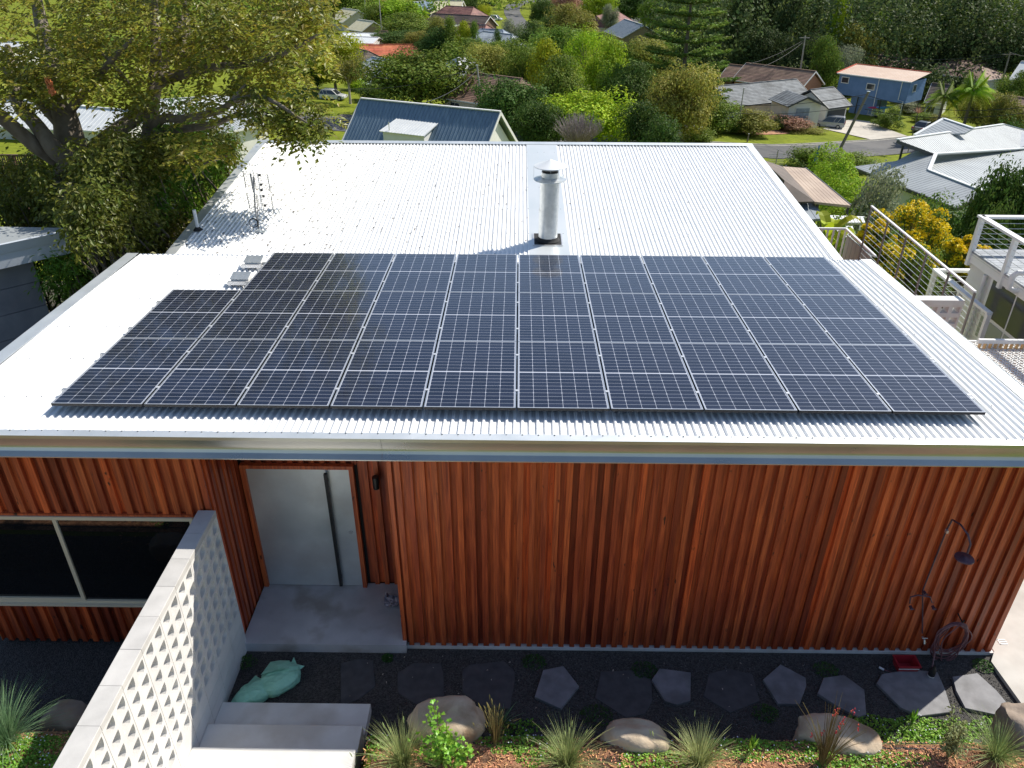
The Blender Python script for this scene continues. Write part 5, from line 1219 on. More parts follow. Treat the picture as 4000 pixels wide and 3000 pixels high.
# --- neighbour with tan carport roof
t=thing('carport','flat tan metal carport roof below the bright hedge','carport',atz(3180,720,-11))
m=MB(); rplane(m,[(3058,650,-7),(3146,657,-7),(3323,803,-7),(3183,788,-7)],(3100,652),(3250,796),.2,rw=.03,rh=.01); m.build('roof',ML['tan'],t)
m=MB(); m.bar(atz(3183,788,-7.15),atz(3323,803,-7.15),.1,.2); m.bar(atz(3146,657,-7.1),atz(3323,803,-7.1),.06,.12); m.build('fascia',trimd,t)
for q_ in ((3195,795),(3315,803),(3146,662),(3070,652)):
    p=atz(*q_,-7.2); m=MB(); m.bar(zz(p,ground(p[0],p[1])-.3),zz(p,-7.1),.1); m.build('post',trimd,t)
t=thing('dark_tile_house','dark brown tiled house roof left of the tan carport','house',atz(3080,720,-11))
m=MB(); R0=atz(2975,622,-6.2); R1=atz(3065,705,-6.2)
P4=[R0,R1,atz(3181,786,-6.95),atz(3058,651,-6.95)]
for tri in ((P4[0],P4[3],P4[1]),(P4[3],P4[2],P4[1])): m.prism([p for p in tri],(0,0,-.08))
m.prism([R1,atz(3181,787,-6.95),atz(3040,790,-6.95)],(0,0,-.08)); m.build('roof',TL['dbrown'],t)
m=MB(); m.hexa([zz(atz(*q_,-7.2),z) for z in (-12,-7.05) for q_ in ((3050,782),(3168,780),(3060,665),(2985,640))]); m.build('wall',WM['dbrick'],t)
t=thing('awning','slate blue metal awning below the dark tiled roof','awning',atz(3150,820,-9))
m=MB(); rplane(m,[(3100,788,-7.2),(3178,788,-7.2),(3222,852,-7.5),(3140,860,-7.5)],(3140,790),(3180,850),.3); m.build('roof',ML['dgrey'],t)
for q_ in ((3215,845),(3140,855)):
    p=atz(*q_,-7.6); m=MB(); m.bar(zz(p,ground(p[0],p[1])),zz(p,-7.5),.08); m.build('post',trimd,t)
t=thing('pergola','white slatted pergola roof under the cable fence','pergola',atz(3300,860,-9))
for k in range(9):
    a=atz(3245+k*15,845+k*.6,-7.2); b=atz(3262+k*14,872,-7.2); m=MB(); m.bar(a,b,.12,.08); m.build('slat',whitep,t)
m=MB(); m.bar(atz(3240,846,-7.28),atz(3376,851,-7.28),.08,.12); m.bar(atz(3255,872,-7.28),atz(3372,873,-7.28),.08,.12); m.build('beam',whitep,t)
for q_ in ((3245,848),(3370,852),(3260,872),(3368,873)):
    p=atz(*q_,-7.3); m=MB(); m.bar(zz(p,ground(p[0],p[1])),zz(p,-7.3),.09); m.build('post',whitep,t)
t=thing('garden_shed','low white ribbed shed roof by the banana plant','shed',atz(3270,900,-9))
m=MB(); rplane(m,[(3235,880,-8.2),(3330,882,-8.2),(3345,925,-8.4),(3255,925,-8.4)],(3270,882),(3290,925),.25); m.build('roof',ML['white'],t)
m=MB(); p=[atz(*q_) for q_ in ((3245,885,-8.3),(3325,887,-8.3),(3338,920,-8.5),(3260,920,-8.5))]; m.hexa([zz(a,ground(a[0],a[1])-.5) for a in (p[3],p[2],p[1],p[0])]+[zz(a,-8.45) for a in (p[3],p[2],p[1],p[0])]); m.build('wall',WM['grey'],t)
# ------------------------------------------------------------------ cable fence on the right
steelm=mat('painted_steel',(.17,.16,.15),(.24,.22,.20),4,rough=.5,metal=.2)
FXx=13.2; ra=atx(3405,805,FXx); rb=atx(3810,1140,FXx); zf=(ra[2]+rb[2])/2
t=thing('cable_fence','long cable balustrade with white top rail right of the roof','fence',(FXx,(ra[1]+rb[1])/2,zf-1.7))
m=MB(); m.bar((FXx,ra[1],ra[2]),(FXx,rb[1],rb[2]),.045,.03); m.build('top_rail',whitep,t)
for k in range(6):
    s=k/5; y=ra[1]+(rb[1]-ra[1])*s; z=ra[2]+(rb[2]-ra[2])*s; m=MB(); m.box(FXx-.012,FXx+.012,y-.022,y+.022,z-1.75,z-.02); m.build('post',steelm,t)
m=MB()
for k in range(14): m.tube([(FXx,ra[1],ra[2]-.10-k*.11),(FXx,rb[1],rb[2]-.10-k*.11)],.0045,5)
m.build('cables',galv,t)
t=thing('side_terrace','concrete side terrace carrying the cable fence','terrace',(13.2,7,-4)); m=MB(); m.box(12.9,13.35,rb[1]-.1,ra[1]+.1,-6,zf-1.7); m.build('edge_wall',pathm,t)
# small breeze block wall near fence end
a=atx(3748,1165,13.05); yb=a[1]; t=thing('small_block_wall','short grey breeze block wall with pale coping by the fence end','wall',(12.5,yb,-4))
m=MB(); m.box(11.9,13.1,yb-.1,yb+.1,a[2]-.09,a[2]); m.build('coping',conc,t)
m=MB(); zt_=a[2]-.09; x=11.9
while x<13.05:
    for r in range(4):
        z1=zt_-r*.2; 
        for (x0,x1,z0_,z1_) in ((x,x+.2,z1-.04,z1),(x,x+.2,z1-.2,z1-.16),(x,x+.035,z1-.16,z1-.04),(x+.165,x+.2,z1-.16,z1-.04)): m.box(x0,x1,yb-.09,yb+.09,z0_,z1_)
    x+=.2
m.box(11.9,13.1,yb-.09,yb+.09,-4.8,zt_-.8)
m.build('blocks',blockm,t)
# white stair railing
a=aty(3190,893,11.2); b=aty(3305,893,11.2); zq=a[2]; t=thing('stair_railing','white stair railing with grey metal side panel by the banana','railing',(a[0],11.2,zq-1))
m=MB(); m.bar((a[0]-.6,11.2,zq),(b[0],11.2,zq),.05); e=atx(3365,955,b[0]+.0); m.bar((b[0],11.2,zq),(b[0]+.12,9.6,zq-.12),.05); m.build('handrail',whitep,t)
for k in range(6):
    x=a[0]+(b[0]-a[0])*k/5; m=MB(); m.bar((x,11.2,zq-1.5),(x,11.2,zq),.035); m.build('baluster',whitep,t)
m=MB()
for k in range(14): m.box(b[0]+.02+.005*(k%2),b[0]+.05+.005*(k%2),9.6+k*.11,9.6+k*.11+.1,zq-1.3,zq-.12)
m.build('side_panel',ML['grey'],t)
# white frame balustrade beyond the fence
c=atx(3655,1056,15.2); t=thing('white_balustrade','white framed cable balustrade beyond the cable fence','railing',(c[0],c[1],c[2]-1))
x0,y0,z0=c; m=MB(); m.bar((x0-.05,y0,z0),(x0+2.2,y0,z0),.12,.06); m.bar((x0,y0,z0),(x0+.02,y0-2.4,z0-.02),.12,.06); m.build('handrail',whitep,t)
for p in ((x0,y0),(x0+1.6,y0),(x0,y0-1.2),(x0,y0-2.4)):
    m=MB(); m.bar((p[0],p[1],z0-1.5),(p[0],p[1],z0-.03),.09); m.build('post',whitep,t)
m=MB()
for k in range(7): m.tube([(x0,y0-2.4,z0-.15-k*.13),(x0,y0,z0-.15-k*.13),(x0+2,y0,z0-.15-k*.13)],.006,5)
m.build('cables',galv,t)
# ------------------------------------------------------------------ deck house (right)
XD=15.7; cz_=atx(3808,997,XD); yc=cz_[1]; zd=atx(3814,977,XD)[2]
t=thing('deck_house','white weatherboard neighbour house with roof deck at the right edge','house',(XD+3,yc-3,-5.5))
m=MB(); a=np.array([XD,yc,0]); b=np.array([XD,yc-7,0]); quadwall(m,b,a,-6.2,zd-.25,np.array([-1.,0,0]),.16); quadwall(m,a,np.array([XD+7,yc,0]),-6.2,zd-.25,np.array([0,1.,0]),.16)
m.box(XD+.02,XD+7,yc-7,yc-.02,-6.2,zd-.3); m.build('wall',WM['wboard'],t)
m=MB()
y=yc+.05
while y>yc-7: m.cr=random.random(); m.box(XD-.12,XD+7,y-.13,y,zd-.04,zd); y-=.14
m.build('deck_boards',mat('grey_deck',(.26,.28,.31),(.36,.38,.40),6,rough=.7,attr=.12),t)
m=MB(); m.box(XD-.10,XD-.06,yc-7,yc+.08,zd-.27,zd-.045); m.box(XD-.06,XD+7,yc+.04,yc+.08,zd-.27,zd-.045); m.build('deck_fascia',whitep,t)
zh=atx(3845,842,XD)[2]
rt=thing('deck_railing','grey white timber railing with wires around the roof deck','railing',(XD,yc,zd))
m=MB(); m.bar((XD-.1,yc+.1,zh),(XD-.1,yc-7,zh),.14,.05); m.bar((XD-.1,yc+.02,zh),(XD+7,yc+.02,zh),.14,.05); m.build('handrail',whitep,rt)
for p in ((XD-.1,yc),(XD-.1,yc-1.35),(XD-.1,yc-2.7),(XD+1.5,yc),(XD+3,yc)):
    m=MB(); m.bar((p[0],p[1],zd-.35),(p[0],p[1],zh-.02),.1); m.build('post',whitep,rt)
m=MB()
for k in range(7): m.tube([(XD-.1,yc-7,zh-.14-k*.12),(XD-.1,yc,zh-.14-k*.12),(XD+6,yc,zh-.14-k*.12)],.006,5)
m.build('wires',galv,rt)
def wz(x,y): return atx(2800+x*.663,400+y*.663,XD-.05)
w0=wz(1645,1000); w1=wz(1570,1250); w2=wz(1530,1385)
t2=t; ytop_=w0[1]; 
m=MB(); m.box(XD-.06,XD-.02,w0[1]-3.2,w0[1]+.06,w2[2]-.05,w0[2]+.06); wf_=m.build('window',whitep,t)
m=MB(); 
for k in range(3): m.box(XD-.072,XD-.064,w0[1]-.04-(k+1)*.92+.06,w0[1]-.04-k*.92,w1[2]+.05,w0[2])
g_=m.build('upper_pane',mat('grey_glass',(.07,.075,.07),rough=.12,spec=.6)); g_.parent=wf_; g_.location=-Vector(t.location)
m=MB()
for k in range(3): m.box(XD-.072,XD-.064,w0[1]-.04-(k+1)*.92+.06,w0[1]-.04-k*.92,w2[2]+.04,w1[2]-.03)
g_=m.build('lower_pane',mat('frosted_glass',(.30,.33,.30),rough=.3)); g_.parent=wf_; g_.location=-Vector(t.location)
m=MB(); y=w0[1]+.25; m.tube([(XD-.09,y,zd-.3),(XD-.09,y,-6)],.045,10); m.build('downpipe',whitep,t,smooth=True)
p=atx(3965,1080,XD-.25); m=MB(); m.tube([p+np.array([.2,-.1,.12]),p+np.array([0,-.05,.1]),p+np.array([-.05,0,0]),p+np.array([-.05,.0,-.25]),p+np.array([.1,0,-.32]),p+np.array([.22,0,-.3])],.06,12); m.build('overflow_pipe',whitep,t,smooth=True)
# timber slat fence + expanded metal mesh
a=atz(3822,1332,-2.0); b=atz(4010,1336,-2.0); t=thing('slat_fence','pale timber slat screen below the neighbour window','fence',a)
m=MB(); m.bar(a,b+np.array([1,0,0]),.06,.08); m.build('top_rail',whitep,t)
k=0
while k<14:
    p=a+(b-a)*k/9+np.array([.05,0,-.04]); m=MB(); m.bar(p+np.array([0,0,-1.1]),p,.07,.02); m.build('slat',mat('new_pine',(.62,.42,.20),(.70,.50,.27),5,rough=.7) if 'new_pine' not in MATS else MATS['new_pine'],t); k+=1
t=thing('mesh_panel','white expanded metal mesh panel outside the roof edge','mesh panel',atz(3930,1420,-2.2))
m=MB(); c=atz(3930,1400,-2.15)
ox,oy=c[0]-1.0,c[1]-1.9
for i in range(16):
    for j in range(26):
        x=ox+i*.13; y=oy+j*.10; 
        if j%2: x+=.065
        for (dx,dy) in ((.065,.05),(.065,-.05)): m.bar((x,y,-2.15),(x+dx,y+dy,-2.15),.02,.012)
        for (dx,dy) in ((.065,.05),(.065,-.05)): m.bar((x+.065,y+dy,-2.15),(x+.065+dx,y+dy-dy,-2.15),.02,.012)
m.build('mesh',whitep,t); m=MB(); m.bar((ox,oy-.05,-2.16),(ox+2.2,oy-.05,-2.16),.05); m.bar((ox,oy+2.6,-2.16),(ox+2.2,oy+2.6,-2.16),.05); m.build('frame',whitep,t)
# ------------------------------------------------------------------ left neighbour
t=thing('grey_house','blue grey neighbour house with flat metal roof at the left edge','house',(-6,7,-4))
D0=atd(256,906,14.6); zn=D0[2]; D1=atz(-150,992,zn); D2=atz(250,892,zn+.02); uu=nn(D1-D0); 
back=atz(-150,893,zn+.02)
m=MB(); m.prism([zz(D0,zn-.03),zz(atz(262,894,zn),zn-.03),zz(atz(-250,885,zn),zn-.03),zz(D1+uu*3,zn-.03)],(0,0,.05)); m.build('roof',ML['grey'],t)
fm_=mat('pale_fascia',(.50,.54,.60),(.56,.60,.65),2,rough=.5)
nr_=nn(np.cross(uu,(0,0,1))); 
if nr_@(CAM-D0)<0: nr_=-nr_
m=MB(); m.hexa([D0+nr_*.02-np.array([0,0,.15]),D1+uu*3+nr_*.02-np.array([0,0,.15]),D1+uu*3-nr_*.02-np.array([0,0,.15]),D0-nr_*.02-np.array([0,0,.15]),D0+nr_*.06+np.array([0,0,.03]),D1+uu*3+nr_*.06+np.array([0,0,.03]),D1+uu*3-nr_*.02+np.array([0,0,.03]),D0-nr_*.02+np.array([0,0,.03])]); m.build('gutter',fm_,t)
m=MB(); m.hexa([p for p in (D0-np.array([0,0,.42]),D1+uu*3-np.array([0,0,.42]),D1+uu*3-nr_*.05-np.array([0,0,.42]),D0-nr_*.05-np.array([0,0,.42]),D0-np.array([0,0,.15]),D1+uu*3-np.array([0,0,.15]),D1+uu*3-nr_*.05-np.array([0,0,.15]),D0-nr_*.05-np.array([0,0,.15]))]); m.build('fascia',fm_,t)
cw=D0+uu*.62-nr_*.35
m=MB(); blk=mat('grey_block_wall',(.20,.21,.25),(.26,.27,.31),3,rough=.85,attr=.08)
z=zn-.42
while z>-5: m.cr=random.random(); m.hexa([zz(cw,z-.5),zz(cw+uu*8,z-.5),zz(cw+uu*8-nr_*5,z-.5),zz(cw-nr_*5,z-.5),zz(cw,z-.012),zz(cw+uu*8,z-.012),zz(cw+uu*8-nr_*5,z-.012),zz(cw-nr_*5,z-.012)]); z-=.5
m.build('wall',blk,t)
a=atd(-40,606,24); b=atd(146,612,24); b[2]=a[2]; t=thing('brown_balustrade','dark brown timber balustrade under the tree at far left','railing',a)
bt=mat('brown_stain',(.07,.035,.02),(.10,.05,.03),5,rough=.6); m=MB(); m.bar(a,b,.1,.05); m.bar(a-np.array([0,0,1]),b-np.array([0,0,1]),.1,.05); m.build('rails',bt,t)
m=MB(); p=a+(b-a)*.45; m.bar(p-np.array([0,0,5]),p,.12); m.build('post',bt,t)
m=MB()
for k in range(22): p=a+(b-a)*k/21; m.bar(p-np.array([0,0,1]),p,.03)
m.build('balusters',bt,t)
# ================================================================== TREES
T=tree
T('round',1625,190,350,108,'mid','large dome shaped green tree behind the navy gable roof',name='round_tree',minh=0)
T('round',1290,135,190,125,'yellow','yellow green tree standing above the white hatchback','round_tree')
T('flat',1352,228,135,112,'olive','small flat topped olive tree beside the white hatchback','street_tree',bark=paleb,ybase=405)
T('bush',1395,300,75,113,'bright','small round bright bush right of the white hatchback','round_bush',ybase=352)
T('bush',1450,325,120,118,'dark','dark shrub between white hatchback and dome tree','shrub',ybase=395)
T('round',1230,250,120,130,'dark','dark tree left behind the white hatchback','dark_tree')
T('round',2000,308,250,97,'dark','dark glossy tree hiding the brown tiled roof','dark_tree')
T('round',1915,172,160,132,'olive','brownish olive tree behind the power pole','olive_tree')
T('dark',1755,76,110,160,'mid','tall yellow green conifer in front of the pale tiled roof, leftmost of three','conifer')
T('dark',1812,90,100,158,'yellow','middle yellow green conifer in front of the pale tiled roof','conifer')
T('dark',1852,90,66,157,'mid','thin rightmost conifer in front of the pale tiled roof','conifer')
T('round',1700,115,150,162,'dark','dark round tree left of the three conifers','dark_tree')
T('round',1860,150,200,150,'mid','low spreading tree under the three conifers','round_tree')
T('round',1990,150,180,138,'mid','green tree in front of the pale porch roof','round_tree')
T('poplar',1940,118,50,158,'dark','small dark tree standing against the pale tiled roof','small_tree')
T('dark',2135,165,190,114,'yellow','dense cypress with bright yellow green top in the centre','cypress')
T('round',2045,185,160,120,'mid','mid green tree left of the bright topped cypress','round_tree')
T('round',2080,95,130,165,'dark','dark green tree by the far street lawn','dark_tree')
T('round',2190,98,210,152,'mid','wide umbrella shaped tree above the cypress','umbrella_tree')
T('gum',2300,98,190,128,'bright','tall lime green tree in the middle of the grove','lime_tree')
T('round',2380,180,170,120,'bright','lime tree with a reddish tuft right of the tall lime tree','lime_tree')
T('round',2290,350,290,94,'bright','bright leafy tree just above the bare grey shrub','leafy_tree')
T('round',2120,400,170,90,'dark','shadowy tree beside the navy gable end','dark_tree')
T('round',2200,240,200,105,'mid','green tree right of the cypress, mid grove','round_tree')
T('round',2455,160,180,140,'mid','round green tree in front of the tan brick house','round_tree')
T('round',2560,145,170,138,'olive','light green tree left of the tall norfolk pine','round_tree')
T('round',2490,268,190,104,'dark','tree with shiny dark leaves left of the yellow green tree','dark_tree')
T('round',2440,250,150,112,'mid','half hidden green tree behind the shiny leaved one','round_tree')
T('round',2665,255,230,100,'olive','big yellow green domed tree left of the grey tiled house','yellow_tree')
T('round',2540,420,200,86,'dark','dark foliage below the shiny leaved tree at the roof edge','dark_tree')
T('bush',2820,385,170,99,'mid','spreading green tree over the left verandah','verandah_tree',ybase=515)
T('bush',2960,430,150,104,'olive','reddish tipped bush row in front of the grey tiled house','shrub',ybase=528)
T('bush',2905,450,110,102,'mid','green bush beside the thin street pole','shrub',ybase=520)
T('bush',3090,448,130,106,'red','pink brown grassy shrub below the white gable','shrub',ybase=508)
T('bush',3050,455,70,105,'dark','dark small shrub among the pink brown grasses','shrub',ybase=508)
T('bush',3150,490,120,103,'olive','low yellowish shrub on the lawn edge by the wagon','shrub',ybase=516)
T('bush',2730,500,120,95,'mid','low bush left of the street lawn','shrub',ybase=575)
T('bush',2600,470,150,80,'dark','dark bush at the roof edge left of the half hidden van','shrub')
T('bush',2265,430,10,75,'grey','x') if False else None
T('hedge',3480,430,118,110,'mid','clipped dark green hedge beside the driveway','hedge',squash=.7,ybase=500)
T('bush',3610,440,70,112,'mid','leafy bush behind the grey sedan','shrub',ybase=478)
T('bush',3660,448,90,110,'olive','pale round bush behind the pale rear roof','shrub',ybase=482)
T('bush',3565,400,90,118,'grey','silvery shrub beside the paling fence','shrub',ybase=440)
T('bush',3890,428,90,116,'bright','round bright green shrub on the lawn right of the palm','round_bush',ybase=482)
T('round',3860,350,150,122,'olive','olive scrub right of the palm','scrub')
T('round',3960,390,150,110,'olive','mauve tinged scrub at the right edge','scrub')
T('bush',3990,470,140,96,'dark','dark bush at the right edge above the corrugated roof','shrub')
T('round',3880,275,160,136,'bright','lime green tree in front of the right power pole','lime_tree',ybase=370)
T('round',3985,290,120,132,'mid','green tree at the right edge under the white roof','round_tree')
T('bush',3790,310,100,135,'mid','bush in front of the brown hip porch wing','shrub',ybase=350)
T('bush',3470,226,190,146,'olive','wide olive bush behind the terracotta metal roof','shrub',ybase=300)
T('round',3245,160,120,142,'mid','leafy tree between brick gable and blue house','leafy_tree')
T('bush',3350,600,150,72,'mid','dark green shrub at the foot of the leaning pole','shrub',ybase=668)
T('bush',3175,572,170,58,'mid','frangipani like shrub with open branches beside the roof corner','frangipani',ybase=655)
T('bush',3450,690,190,42,'grey','grey green olive tree in front of the corrugated roof','olive_tree',minh=4)
T('bush',3420,705,120,44,'grey','smaller grey green shrub left of the olive tree','shrub',minh=4)
T('bush',3690,800,260,33,'dark','dark shrub with red tips below the corrugated gable','shrub',minh=4)
T('bush',3600,795,160,36,'mid','green shrub above the yellow blossom','shrub',minh=4)
T('round',3985,630,240,30,'dark','dark glossy tree at the right edge above the deck','dark_tree')
T('bush',3905,790,150,27,'dark','dark shrub behind the deck railing corner','shrub',minh=3)
T('bush',3300,900,170,26,'mid','low green shrub under the yellow blossom','shrub',minh=2)
# long bright hedge
a0=atd(3235,652,57); b0=atd(3390,790,43); hz=(a0[2]+b0[2])/2
t=thing('long_hedge','long bright green hedge running down beside the tan carport','hedge',zz((a0+b0)/2,ground(*((a0+b0)/2)[:2])))
m=MB(); n=24000; s=RNG.random((n,1)); ctr=a0+(b0-a0)*s; per=nn(np.cross(b0-a0,(0,0,1))); off=RNG.uniform(-1.35,1.35,(n,1)); up=RNG.random((n,1)); 
lump=.35*np.sin(s*21+1)+.3*np.sin(s*47)+.25*np.sin(off*3+s*30)
edge=np.sqrt(np.clip(1-(off/1.42)**2,0,1)); topz=hz+lump-.9+1.0*edge
C_=ctr+per*off*(1.05+.15*np.sin(s*33)); zt_=topz-(up**2.2)*3.2; C_[:,2]=zt_[:,0]
leafcards(m,C_,np.concatenate([per[0]*off*.6,per[1]*off*.6,np.ones((n,1))*.9],1)+RNG.normal(size=(n,3))*.5,RNG.uniform(.10,.20,n),.6); m.build('foliage',FM['bright'],t)
m=MB(); cc=(a0+b0)/2
for k in range(8):
    p=a0+(b0-a0)*(k+.5)/8; m.tube([zz(p,ground(p[0],p[1])-.2),zz(p,p[2]-1.4)],[.12,.06],6)
m.build('stems',barkm,t)
# yellow flowering shrubs
yfl=foliage_mat('yellow_blossom',(.82,.60,.012),(.92,.74,.03),trans=.2,attr=.2)
def flowering(px,ytop,wpx,dep,label,frac=.5,hpx=None):
    P=atd(px,ytop,dep); g=ground(P[0],P[1]); W_=wpx/3000*dep/2; H_=P[2]-g
    t=thing('flowering_shrub',label,'shrub',(P[0],P[1],g),0,'yellow flowering shrubs')
    m=MB(); m2=MB(); st=MB()
    hh=min(H_,W_*2.2); cz=P[2]-hh/2
    for i in range(70):
        d=sph(1)[0]; r=random.random()**.33; c=np.array([P[0]+d[0]*W_*r,P[1]+d[1]*W_*r,cz+d[2]*hh/2*r*.92]); n=130; e=sph(n); q=c+e*RNG.uniform(.4,1,(n,1))*W_*.22
        leafcards(m,q,e+RNG.normal(size=(n,3))*.5+np.array([0,0,.4]),RNG.uniform(.06,.12,n),.5)
        if random.random()<frac+.35*d[2] and r>.5:
            n=110; e=sph(n); e[:,2]=np.abs(e[:,2])*.9; e[:,1]-=.25; q=c+e*RNG.uniform(.85,1.1,(n,1))*W_*.23; leafcards(m2,q,RNG.normal(size=(n,3)),RNG.uniform(.05,.10,n),.9)
        st.tube([(P[0],P[1],g-.1),(P[0]+(c[0]-P[0])*.5,P[1]+(c[1]-P[1])*.5,(g+c[2])/2),c],[.05,.035,.01],5)
    m.build('foliage',FM['mid'],t); m2.build('blossom',yfl,t); st.build('branches',barkm,t)
flowering(3585,800,330,27,'big shrub covered in yellow blossom behind the cable fence',.75)
flowering(3430,868,170,24,'smaller yellow blossom shrub at the top of the cable fence',.6)
flowering(3790,925,170,25,'yellow blossom shrub next to the deck house corner',.6)
flowering(3590,930,300,23,'green lower shrub with few yellow flowers seen through the cables',.12)
# banana plant
p=atd(3245,880,24); g=ground(p[0],p[1]); t=thing('banana_plant','banana plant with broad bright leaves by the white stair railing','plant',(p[0],p[1],g))
m=MB(); 
for i in range(9):
    a=i*.75+.3; m.cr=random.random(); L_=1.3+.4*random.random(); prev=None
    for k in range(7):
        s=k/6; c=np.array([p[0]+math.cos(a)*L_*s*.6,p[1]+math.sin(a)*L_*s*.6,p[2]-.9+1.35*s-.9*s**3+.25*(i%3)]); w=.20*math.sin(math.pi*min(1,s*.92+.06)); sd=np.array([-math.sin(a),math.cos(a),0])
        cur=(c-sd*w+np.array([0,0,.05]),c,c+sd*w+np.array([0,0,.05]))
        if prev: m.poly([prev[0],prev[1],cur[1],cur[0]]); m.poly([prev[1],prev[2],cur[2],cur[1]])
        prev=cur
m.build('leaves',FM['yellow'],t); m=MB(); m.tube([(p[0],p[1],g),(p[0],p[1],p[2]-.8)],[.14,.09],8); m.build('stem',FM['bright'],t)
# bare grey shrub
p=atd(2265,432,74); g=ground(p[0],p[1]); t=thing('bare_shrub','leafless grey brown shrub beside the navy roofed house','shrub',(p[0],p[1],g))
m=MB()
for i in range(230):
    a=random.uniform(0,6.28); r=2.6*math.sqrt(random.random()); top=np.array([p[0]+r*math.cos(a),p[1]+r*math.sin(a),p[2]-.25*r*r/1.7-random.uniform(0,1.1)]); mid=np.array([p[0]+r*.5*math.cos(a),p[1]+r*.5*math.sin(a),p[2]-2.6]); m.tube([(p[0],p[1],g),mid,top],[.05,.03,.012],4,cap=False)
    for k in range(4):
        q=mid+(top-mid)*random.uniform(.2,.95); m.tube([q,q+np.array([random.gauss(0,.3),random.gauss(0,.3),random.uniform(.2,.6)])],[.014,.006],3,cap=False)
m.build('twigs',mat('grey_twigs',(.22,.18,.17),(.32,.27,.26),8,rough=.9),t)
# norfolk pine
pb=atd(2672,262,116); g=ground(pb[0],pb[1]); t=thing('norfolk_pine','tall norfolk pine with tiered branches right of the tan brick house','tree',(pb[0],pb[1],g))
zt2=pb[2]+17; m=MB(); m.tube([(pb[0],pb[1],g-.2),(pb[0],pb[1],zt2)],[.42,.08],10); m.build('trunk',barkm,t)
m=MB(); br=MB(); z=g+4.5; lv=0
while z<zt2-1:
    f=1-(z-g)/(zt2-g); R_=7.9*min(1,f*1.35)**.8+.4; nb=7
    for k in range(nb):
        a=k*6.283/nb+lv*.55+random.uniform(-.12,.12); Rk=R_*random.uniform(.82,1.08); pts=[]
        for s in np.linspace(0,1,7): pts.append(np.array([pb[0]+math.cos(a)*Rk*s,pb[1]+math.sin(a)*Rk*s,z-.25*s*Rk*.35+.42*Rk*.35*s*s*1.3]))
        br.tube(pts,[.10,.09,.07,.06,.05,.035,.02],5,cap=False)
        n=int(170*Rk/6)+30; s=RNG.uniform(.12,1,(n,1)); ii=np.clip((s*6).astype(int),0,5)[:,0]; base=np.array(pts)[ii]+(np.array(pts)[ii+1]-np.array(pts)[ii])*((s*6)-ii[:,None])
        sd=np.array([-math.sin(a),math.cos(a),0]); w=(1.05*np.sin(np.clip(s,0,1)*2.6)+.15)*RNG.uniform(-1,1,(n,1)); out=np.array([math.cos(a),math.sin(a),.1])
        q=base+sd*w*1.0+out*np.abs(w)*.5+np.array([0,0,1])*(.28*np.abs(w)+RNG.uniform(-.1,.12,(n,1)))
        nrm=np.tile(np.array([0,0,1.]),(n,1))+RNG.normal(size=(n,3))*.35; dr=sd*np.sign(w)*.9+out*1.1+np.array([0,0,.55])
        leafcards(m,q,nrm,RNG.uniform(.55,1.05,n),.28,droop=dr*3)
    z+=1.75*(.75+.5*f); lv+=1
m.build('crown',FM['pine'],t); br.build('branches',barkm,t)
# palms
def palm(px,ytop,dep,label,nf=26,L0=3.4,fm='bright'):
    p=atd(px,ytop,dep); g=ground(p[0],p[1]); t=thing('palm_tree',label,'palm tree',(p[0],p[1],g),0,'palms by the brown cottage')
    m=MB(); c0=p-np.array([0,0,L0*.35]); m.tube([(p[0],p[1],g-.2),c0],[.26,.18],8); m.build('trunk',barkm,t)
    m=MB(); dead=MB()
    for i in range(nf):
        a=i*2.4; el=1.35-1.9*i/nf; L_=L0*random.uniform(.85,1.1); m.cr=random.random(); tgt=m if i<nf*.78 else dead; tgt.cr=random.random(); prev=None
        for k in range(9):
            s=k/8; r=L_*s*math.cos(el)*(1-.15*s); h=L_*s*math.sin(el)-L_*.55*s*s*(1.1 if el<1 else .4); c=c0+np.array([math.cos(a)*r,math.sin(a)*r,h])
            if prev is not None and k>1:
                for sg in (-1,1):
                    for j in range(3):
                        b=prev+(c-prev)*j/3; sd=np.array([-math.sin(a),math.cos(a),0])*sg; ll=L_*.30*math.sin(math.pi*min(.97,s))+.15; tip=b+sd*ll*.8+np.array([math.cos(a)*ll*.45,math.sin(a)*ll*.45,-ll*.62]); w=np.array([math.cos(a),math.sin(a),0])*.07
                        tgt.poly([b-w,b+w,tip])
            prev=c
    m.build('fronds',FM[fm],t); dead.build('dead_fronds',FM['yellow'],t)
palm(3815,315,112,'big palm with drooping fronds in front of the brown porch wing',34,4.2)
palm(3700,345,114,'smaller darker palm left of the big drooping palm',24,3.4,'mid')
palm(1605,20,214,'palm in the garden left of the long dark ridge roof',20,3.4,'mid'); palm(1650,35,212,'second palm nearest the long dark ridge roof',20,3.4)
p=atd(3590,425,108); t=thing('cordyline','small red leaved spiky plant by the brown cottage','plant',zz(p,ground(p[0],p[1]))); m=MB()
for i in range(30):
    a=i*2.4; e=1.3-i*.035; q=p+np.array([0,0,-.6]); tip=q+np.array([math.cos(a)*math.cos(e),math.sin(a)*math.cos(e),math.sin(e)])*1.2; w=np.array([-math.sin(a),math.cos(a),0])*.06; m.poly([q-w,q+w,tip])
m.build('leaves',FM['red'],t); m=MB(); m.tube([zz(p,ground(p[0],p[1])),p-np.array([0,0,.6])],.06,6); m.build('stem',barkm,t)
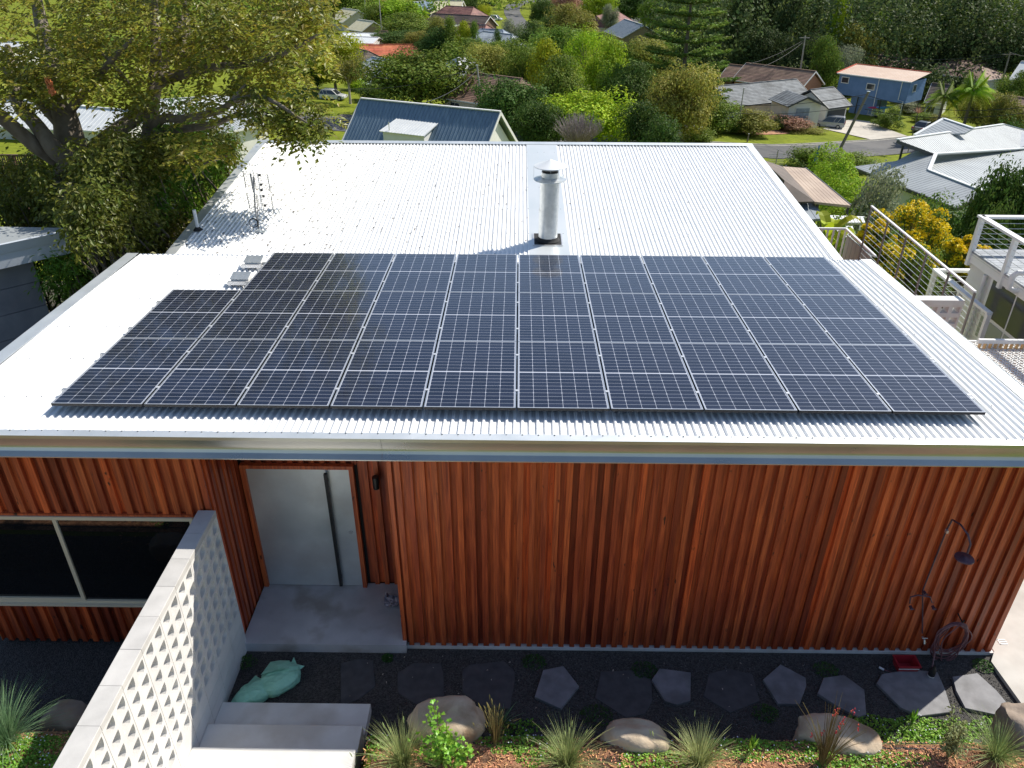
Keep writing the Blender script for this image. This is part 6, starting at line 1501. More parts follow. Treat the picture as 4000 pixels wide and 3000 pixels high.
# left top gardens
for a_ in ((1545,-5,170,216,'bright','banana clump right of the tall thin pole'),(1480,15,120,214,'mid','tree directly behind the tall thin pole'),(1590,60,210,200,'mid','leafy tree in the middle of the top left garden'),(1560,118,190,190,'dark','dark tree above the red tiled end of the orange roof'),(1640,120,120,182,'olive','shaggy pale tree left of the three white sheds'),(1700,72,90,190,'olive','olive shrub under the long dark ridge'),(1845,-8,62,250,'dark','blue green tree beside the pale yellow roof'),(1885,18,60,236,'yellow','small lime tree by the dark parked car'),(2000,84,80,186,'grey','pale thin tree at the end of the far street'),(2122,-5,80,262,'dark','dark tree by the lawn at the far street bend'),(2160,62,70,240,'dark','small dark shrub left of the olive tree with white car'),(2245,28,170,206,'olive','wide olive gold tree below the tall brick house'),(2215,-40,110,280,'red','thin reddish bare looking tree in front of the tall brick house'),(2330,-30,130,288,'bright','bright green tree right of the tall brick house'),(2385,25,60,258,'grey','thin pale tree in front of the red brown roof'),(2330,120,110,195,'mid','bush left of the tan brick house'),(2440,-30,130,300,'dark','dark tree at the top above the vans'),(2520,-60,140,300,'dark','tall dark tree above the side street vans'),(2570,-20,110,250,'mid','tree beside the white van, left of the pine'),(1420,-20,170,250,'olive','olive tree above the cream cottage roof'),(1330,-60,200,240,'mid','green tree at the top behind the big tree edge'),(1790,-60,140,330,'mid','tree at the very top behind the yellow roof'),(1700,-50,140,340,'dark','dark tree at the very top, left of the yellow roof'),(1170,-20,160,240,'mid','tree behind the upper edge of the big tree'),(880,150,200,170,'mid','tree on the lawn behind the big tree, right'),(700,120,260,180,'dark','tree on the lawn behind the big tree, middle'),(420,140,300,170,'mid','tree behind the left half of the big tree')):
    T('round',a_[0],a_[1],a_[2],a_[3],a_[4],a_[5],'garden_tree')
# forest edge on the right: tall individual trees
FR=[('gum',2860,-90,200,178,'mid','pale trunked gum tree right of the norfolk pine'),('dark',2790,-60,130,190,'forest','dark conifer just right of the norfolk pine'),('dark',2965,-110,140,168,'forest','tall dark conifer left of the forest shed'),('dark',3045,-130,130,172,'forest','tall dark conifer behind the forest shed'),('dark',3130,-140,170,162,'forest','very tall dark conifer behind the wooden power pole'),('dark',3210,-70,130,170,'forest','dark conifer right of the wooden power pole'),('poplar',3292,0,100,160,'bright','bright slender poplar at the forest edge'),('gum',3390,-30,220,182,'mid','broad gum left of the bright forest gap'),('gum',3450,30,160,176,'bright','bright green tree in front of the dark forest'),('gum',3620,-30,300,180,'mid','largest gum tree of the forest edge'),('round',3540,90,180,172,'mid','round crowned tree under the largest gum'),('round',3360,110,150,160,'olive','olive tree at the forest edge above the blue house'),('gum',3720,20,220,178,'mid','tall gum above the wide brown hip roof'),('dark',3800,-80,170,176,'forest','dark tall tree above the wide brown hip roof'),('gum',3890,-60,230,180,'forest','dark gum near the right power pole'),('gum',3990,-40,230,172,'mid','gum tree at the top right corner'),('round',3820,120,200,168,'forest','low dark tree behind the wide brown hip roof'),('round',3950,130,200,160,'forest','dark understorey tree at the right edge'),('dark',3480,-120,160,195,'forest','dark conifer behind the bright forest tree'),('round',3310,180,110,152,'grey','silvery shrub tree left of the half hidden brown roof'),('round',3680,150,150,165,'forest','dark tree between the two brown hip roofs'),('dark',2900,-20,140,160,'forest','short dark conifer behind the long brown roof'),('round',3010,110,170,156,'forest','dark tree directly behind the long brown roof'),('round',3170,150,130,152,'forest','dark tree between forest shed and leafy tree'),('dark',3560,-90,150,200,'forest','dark conifer rising behind the largest gum'),('gum',2730,-120,160,210,'mid','gum tree behind the norfolk pine top')]
for k_ in FR: T(*k_[:6],k_[6],'forest_tree',bark=paleb if k_[0]=='gum' else barkm,group=None)
# far wood as one mass
def wood(name,label,xr,yr,n,hmin,hmax,nl,ls,fm):
    m=MB()
    for i in range(n):
        x=random.uniform(*xr); y=random.uniform(*yr); h=random.uniform(hmin,hmax); g=ground(x,y); W_=h*random.uniform(.32,.5)
        e=sph(nl); e[:,2]*=1; q=np.stack([x+e[:,0]*W_,y+e[:,1]*W_,g+h*.55+e[:,2]*h*.45],1); q+=RNG.normal(size=q.shape)*.5*np.array([1,1,1.2])
        base=random.random()*.6; leafcards(m,q,e+RNG.normal(size=(nl,3))*.6+np.array([0,0,.3]),RNG.uniform(.7,1.4,nl)*ls,.7,rnd=np.clip(base+RNG.random(nl)*.4,0,1))
    o=m.build(name,FM[fm],kind='stuff'); o['label']=label; o['category']='forest'
wood('forest','dense dark forest filling the top right of the view',(42,150),(168,235),95,15,25,650,.75,'forest')
wood('distant_woodland','distant tree canopy along the top of the view',(-190,330),(345,450),150,14,24,330,1.3,'mid')
wood('far_suburb_trees','band of suburban trees beyond the last houses',(-120,-14),(255,300),26,6,11,260,.9,'mid')
wood('understorey','dark shrub understorey along the forest edge',(45,110),(150,172),60,3,7,260,.6,'forest')
# ------------------------------------------------------------------ the big tree
bigleaf=foliage_mat('big_tree_leaf',(.14,.165,.02),(.34,.32,.035),trans=.38,attr=.65,rough=.42,spec=.4)
t=thing('big_tree','huge spreading tree with pale limbs and drooping yellow green leaves at left','tree',(-6.2,10.4,-5))
big=t
def D(px,py,dep): return atd(px,py,dep)
m=MB()
g1=D(300,690,17); g2=D(560,690,17.6)
def limb(pts,rs): 
    P=smoothp([D(*q) for q in pts],2); m.tube(P,list(np.interp(np.linspace(0,1,len(P)),np.linspace(0,1,len(rs)),rs)),9)
m.tube([(g1[0],g1[1],-5.4),(g1[0]+.1,g1[1],-3.5),g1],[.75,.6,.5],12); m.tube([(g2[0],g2[1],-5.4),(g2[0],g2[1],-3.5),g2],[.55,.45,.4],12)
limb([(300,690,17),(275,560,17),(255,450,17),(215,340,17),(190,200,17.5),(150,50,18),(120,-150,18)],[.45,.34,.26,.22,.18,.12,.05])
limb([(280,650,17),(180,600,16.5),(80,520,16),(0,450,15.6),(-120,360,15)],[.26,.17,.15,.14,.10])
limb([(270,620,16.6),(215,590,16.4),(180,540,16.2),(130,470,16.4),(62,410,16.6),(48,310,17),(30,180,17.5)],[.24,.2,.17,.15,.13,.12,.06])
limb([(290,600,17.3),(260,510,17.2),(170,410,17.3),(90,330,17.5),(40,285,17.8),(-60,200,18)],[.2,.15,.14,.12,.1,.05])
limb([(330,620,17.6),(420,540,18),(470,500,18.4),(550,450,18.8),(620,330,19),(660,200,19.5),(720,60,20)],[.2,.19,.18,.17,.13,.1,.05])
limb([(560,690,17.6),(575,600,17.6),(590,520,17.6),(592,430,17.6),(605,320,17.6),(612,190,17.8),(600,0,18),(590,-200,18)],[.4,.3,.2,.16,.15,.11,.09,.05])
limb([(592,500,17.6),(640,455,17),(700,468,16.6),(790,450,16.2),(870,430,15.8),(905,395,15.6),(960,330,15.6)],[.13,.1,.09,.08,.07,.05,.02])
limb([(600,520,17.6),(700,505,17.2),(800,495,17),(880,470,16.8),(950,430,16.5)],[.10,.09,.08,.06,.02])
limb([(620,330,19),(720,260,18.5),(790,215,18),(870,190,17.8),(940,150,17.6),(1040,110,17.4)],[.13,.11,.1,.09,.07,.02])
limb([(700,270,18.4),(740,190,18.4),(800,130,18.3),(855,95,18.2),(930,60,18)],[.1,.09,.08,.07,.02])
limb([(690,280,18.4),(705,190,18.6),(738,110,18.8),(728,40,19),(700,-60,19)],[.09,.09,.08,.06,.02])
limb([(600,330,17.8),(720,290,17.2),(825,262,16.8),(930,255,16.4),(1040,232,16),(1150,190,15.6),(1250,130,15.2)],[.12,.1,.09,.08,.07,.04,.015])
limb([(905,395,15.6),(1000,370,15.6),(1080,400,15.4),(1150,450,15.2),(1200,480,15)],[.05,.045,.04,.03,.012])
limb([(560,640,17.6),(640,620,17),(800,640,16.5),(900,600,16)],[.1,.08,.05,.02])
limb([(500,330,17),(460,270,16.4),(390,200,16)],[.06,.045,.02]); limb([(255,450,17),(360,330,16.5),(430,240,16),(520,150,15.6)],[.12,.09,.06,.02])
m.build('trunk',barkm,t,smooth=True)
CL=[ # cx,cy,rx,ry,depth0,depth1,n
 (150,110,480,240,14.5,21.5,240),(620,80,380,200,15.5,21.5,205),(1010,70,290,180,15,20,150),(1210,110,120,150,14,17.5,48),(860,290,230,60,15,18,18),(1060,320,110,80,15.8,18,26),(1130,445,120,60,15.2,16.6,44),(1190,495,60,35,15.2,16.0,12),(940,400,90,50,15,16.5,16),
 (330,300,260,80,14.5,17.5,52),(120,360,180,50,15,18,12),(520,390,120,50,15.5,18,16),(760,400,90,40,15,17,8),(0,300,120,150,14,18,34),(720,560,150,45,14.5,17,26),
 (250,-350,700,260,14,22,150),(900,-300,450,240,14.5,21,90),(-500,150,300,500,14,22,90),(400,560,120,40,15,17,12)]
m=MB(); 
for cx,cy,rx,ry,d0,d1,n in CL:
    for i in range(n):
        while True:
            a,b=random.uniform(-1,1),random.uniform(-1,1)
            if a*a+b*b<1: break
        dep=random.uniform(d0,d1); c=D(cx+a*rx,cy+b*ry,dep)
        # a spray of compound leaves: several rachises, leaflets in pairs
        base=random.random()*.55
        for s_ in range(random.randint(3,5)):
            az_=random.uniform(0,6.28); el=random.uniform(-.9,.45); ax_=np.array([math.cos(az_)*math.cos(el),math.sin(az_)*math.cos(el),math.sin(el)]); L_=random.uniform(.28,.48); sd=nn(np.cross(ax_,(0,0,1))); up_=np.cross(sd,ax_)
            k=8; s=np.repeat(np.linspace(.15,1,k//2+1),2)[:k+1]; sg=np.array([1,-1]*(k//2)+[1]); s=s[:len(sg)]
            o=RNG.normal(size=3)*.13
            pts=c+o+ax_*(s*L_)[:,None]-np.array([0,0,.30])*(s**2*L_)[:,None]+sd*(sg*.05)[:,None]
            dr=sd[None,:]*sg[:,None]*1.0+ax_*.55+np.array([0,0,-.75])
            nr=np.tile(up_*.9+np.array([0,-.25,.5]),(len(s),1))+RNG.normal(size=(len(s),3))*.35
            leafcards(m,pts+dr*.035,nr,RNG.uniform(.10,.17,len(s)),.52,rnd=np.clip(base+RNG.random(len(s))*.45,0,1),droop=dr*4)
m.build('crown',bigleaf,t)
m=MB(); c=D(185,300,14.6)
for k in range(60): 
    q=c+np.array([random.gauss(0,.03),random.gauss(0,.03),-random.uniform(0,.32)]); m.cr=random.random(); m.obox(q,(1,0,0),(0,1,0),(0,0,1),.011,.011,.024)
m.build('seed_cluster',mat('orange_seed',(.50,.14,.05),(.60,.22,.08),20,rough=.6),t)
# understorey beneath the big tree
under=foliage_mat('understorey_leaf',(.12,.145,.02),(.25,.25,.035),trans=.38,attr=.5,rough=.45,spec=.35)
bamb=foliage_mat('bamboo_leaf',(.10,.22,.02),(.20,.34,.04),trans=.3,attr=.4,rough=.4)
def thicket(name,label,cx,cy,rx,ry,d0,d1,n,mt,ls=.11,asp=.5,nl=60,cat='shrub'):
    c0=D(cx,cy,(d0+d1)/2); g=ground(c0[0],c0[1]); t=thing(name,label,cat,(c0[0],c0[1],g)); m=MB(); st=MB()
    for i in range(n):
        a=random.uniform(0,6.28); r=math.sqrt(random.random()); c=D(cx+rx*r*math.cos(a),cy+ry*r*math.sin(a),random.uniform(d0,d1)); 
        if c[2]<g+.2: c[2]=g+.2
        if c[0]>-2.3: c[0]=-2.3-random.random()*.5
        e=sph(nl); q=c+e*RNG.uniform(.2,1,(nl,1))*.42; base=random.random()*.5; leafcards(m,q,e*.5+RNG.normal(size=(nl,3))*.5+np.array([0,-.2,.7]),RNG.uniform(.7,1.3,nl)*ls,asp,rnd=np.clip(base+RNG.random(nl)*.5,0,1),droop=e+np.array([0,0,-.8]))
        if i%3==0: st.tube([c+np.array([random.gauss(0,.3),.5,-1.6]),c+np.array([0,.2,-.7]),c],[.03,.02,.008],5)
    m.build('foliage',mt,t); st.build('stems',barkm,t); return t
thicket('understorey_shrub','broad dark shrub under the big tree beside the grey house',300,760,310,140,16.5,19,130,under)
thicket('understorey_shrub','leafy shrub below the big tree touching the vent pipe side of the roof',600,860,200,110,13.5,16,90,under)
thicket('understorey_shrub','shrub at the far left under the brown balustrade',60,740,160,110,17.5,20,60,under)
thicket('understorey_shrub','mid shrub with yellowish leaves below the trunk fork',520,650,260,100,14.5,17,85,under)
thicket('bamboo_clump','fresh green bamboo clump beside the rear roof edge',780,600,130,110,17,20,60,bamb,ls=.14,asp=.22,cat='bamboo')
thicket('bamboo_clump','lower bamboo clump between tree and rear roof edge',700,740,110,110,16,18,45,bamb,ls=.14,asp=.22,cat='bamboo')
thicket('bamboo_clump','bamboo tuft right of the grey neighbour wall',225,1080,70,80,14.4,15.6,26,bamb,ls=.13,asp=.22,cat='bamboo')
thicket('understorey_shrub','far shrub behind the bamboo at the rear roof corner',930,560,110,80,18,21,40,under)
thicket('understorey_shrub','deep shaded shrub behind the left roof edge',400,960,200,110,15.5,17.5,70,under)
def thicket_w(name,label,x0,x1,y0,y1,top,n,mt,ls,asp,nl=70,cat='shrub'):
    g=ground((x0+x1)/2,(y0+y1)/2); t=thing(name,label,cat,((x0+x1)/2,(y0+y1)/2,g)); m=MB(); st=MB()
    for i in range(n):
        x,y=random.uniform(x0,x1),random.uniform(y0,y1); z=lerp(g+.3,top(x,y),random.random()**.45); c=np.array([x,y,z]); e=sph(nl); q=c+e*RNG.uniform(.2,1,(nl,1))*.42; base=random.random()*.5
        q[:,0]=np.minimum(q[:,0],-1.75)
        leafcards(m,q,e*.5+RNG.normal(size=(nl,3))*.5+np.array([0,-.2,.7]),RNG.uniform(.7,1.3,nl)*ls,asp,rnd=np.clip(base+RNG.random(nl)*.5,0,1),droop=e+np.array([0,0,-.8]))
        if i%6==0: st.tube([(x,y,g-.1),(x+random.gauss(0,.1),y,(g+z)/2),c],[.03,.02,.008],5)
    m.build('foliage',mt,t); st.build('stems',barkm,t)
tp=lambda a,b: (lambda x,y: a+b*(-1.8-x)+random.uniform(-.25,.15))
thicket_w('bamboo_clump','fresh bamboo row hugging the far left edge of the rear roof',-4.2,-2.1,10.5,14.5,tp(-.1,.5),150,bamb,.15,.2,cat='bamboo')
thicket_w('side_shrub','dark leafy shrub hugging the rear roof edge near the vent pipe',-4.4,-2.1,7.0,10.5,tp(-.75,.5),100,under,.12,.5)
thicket_w('side_shrub','dark shrub in the gap beside the front roof left corner',-3.2,-2.1,3.6,7.0,tp(-2.0,.1),45,under,.12,.5)
thicket_w('side_shrub','shaded shrub behind the others below the trunk fork',-7.5,-4.2,8.5,13,tp(-1.6,.3),90,under,.12,.5)
# ================================================================== CARS
carglass=mat('car_glass',(.02,.025,.03),rough=.05,spec=.8); tyre=mat('tyre',(.02,.02,.02),rough=.9); rimm=mat('alloy_rim',(.45,.46,.48),rough=.3,metal=.8); lampr=mat('tail_lamp',(.35,.01,.01),rough=.2); lampw=mat('head_lamp',(.7,.7,.7),rough=.1)
def paint(n,c): return mat(n,c,rough=.35,metal=.3,coat=.8)
PAI={'white':paint('white_car_paint',(.72,.73,.74)),'silver':paint('silver_car_paint',(.36,.38,.42)),'grey':paint('grey_car_paint',(.16,.18,.20)),'black':paint('black_car_paint',(.02,.022,.03))}
def car(label,px,py,head,col,kind='hatch',L_=4.3,W_=1.8,H_=1.5,name='parked_car',cat='car'):
    P=atg(px,py); t=thing(name,label,cat,P,head,'cars parked in the suburb'); P_=PAI[col]
    lo,belt=.22,.62*H_/1.5+.28
    prof={'hatch':[(-.5,.35),(-.5,.85),(-.47,belt),(.16,belt),(.42,belt-.16),(.5,belt-.32),(.5,.32),(.46,lo),(-.46,lo)],'suv':[(-.5,.4),(-.5,.9),(-.485,belt),(.2,belt),(.44,belt-.12),(.5,belt-.28),(.5,.36),(.46,lo+.05),(-.46,lo+.05)],'sedan':[(-.5,.35),(-.495,.9),(-.46,belt),(-.30,belt+.01),(.2,belt),(.44,belt-.14),(.5,belt-.3),(.5,.32),(.46,lo),(-.46,lo)],'van':[(-.5,.4),(-.5,1.1),(-.5,belt+.2),(.34,belt+.2),(.46,belt-.1),(.5,belt-.3),(.5,.36),(.46,lo),(-.46,lo)]}[kind]
    m=MB(); w=W_/2; P0_=[(x*L_,z) for x,z in prof]; n=len(P0_); cx_=0; 
    lay=[(-w+.06,.97),(-w,1.),(w,1.),(w-.06,.97)]
    vs=[]
    for y,s in [(-w+.0,.0),]: pass
    for y,s in ((-w+.07,1.),(-w,.965),(w,.965),(w-.07,1.)):
        for x,z in P0_: vs.append((x*(s if s<1 else 1),y,z if s==1. else (z-.55)*.93+.55))
    # order: inner top edge, side, side, inner
    m.faces(vs,[tuple(range(n))]+[tuple(range(3*n,4*n))[::-1]]+[(k*n+i,k*n+(i+1)%n,(k+1)*n+(i+1)%n,(k+1)*n+i) for k in (0,2) for i in range(n)]+[(n+i,n+(i+1)%n,2*n+(i+1)%n,2*n+i) for i in range(n)])
    m.build('body',P_,t,local=True)
    cab={'hatch':(-.47,.22,-.40,.05),'suv':(-.485,.24,-.45,.08),'sedan':(-.36,.22,-.20,.04),'van':(-.5,.40,-.49,.24)}[kind]
    b=belt+(.2 if kind=='van' else 0); w1,w2=w-.07,w-.24; x0,x1,x2,x3=[q*L_ for q in cab]; zt_=H_-.04
    m=MB(); m.hexa([(x0,-w1,b),(x1,-w1,b),(x1,w1,b),(x0,w1,b),(x2,-w2,zt_),(x3,-w2,zt_),(x3,w2,zt_),(x2,w2,zt_)]); m.build('glasshouse',carglass,t,local=True)
    m=MB(); m.hexa([(x2-.03,-w2-.02,zt_),(x3+.03,-w2-.02,zt_),(x3+.03,w2+.02,zt_),(x2-.03,w2+.02,zt_),(x2+.12,-w2+.1,H_+.03),(x3-.15,-w2+.1,H_+.03),(x3-.15,w2-.1,H_+.03),(x2+.12,w2-.1,H_+.03)])
    for sy in (-1,1):
        for (xa,xb) in ((x0,x2),(x1,x3),((x0+x1)/2-.1,(x2+x3)/2-.1),(x0*.55+x1*.45-.5,x2*.7+x3*.3-.35)): m.bar((xa,sy*(w1+.005),b),(xb,sy*(w2+.005),zt_),.09,.05)
        if kind=='van': m.hexa([(x0,sy*(w1+.01)-.01,b),(x0+L_*.62,sy*(w1+.01)-.01,b),(x0+L_*.62,sy*(w1+.01)+.01,b),(x0,sy*(w1+.01)+.01,b),(x2,sy*(w2+.01)-.01,zt_),(x2+L_*.58,sy*(w2+.01)-.01,zt_),(x2+L_*.58,sy*(w2+.01)+.01,zt_),(x2,sy*(w2+.01)+.01,zt_)])
        m.bar((x2+.1,sy*(w2-.06),H_+.05),(x3-.2,sy*(w2-.06),H_+.05),.04)
    m.build('roof',P_,t,local=True)
    for sx in (-.30,.32):
        for sy in (-1,1):
            c=(sx*L_,sy*(w-.10),.33); m=MB(); m.tube([(c[0],c[1]-.11,c[2]),(c[0],c[1]+.11,c[2])],.33,16); wh=m.build('wheel',tyre,t,local=True); m=MB(); m.tube([(c[0],c[1]+sy*.10,c[2]),(c[0],c[1]+sy*.125,c[2])],.2,12); r_=m.build('rim',rimm,local=True); r_.parent=wh
    for sy in (-1,1):
        m=MB(); m.box(-L_/2-.015,-L_/2+.12,sy*(w-.22)-.17,sy*(w-.22)+.17,belt-.22,belt-.04); m.build('tail_light',lampr,t,local=True); m=MB(); m.box(L_/2-.16,L_/2-.02,sy*(w-.28)-.18,sy*(w-.28)+.18,belt-.34,belt-.20); m.build('headlight',lampw,t,local=True)
    m=MB(); m.box(-L_/2-.02,-L_/2,-.2,.2,.55,.66); m.build('number_plate',lampw,t,local=True)
    return t
R_=math.radians
car('white hatchback parked on the grass by the small street tree',1303,388,R_(-12),'white','hatch',4.4,1.8,1.5)
car('silver station wagon with roof racks in front of the open garage',3236,497,R_(155),'silver','suv',4.9,1.95,1.8)
car('dark grey sedan parked on the grass beside the driveway',3606,512,R_(40),'grey','sedan',5.0,1.95,1.55)
car('white wagon parked behind the orange brick gable',3228,342,R_(160),'white','suv',4.6,1.85,1.7)
car('white utility with tray racks beside the long dark ridge house',1938,80,R_(-30),'white','suv',5.2,1.9,1.8)
car('black four wheel drive at the very top beside the lawn',1915,26,R_(-8),'black','suv',5.0,2,1.85)
car('small white car parked left of the white van on the side street',2508,52,R_(75),'white','suv',4.4,1.8,1.7)
car('white van parked on the side street left of the norfolk pine',2540,50,R_(30),'white','van',5.2,2,2.1,name='parked_van',cat='van')
car('white car half hidden behind the olive gold tree at the top',2166,48,R_(10),'white','hatch',4.3,1.8,1.5)
car('white van half hidden by bushes left of the street lawn',2700,552,R_(-25),'white','van',5.0,2,2.0,name='parked_van',cat='van')
# boat trailer with kayaks
for px,c,lab,cl in ((3422,(.62,.05,.16),'red kayak on the trailer beside the hedge',1),(3442,(.10,.35,.65),'blue and white kayak on the trailer beside the hedge',2)):
    p=atg(px,455)+np.array([0,0,1.5]); t=thing('kayak',lab,'kayak',p,R_(10),'kayaks on the trailer'); m=MB(); nst=12; vs=[]
    for i in range(nst+1):
        s=i/nst*2-1; r=.36*(1-abs(s)**2.4)+.02
        for k in range(8): a=k*math.pi/4; vs.append((s*2.1,r*math.cos(a),r*.6*math.sin(a)+.12*s*s))
    m.faces(vs,[(i*8+j,i*8+(j+1)%8,(i+1)*8+(j+1)%8,(i+1)*8+j) for i in range(nst) for j in range(8)]); m.build('hull',mat('kayak_%s'%('red','blue')[cl-1],c,rough=.3),t,smooth=True,local=True)
    m=MB(); m.lathe([(.3,.2),(.26,.24)],(0,0,0),12); m.build('cockpit_rim',whitep,t,local=True)
p=atg(3430,462); t=thing('boat_trailer','cluttered metal boat trailer beside the hedge','trailer',p,R_(10)); m=MB()
for y in (-.6,.6): m.bar((-2,y,.6),(2,y,.6),.08)
for x in (-1.8,0,1.8): m.bar((x,-.6,.6),(x,.6,.6),.08); m.bar((x,-.6,.6),(x,-.6,1.35),.06); m.bar((x,.6,.6),(x,.6,1.35),.06); m.bar((x,-.6,1.35),(x,.6,1.35),.06)
m.build('trailer_frame',galv,t,local=True)
for y in (-.75,.75): m=MB(); m.tube([(0,y-.1,.33),(0,y+.1,.33)],.33,12); m.build('wheel',tyre,t,local=True)
# ================================================================== POLES AND WIRES
polem=mat('weathered_pole',(.17,.14,.11),(.27,.23,.19),6,rough=.9,stretch=(3,3,.4)); polec=mat('pale_pole',(.34,.32,.27),(.42,.40,.34),3,rough=.9)
def pole(label,top,bot,dep,r0,r1,mt,arm=0,name='power_pole',ins=True):
    B=atg(*bot) if dep is None else atd(*bot,dep); d=ray(*top); 
    # top: same distance from the camera plane-wise (vertical-ish)
    k=((B-CAM)@np.array([0,1,0]))/d[1]; A=CAM+d*k
    g=ground(B[0],B[1]); t=thing(name,label,'power pole' if arm or name=='power_pole' else 'pole',(B[0],B[1],g))
    base=B+(B-A)*max(0,(B[2]-g)/(A[2]-B[2]))+np.array([0,0,-.2]) if B[2]>g+.1 else B-np.array([0,0,.2])
    m=MB(); m.tube([base,A],[r0,r1],10); m.build('shaft',mt,t,smooth=True)
    if arm:
        m=MB(); m.bar(A+np.array([-arm,0,-.35]),A+np.array([arm,0.3,-.35]),.12); m.build('crossarm',mt,t)
        m=MB()
        for s in (-1,-.4,.4,1): m.lathe([(.05,0),(.06,.08),(.03,.16)],A+np.array([arm*s*.92,.15*s,-.28]),8)
        m.build('insulators',trimd,t)
    else:
        m=MB(); m.lathe([(r1*1.5,-.02),(r1*1.5,.05),(0,.06)],A,8); m.build('cap',galv,t)
    return A
A1=pole('wooden power pole beside the brown tiled roof, behind the navy roof',(1863,255),(1884,428),108,.16,.12,polec)
A2=pole('leaning dark wooden power pole on the near side of the street',(3393,358),(3262,618),None,.22,.16,polem,arm=0)
A3=pole('wooden power pole in front of the dark conifers behind the long brown roof',(3146,140),(3127,270),146,.17,.12,polec,arm=1.0)
A4=pole('power pole with crossarm at the right by the wide brown hip roof',(3946,205),(3918,305),140,.17,.12,polem,arm=1.3)
A5=pole('thin pale service pole on the street lawn',(2906,345),(2880,520),None,.10,.07,polec,name='service_pole')
A6=pole('tall pole in the top left garden',(1478,-40),(1490,112),198,.14,.10,polec)
A7=pole('power pole beside the far street',(2040,-40),(2038,42),None,.16,.12,polem)
A8=pole('power pole with wires by the far street lawn',(2131,26),(2131,92),None,.16,.12,polem,arm=.8)
A9=pole('street light like pole at the top near the side street',(2455,-60),(2451,55),None,.13,.1,polem)
A10=pole('short marker post on the street lawn beside the roof',(2925,523),(2918,556),None,.10,.08,polem,name='marker_post')
A11=pole('thin pole at top left between cream roofs',(1424,-40),(1426,40),225,.12,.08,polec)
wirem=mat('wire',(.03,.03,.03),rough=.6)
def wire(label,a,b,sag=1.,r=.035):
    a=np.array(a,float); b=np.array(b,float); P=[a+(b-a)*s-np.array([0,0,1])*sag*4*s*(1-s) for s in np.linspace(0,1,22)]; m=MB(); m.tube(P,r,5,cap=False); return tag(m.build('power_line',wirem),label,'cable','overhead lines')
wire('overhead line from the leaning pole to the middle of the grey roof and beyond',A2-np.array([0,0,.3]),atd(2740,395,125),1.0,.04); wire('lower overhead line crossing the grey tiled roofs',A2-np.array([0,0,1.6]),atd(2850,440,112),.6)
wire('overhead line running right from the leaning pole',A2-np.array([0,0,.5]),atd(4080,408,90),1.2,.04); wire('second overhead line running right from the leaning pole',A2-np.array([0,0,2.2]),atd(4080,430,90),1.0,.04)
wire('long line between the two forest side power poles',A3+np.array([.9,.2,-.2]),A4+np.array([-1,0,-.2]),2.2,.04); wire('second long line between the forest side poles',A3+np.array([0,0,-.3]),A4+np.array([1,0,-.2]),2.8,.04)
wire('line continuing right from the right power pole',A4,atd(4100,215,150),.5); wire('service wire from the forest side pole to the long brown roof',A3-np.array([0,0,.6]),atd(2925,250,136),.5); wire('second service wire to the long brown roof',A3-np.array([0,0,.9]),atd(2975,262,135),.5)
wire('service wire from right pole to the brown porch wing',A4-np.array([0,0,.5]),atd(3860,255,142),.2); wire('line from pole behind the navy roof going left over the dome tree',A1-np.array([0,0,.2]),atd(1180,330,100),1.5,.03); wire('second line going left from the pole behind the navy roof',A1-np.array([0,0,.3]),atd(1450,300,104),.8,.03); wire('line from pole behind the navy roof going right through the grove',A1-np.array([0,0,.5]),atd(2160,352,112),.8,.03)
wire('service wire from the thin pale pole to the roof',A5,atd(2930,330,118),.2,.02); wire('service wire down to the navy roofed house',A1-np.array([0,0,.6]),atd(1645,405,64),.6,.03)
# small things
p=atd(3205,562,56); g=ground(p[0],p[1]); t=thing('flagpole','small pole with a furled blue flag by the hedge','flag',(p[0],p[1],g)); m=MB(); m.tube([(p[0],p[1],g),p],.03,6); m.build('pole',whitep,t)
m=MB(); 
for k in range(5): m.cr=.5; a=p+np.array([0,0,-.12-.22*k]); m.poly([a,a+np.array([-.10-.03*k,.05*(-1)**k,-.03]),a+np.array([-.11-.03*k,-.05*(-1)**k,-.26]),a+np.array([0,0,-.22])])
m.build('flag_cloth',mat('blue_flag',(.08,.2,.5),rough=.8),t)
p=atd(3040,585,48); g=ground(p[0],p[1]); t=thing('tv_antenna','grey television antenna in front of the frangipani','antenna',(p[0],p[1],g)); m=MB(); m.tube([(p[0],p[1],-8),p],.03,6)
m.build('mast',am,t); m=MB()
for k in range(9): z_=p[2]-.3-.13*k; m.bar((p[0]-.5,p[1],z_),(p[0]+.5,p[1]+.1,z_-.03),.025)
m.build('elements',am,t)
p=atd(1885,108,171); t=thing('satellite_dish','round black satellite dish on the pale blue roof','satellite dish',p); m=MB(); m.lathe([(0,-.18),(.4,-.1),(.7,.06)],p+np.array([0,-.3,.6]),16); m.build('dish',blackm,t); m=MB(); m.tube([p-np.array([0,0,.4]),p+np.array([0,-.3,.5])],.05,6); m.build('arm',blackm,t)
p=atd(1768,100,176); g=ground(p[0],p[1]); t=thing('rotary_clothesline','rotary clothesline in the yard left of the conifers','clothesline',(p[0],p[1],g)); m=MB(); m.tube([(p[0],p[1],g),p],.05,6)
for k in range(4): a=k*1.57+.4; m.bar(p,p+np.array([math.cos(a)*2,math.sin(a)*2,.1]),.06)
for rr_ in (1.,1.5,2.): m.tube([p+np.array([math.cos(a*1.57+.4)*rr_,math.sin(a*1.57+.4)*rr_,.08]) for a in range(5)],.02,4)
m.build('line_frame',galv,t)
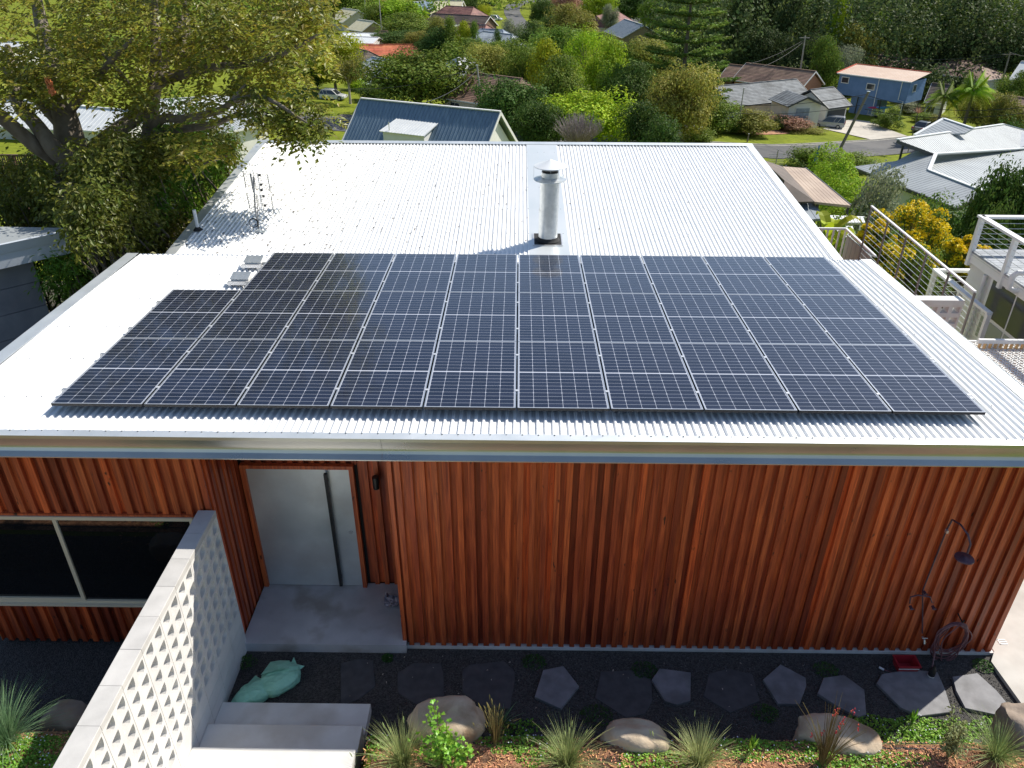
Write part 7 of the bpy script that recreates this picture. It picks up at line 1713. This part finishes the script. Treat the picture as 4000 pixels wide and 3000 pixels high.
for px,py,lab in ((1660,112,'small white garden shed with gable roof beside the clothesline'),(1668,130,'lower white garden shed under the clothesline')):
    p=atg(px,py+12); t=thing('garden_shed',lab,'shed',p); m=MB(); m.box(p[0]-1.6,p[0]+1.6,p[1]-1.2,p[1]+1.2,p[2]-.3,p[2]+2); m.build('wall',WM['white'],t); m=MB(); roof_face(m,(p[0]-1.8,p[1],p[2]+2.6),(p[0]+1.8,p[1],p[2]+2.6),(p[0]-1.8,p[1]-1.4,p[2]+2),(p[0]+1.8,p[1]-1.4,p[2]+2),'rib'); roof_face(m,(p[0]-1.8,p[1],p[2]+2.6),(p[0]+1.8,p[1],p[2]+2.6),(p[0]-1.8,p[1]+1.4,p[2]+2),(p[0]+1.8,p[1]+1.4,p[2]+2),'rib'); m.build('roof',ML['white'],t)
def bin_(px,py,lab,dark=True,lid=None):
    p=atg(px,py); t=thing('wheelie_bin',lab,'bin',p); m=MB(); m.hexa([p+np.array(q) for q in ((-.25,-.3,0),(.25,-.3,0),(.25,.3,0),(-.25,.3,0),(-.3,-.35,.95),(.3,-.35,.95),(.3,.35,.95),(-.3,.35,.95))]); m.build('bin_body',blackm,t); m=MB(); m.hexa([p+np.array(q) for q in ((-.33,-.38,.95),(.33,-.38,.95),(.33,.38,1.0),(-.33,.38,1.0),(-.3,-.33,1.03),(.3,-.33,1.03),(.3,.33,1.1),(-.3,.33,1.1))]); m.build('lid',lid or blackm,t)
bin_(2049,22,'dark wheelie bin standing beside the far street')
bin_(762,150,'wheelie bin with yellow lid on the lawn behind the big tree',lid=mat('yellow_plastic',(.7,.5,.03),rough=.4))
p=atg(3052,505); t=thing('birdbath','pale stone birdbath on the street lawn edge','birdbath',p); m=MB(); m.lathe([(.25,0),(.12,.15),(.1,.6),(.4,.75),(.42,.85),(.3,.8),(0,.78)],p,14); m.build('bowl',conc,t,smooth=True)
# ------------------------------------------------------------------ world, sun, camera
w=bpy.data.worlds.new('World'); scene.world=w; w.use_nodes=True; n=w.node_tree; bg=n.nodes['Background']
SD=Vector((.88,.60,1.0)).normalized()
sky=n.nodes.new('ShaderNodeTexSky'); sky.sky_type='NISHITA'; sky.sun_disc=False
sky.sun_elevation=math.asin(SD.z); sky.sun_rotation=math.atan2(SD.x,SD.y); sky.air_density=1.; sky.dust_density=.6; sky.ozone_density=1.5; sky.altitude=50
n.links.new(sky.outputs[0],bg.inputs[0]); bg.inputs[1].default_value=.092
sl=bpy.data.lights.new('sun','SUN'); sl.energy=4.2; sl.angle=math.radians(.53); sl.color=(1,.945,.85); so=bpy.data.objects.new('sun',sl); COL.objects.link(so)
so.rotation_euler=SD.to_track_quat('Z','Y').to_euler(); so.location=(20,20,30)
cd=bpy.data.cameras.new('camera'); co=bpy.data.objects.new('camera',cd); COL.objects.link(co)
cd.sensor_width=36; cd.lens=27; cd.clip_start=.05; cd.clip_end=4000
M3=Matrix(((_r[0],_u[0],-_f[0],CAM[0]),(_r[1],_u[1],-_f[1],CAM[1]),(_r[2],_u[2],-_f[2],CAM[2]),(0,0,0,1))); co.matrix_world=M3
scene.camera=co
scene.view_settings.view_transform='Standard'; scene.view_settings.look='None'; scene.view_settings.exposure=.62; scene.view_settings.gamma=1
try: scene.cycles.max_bounces=8; scene.cycles.transparent_max_bounces=8
except Exception: pass
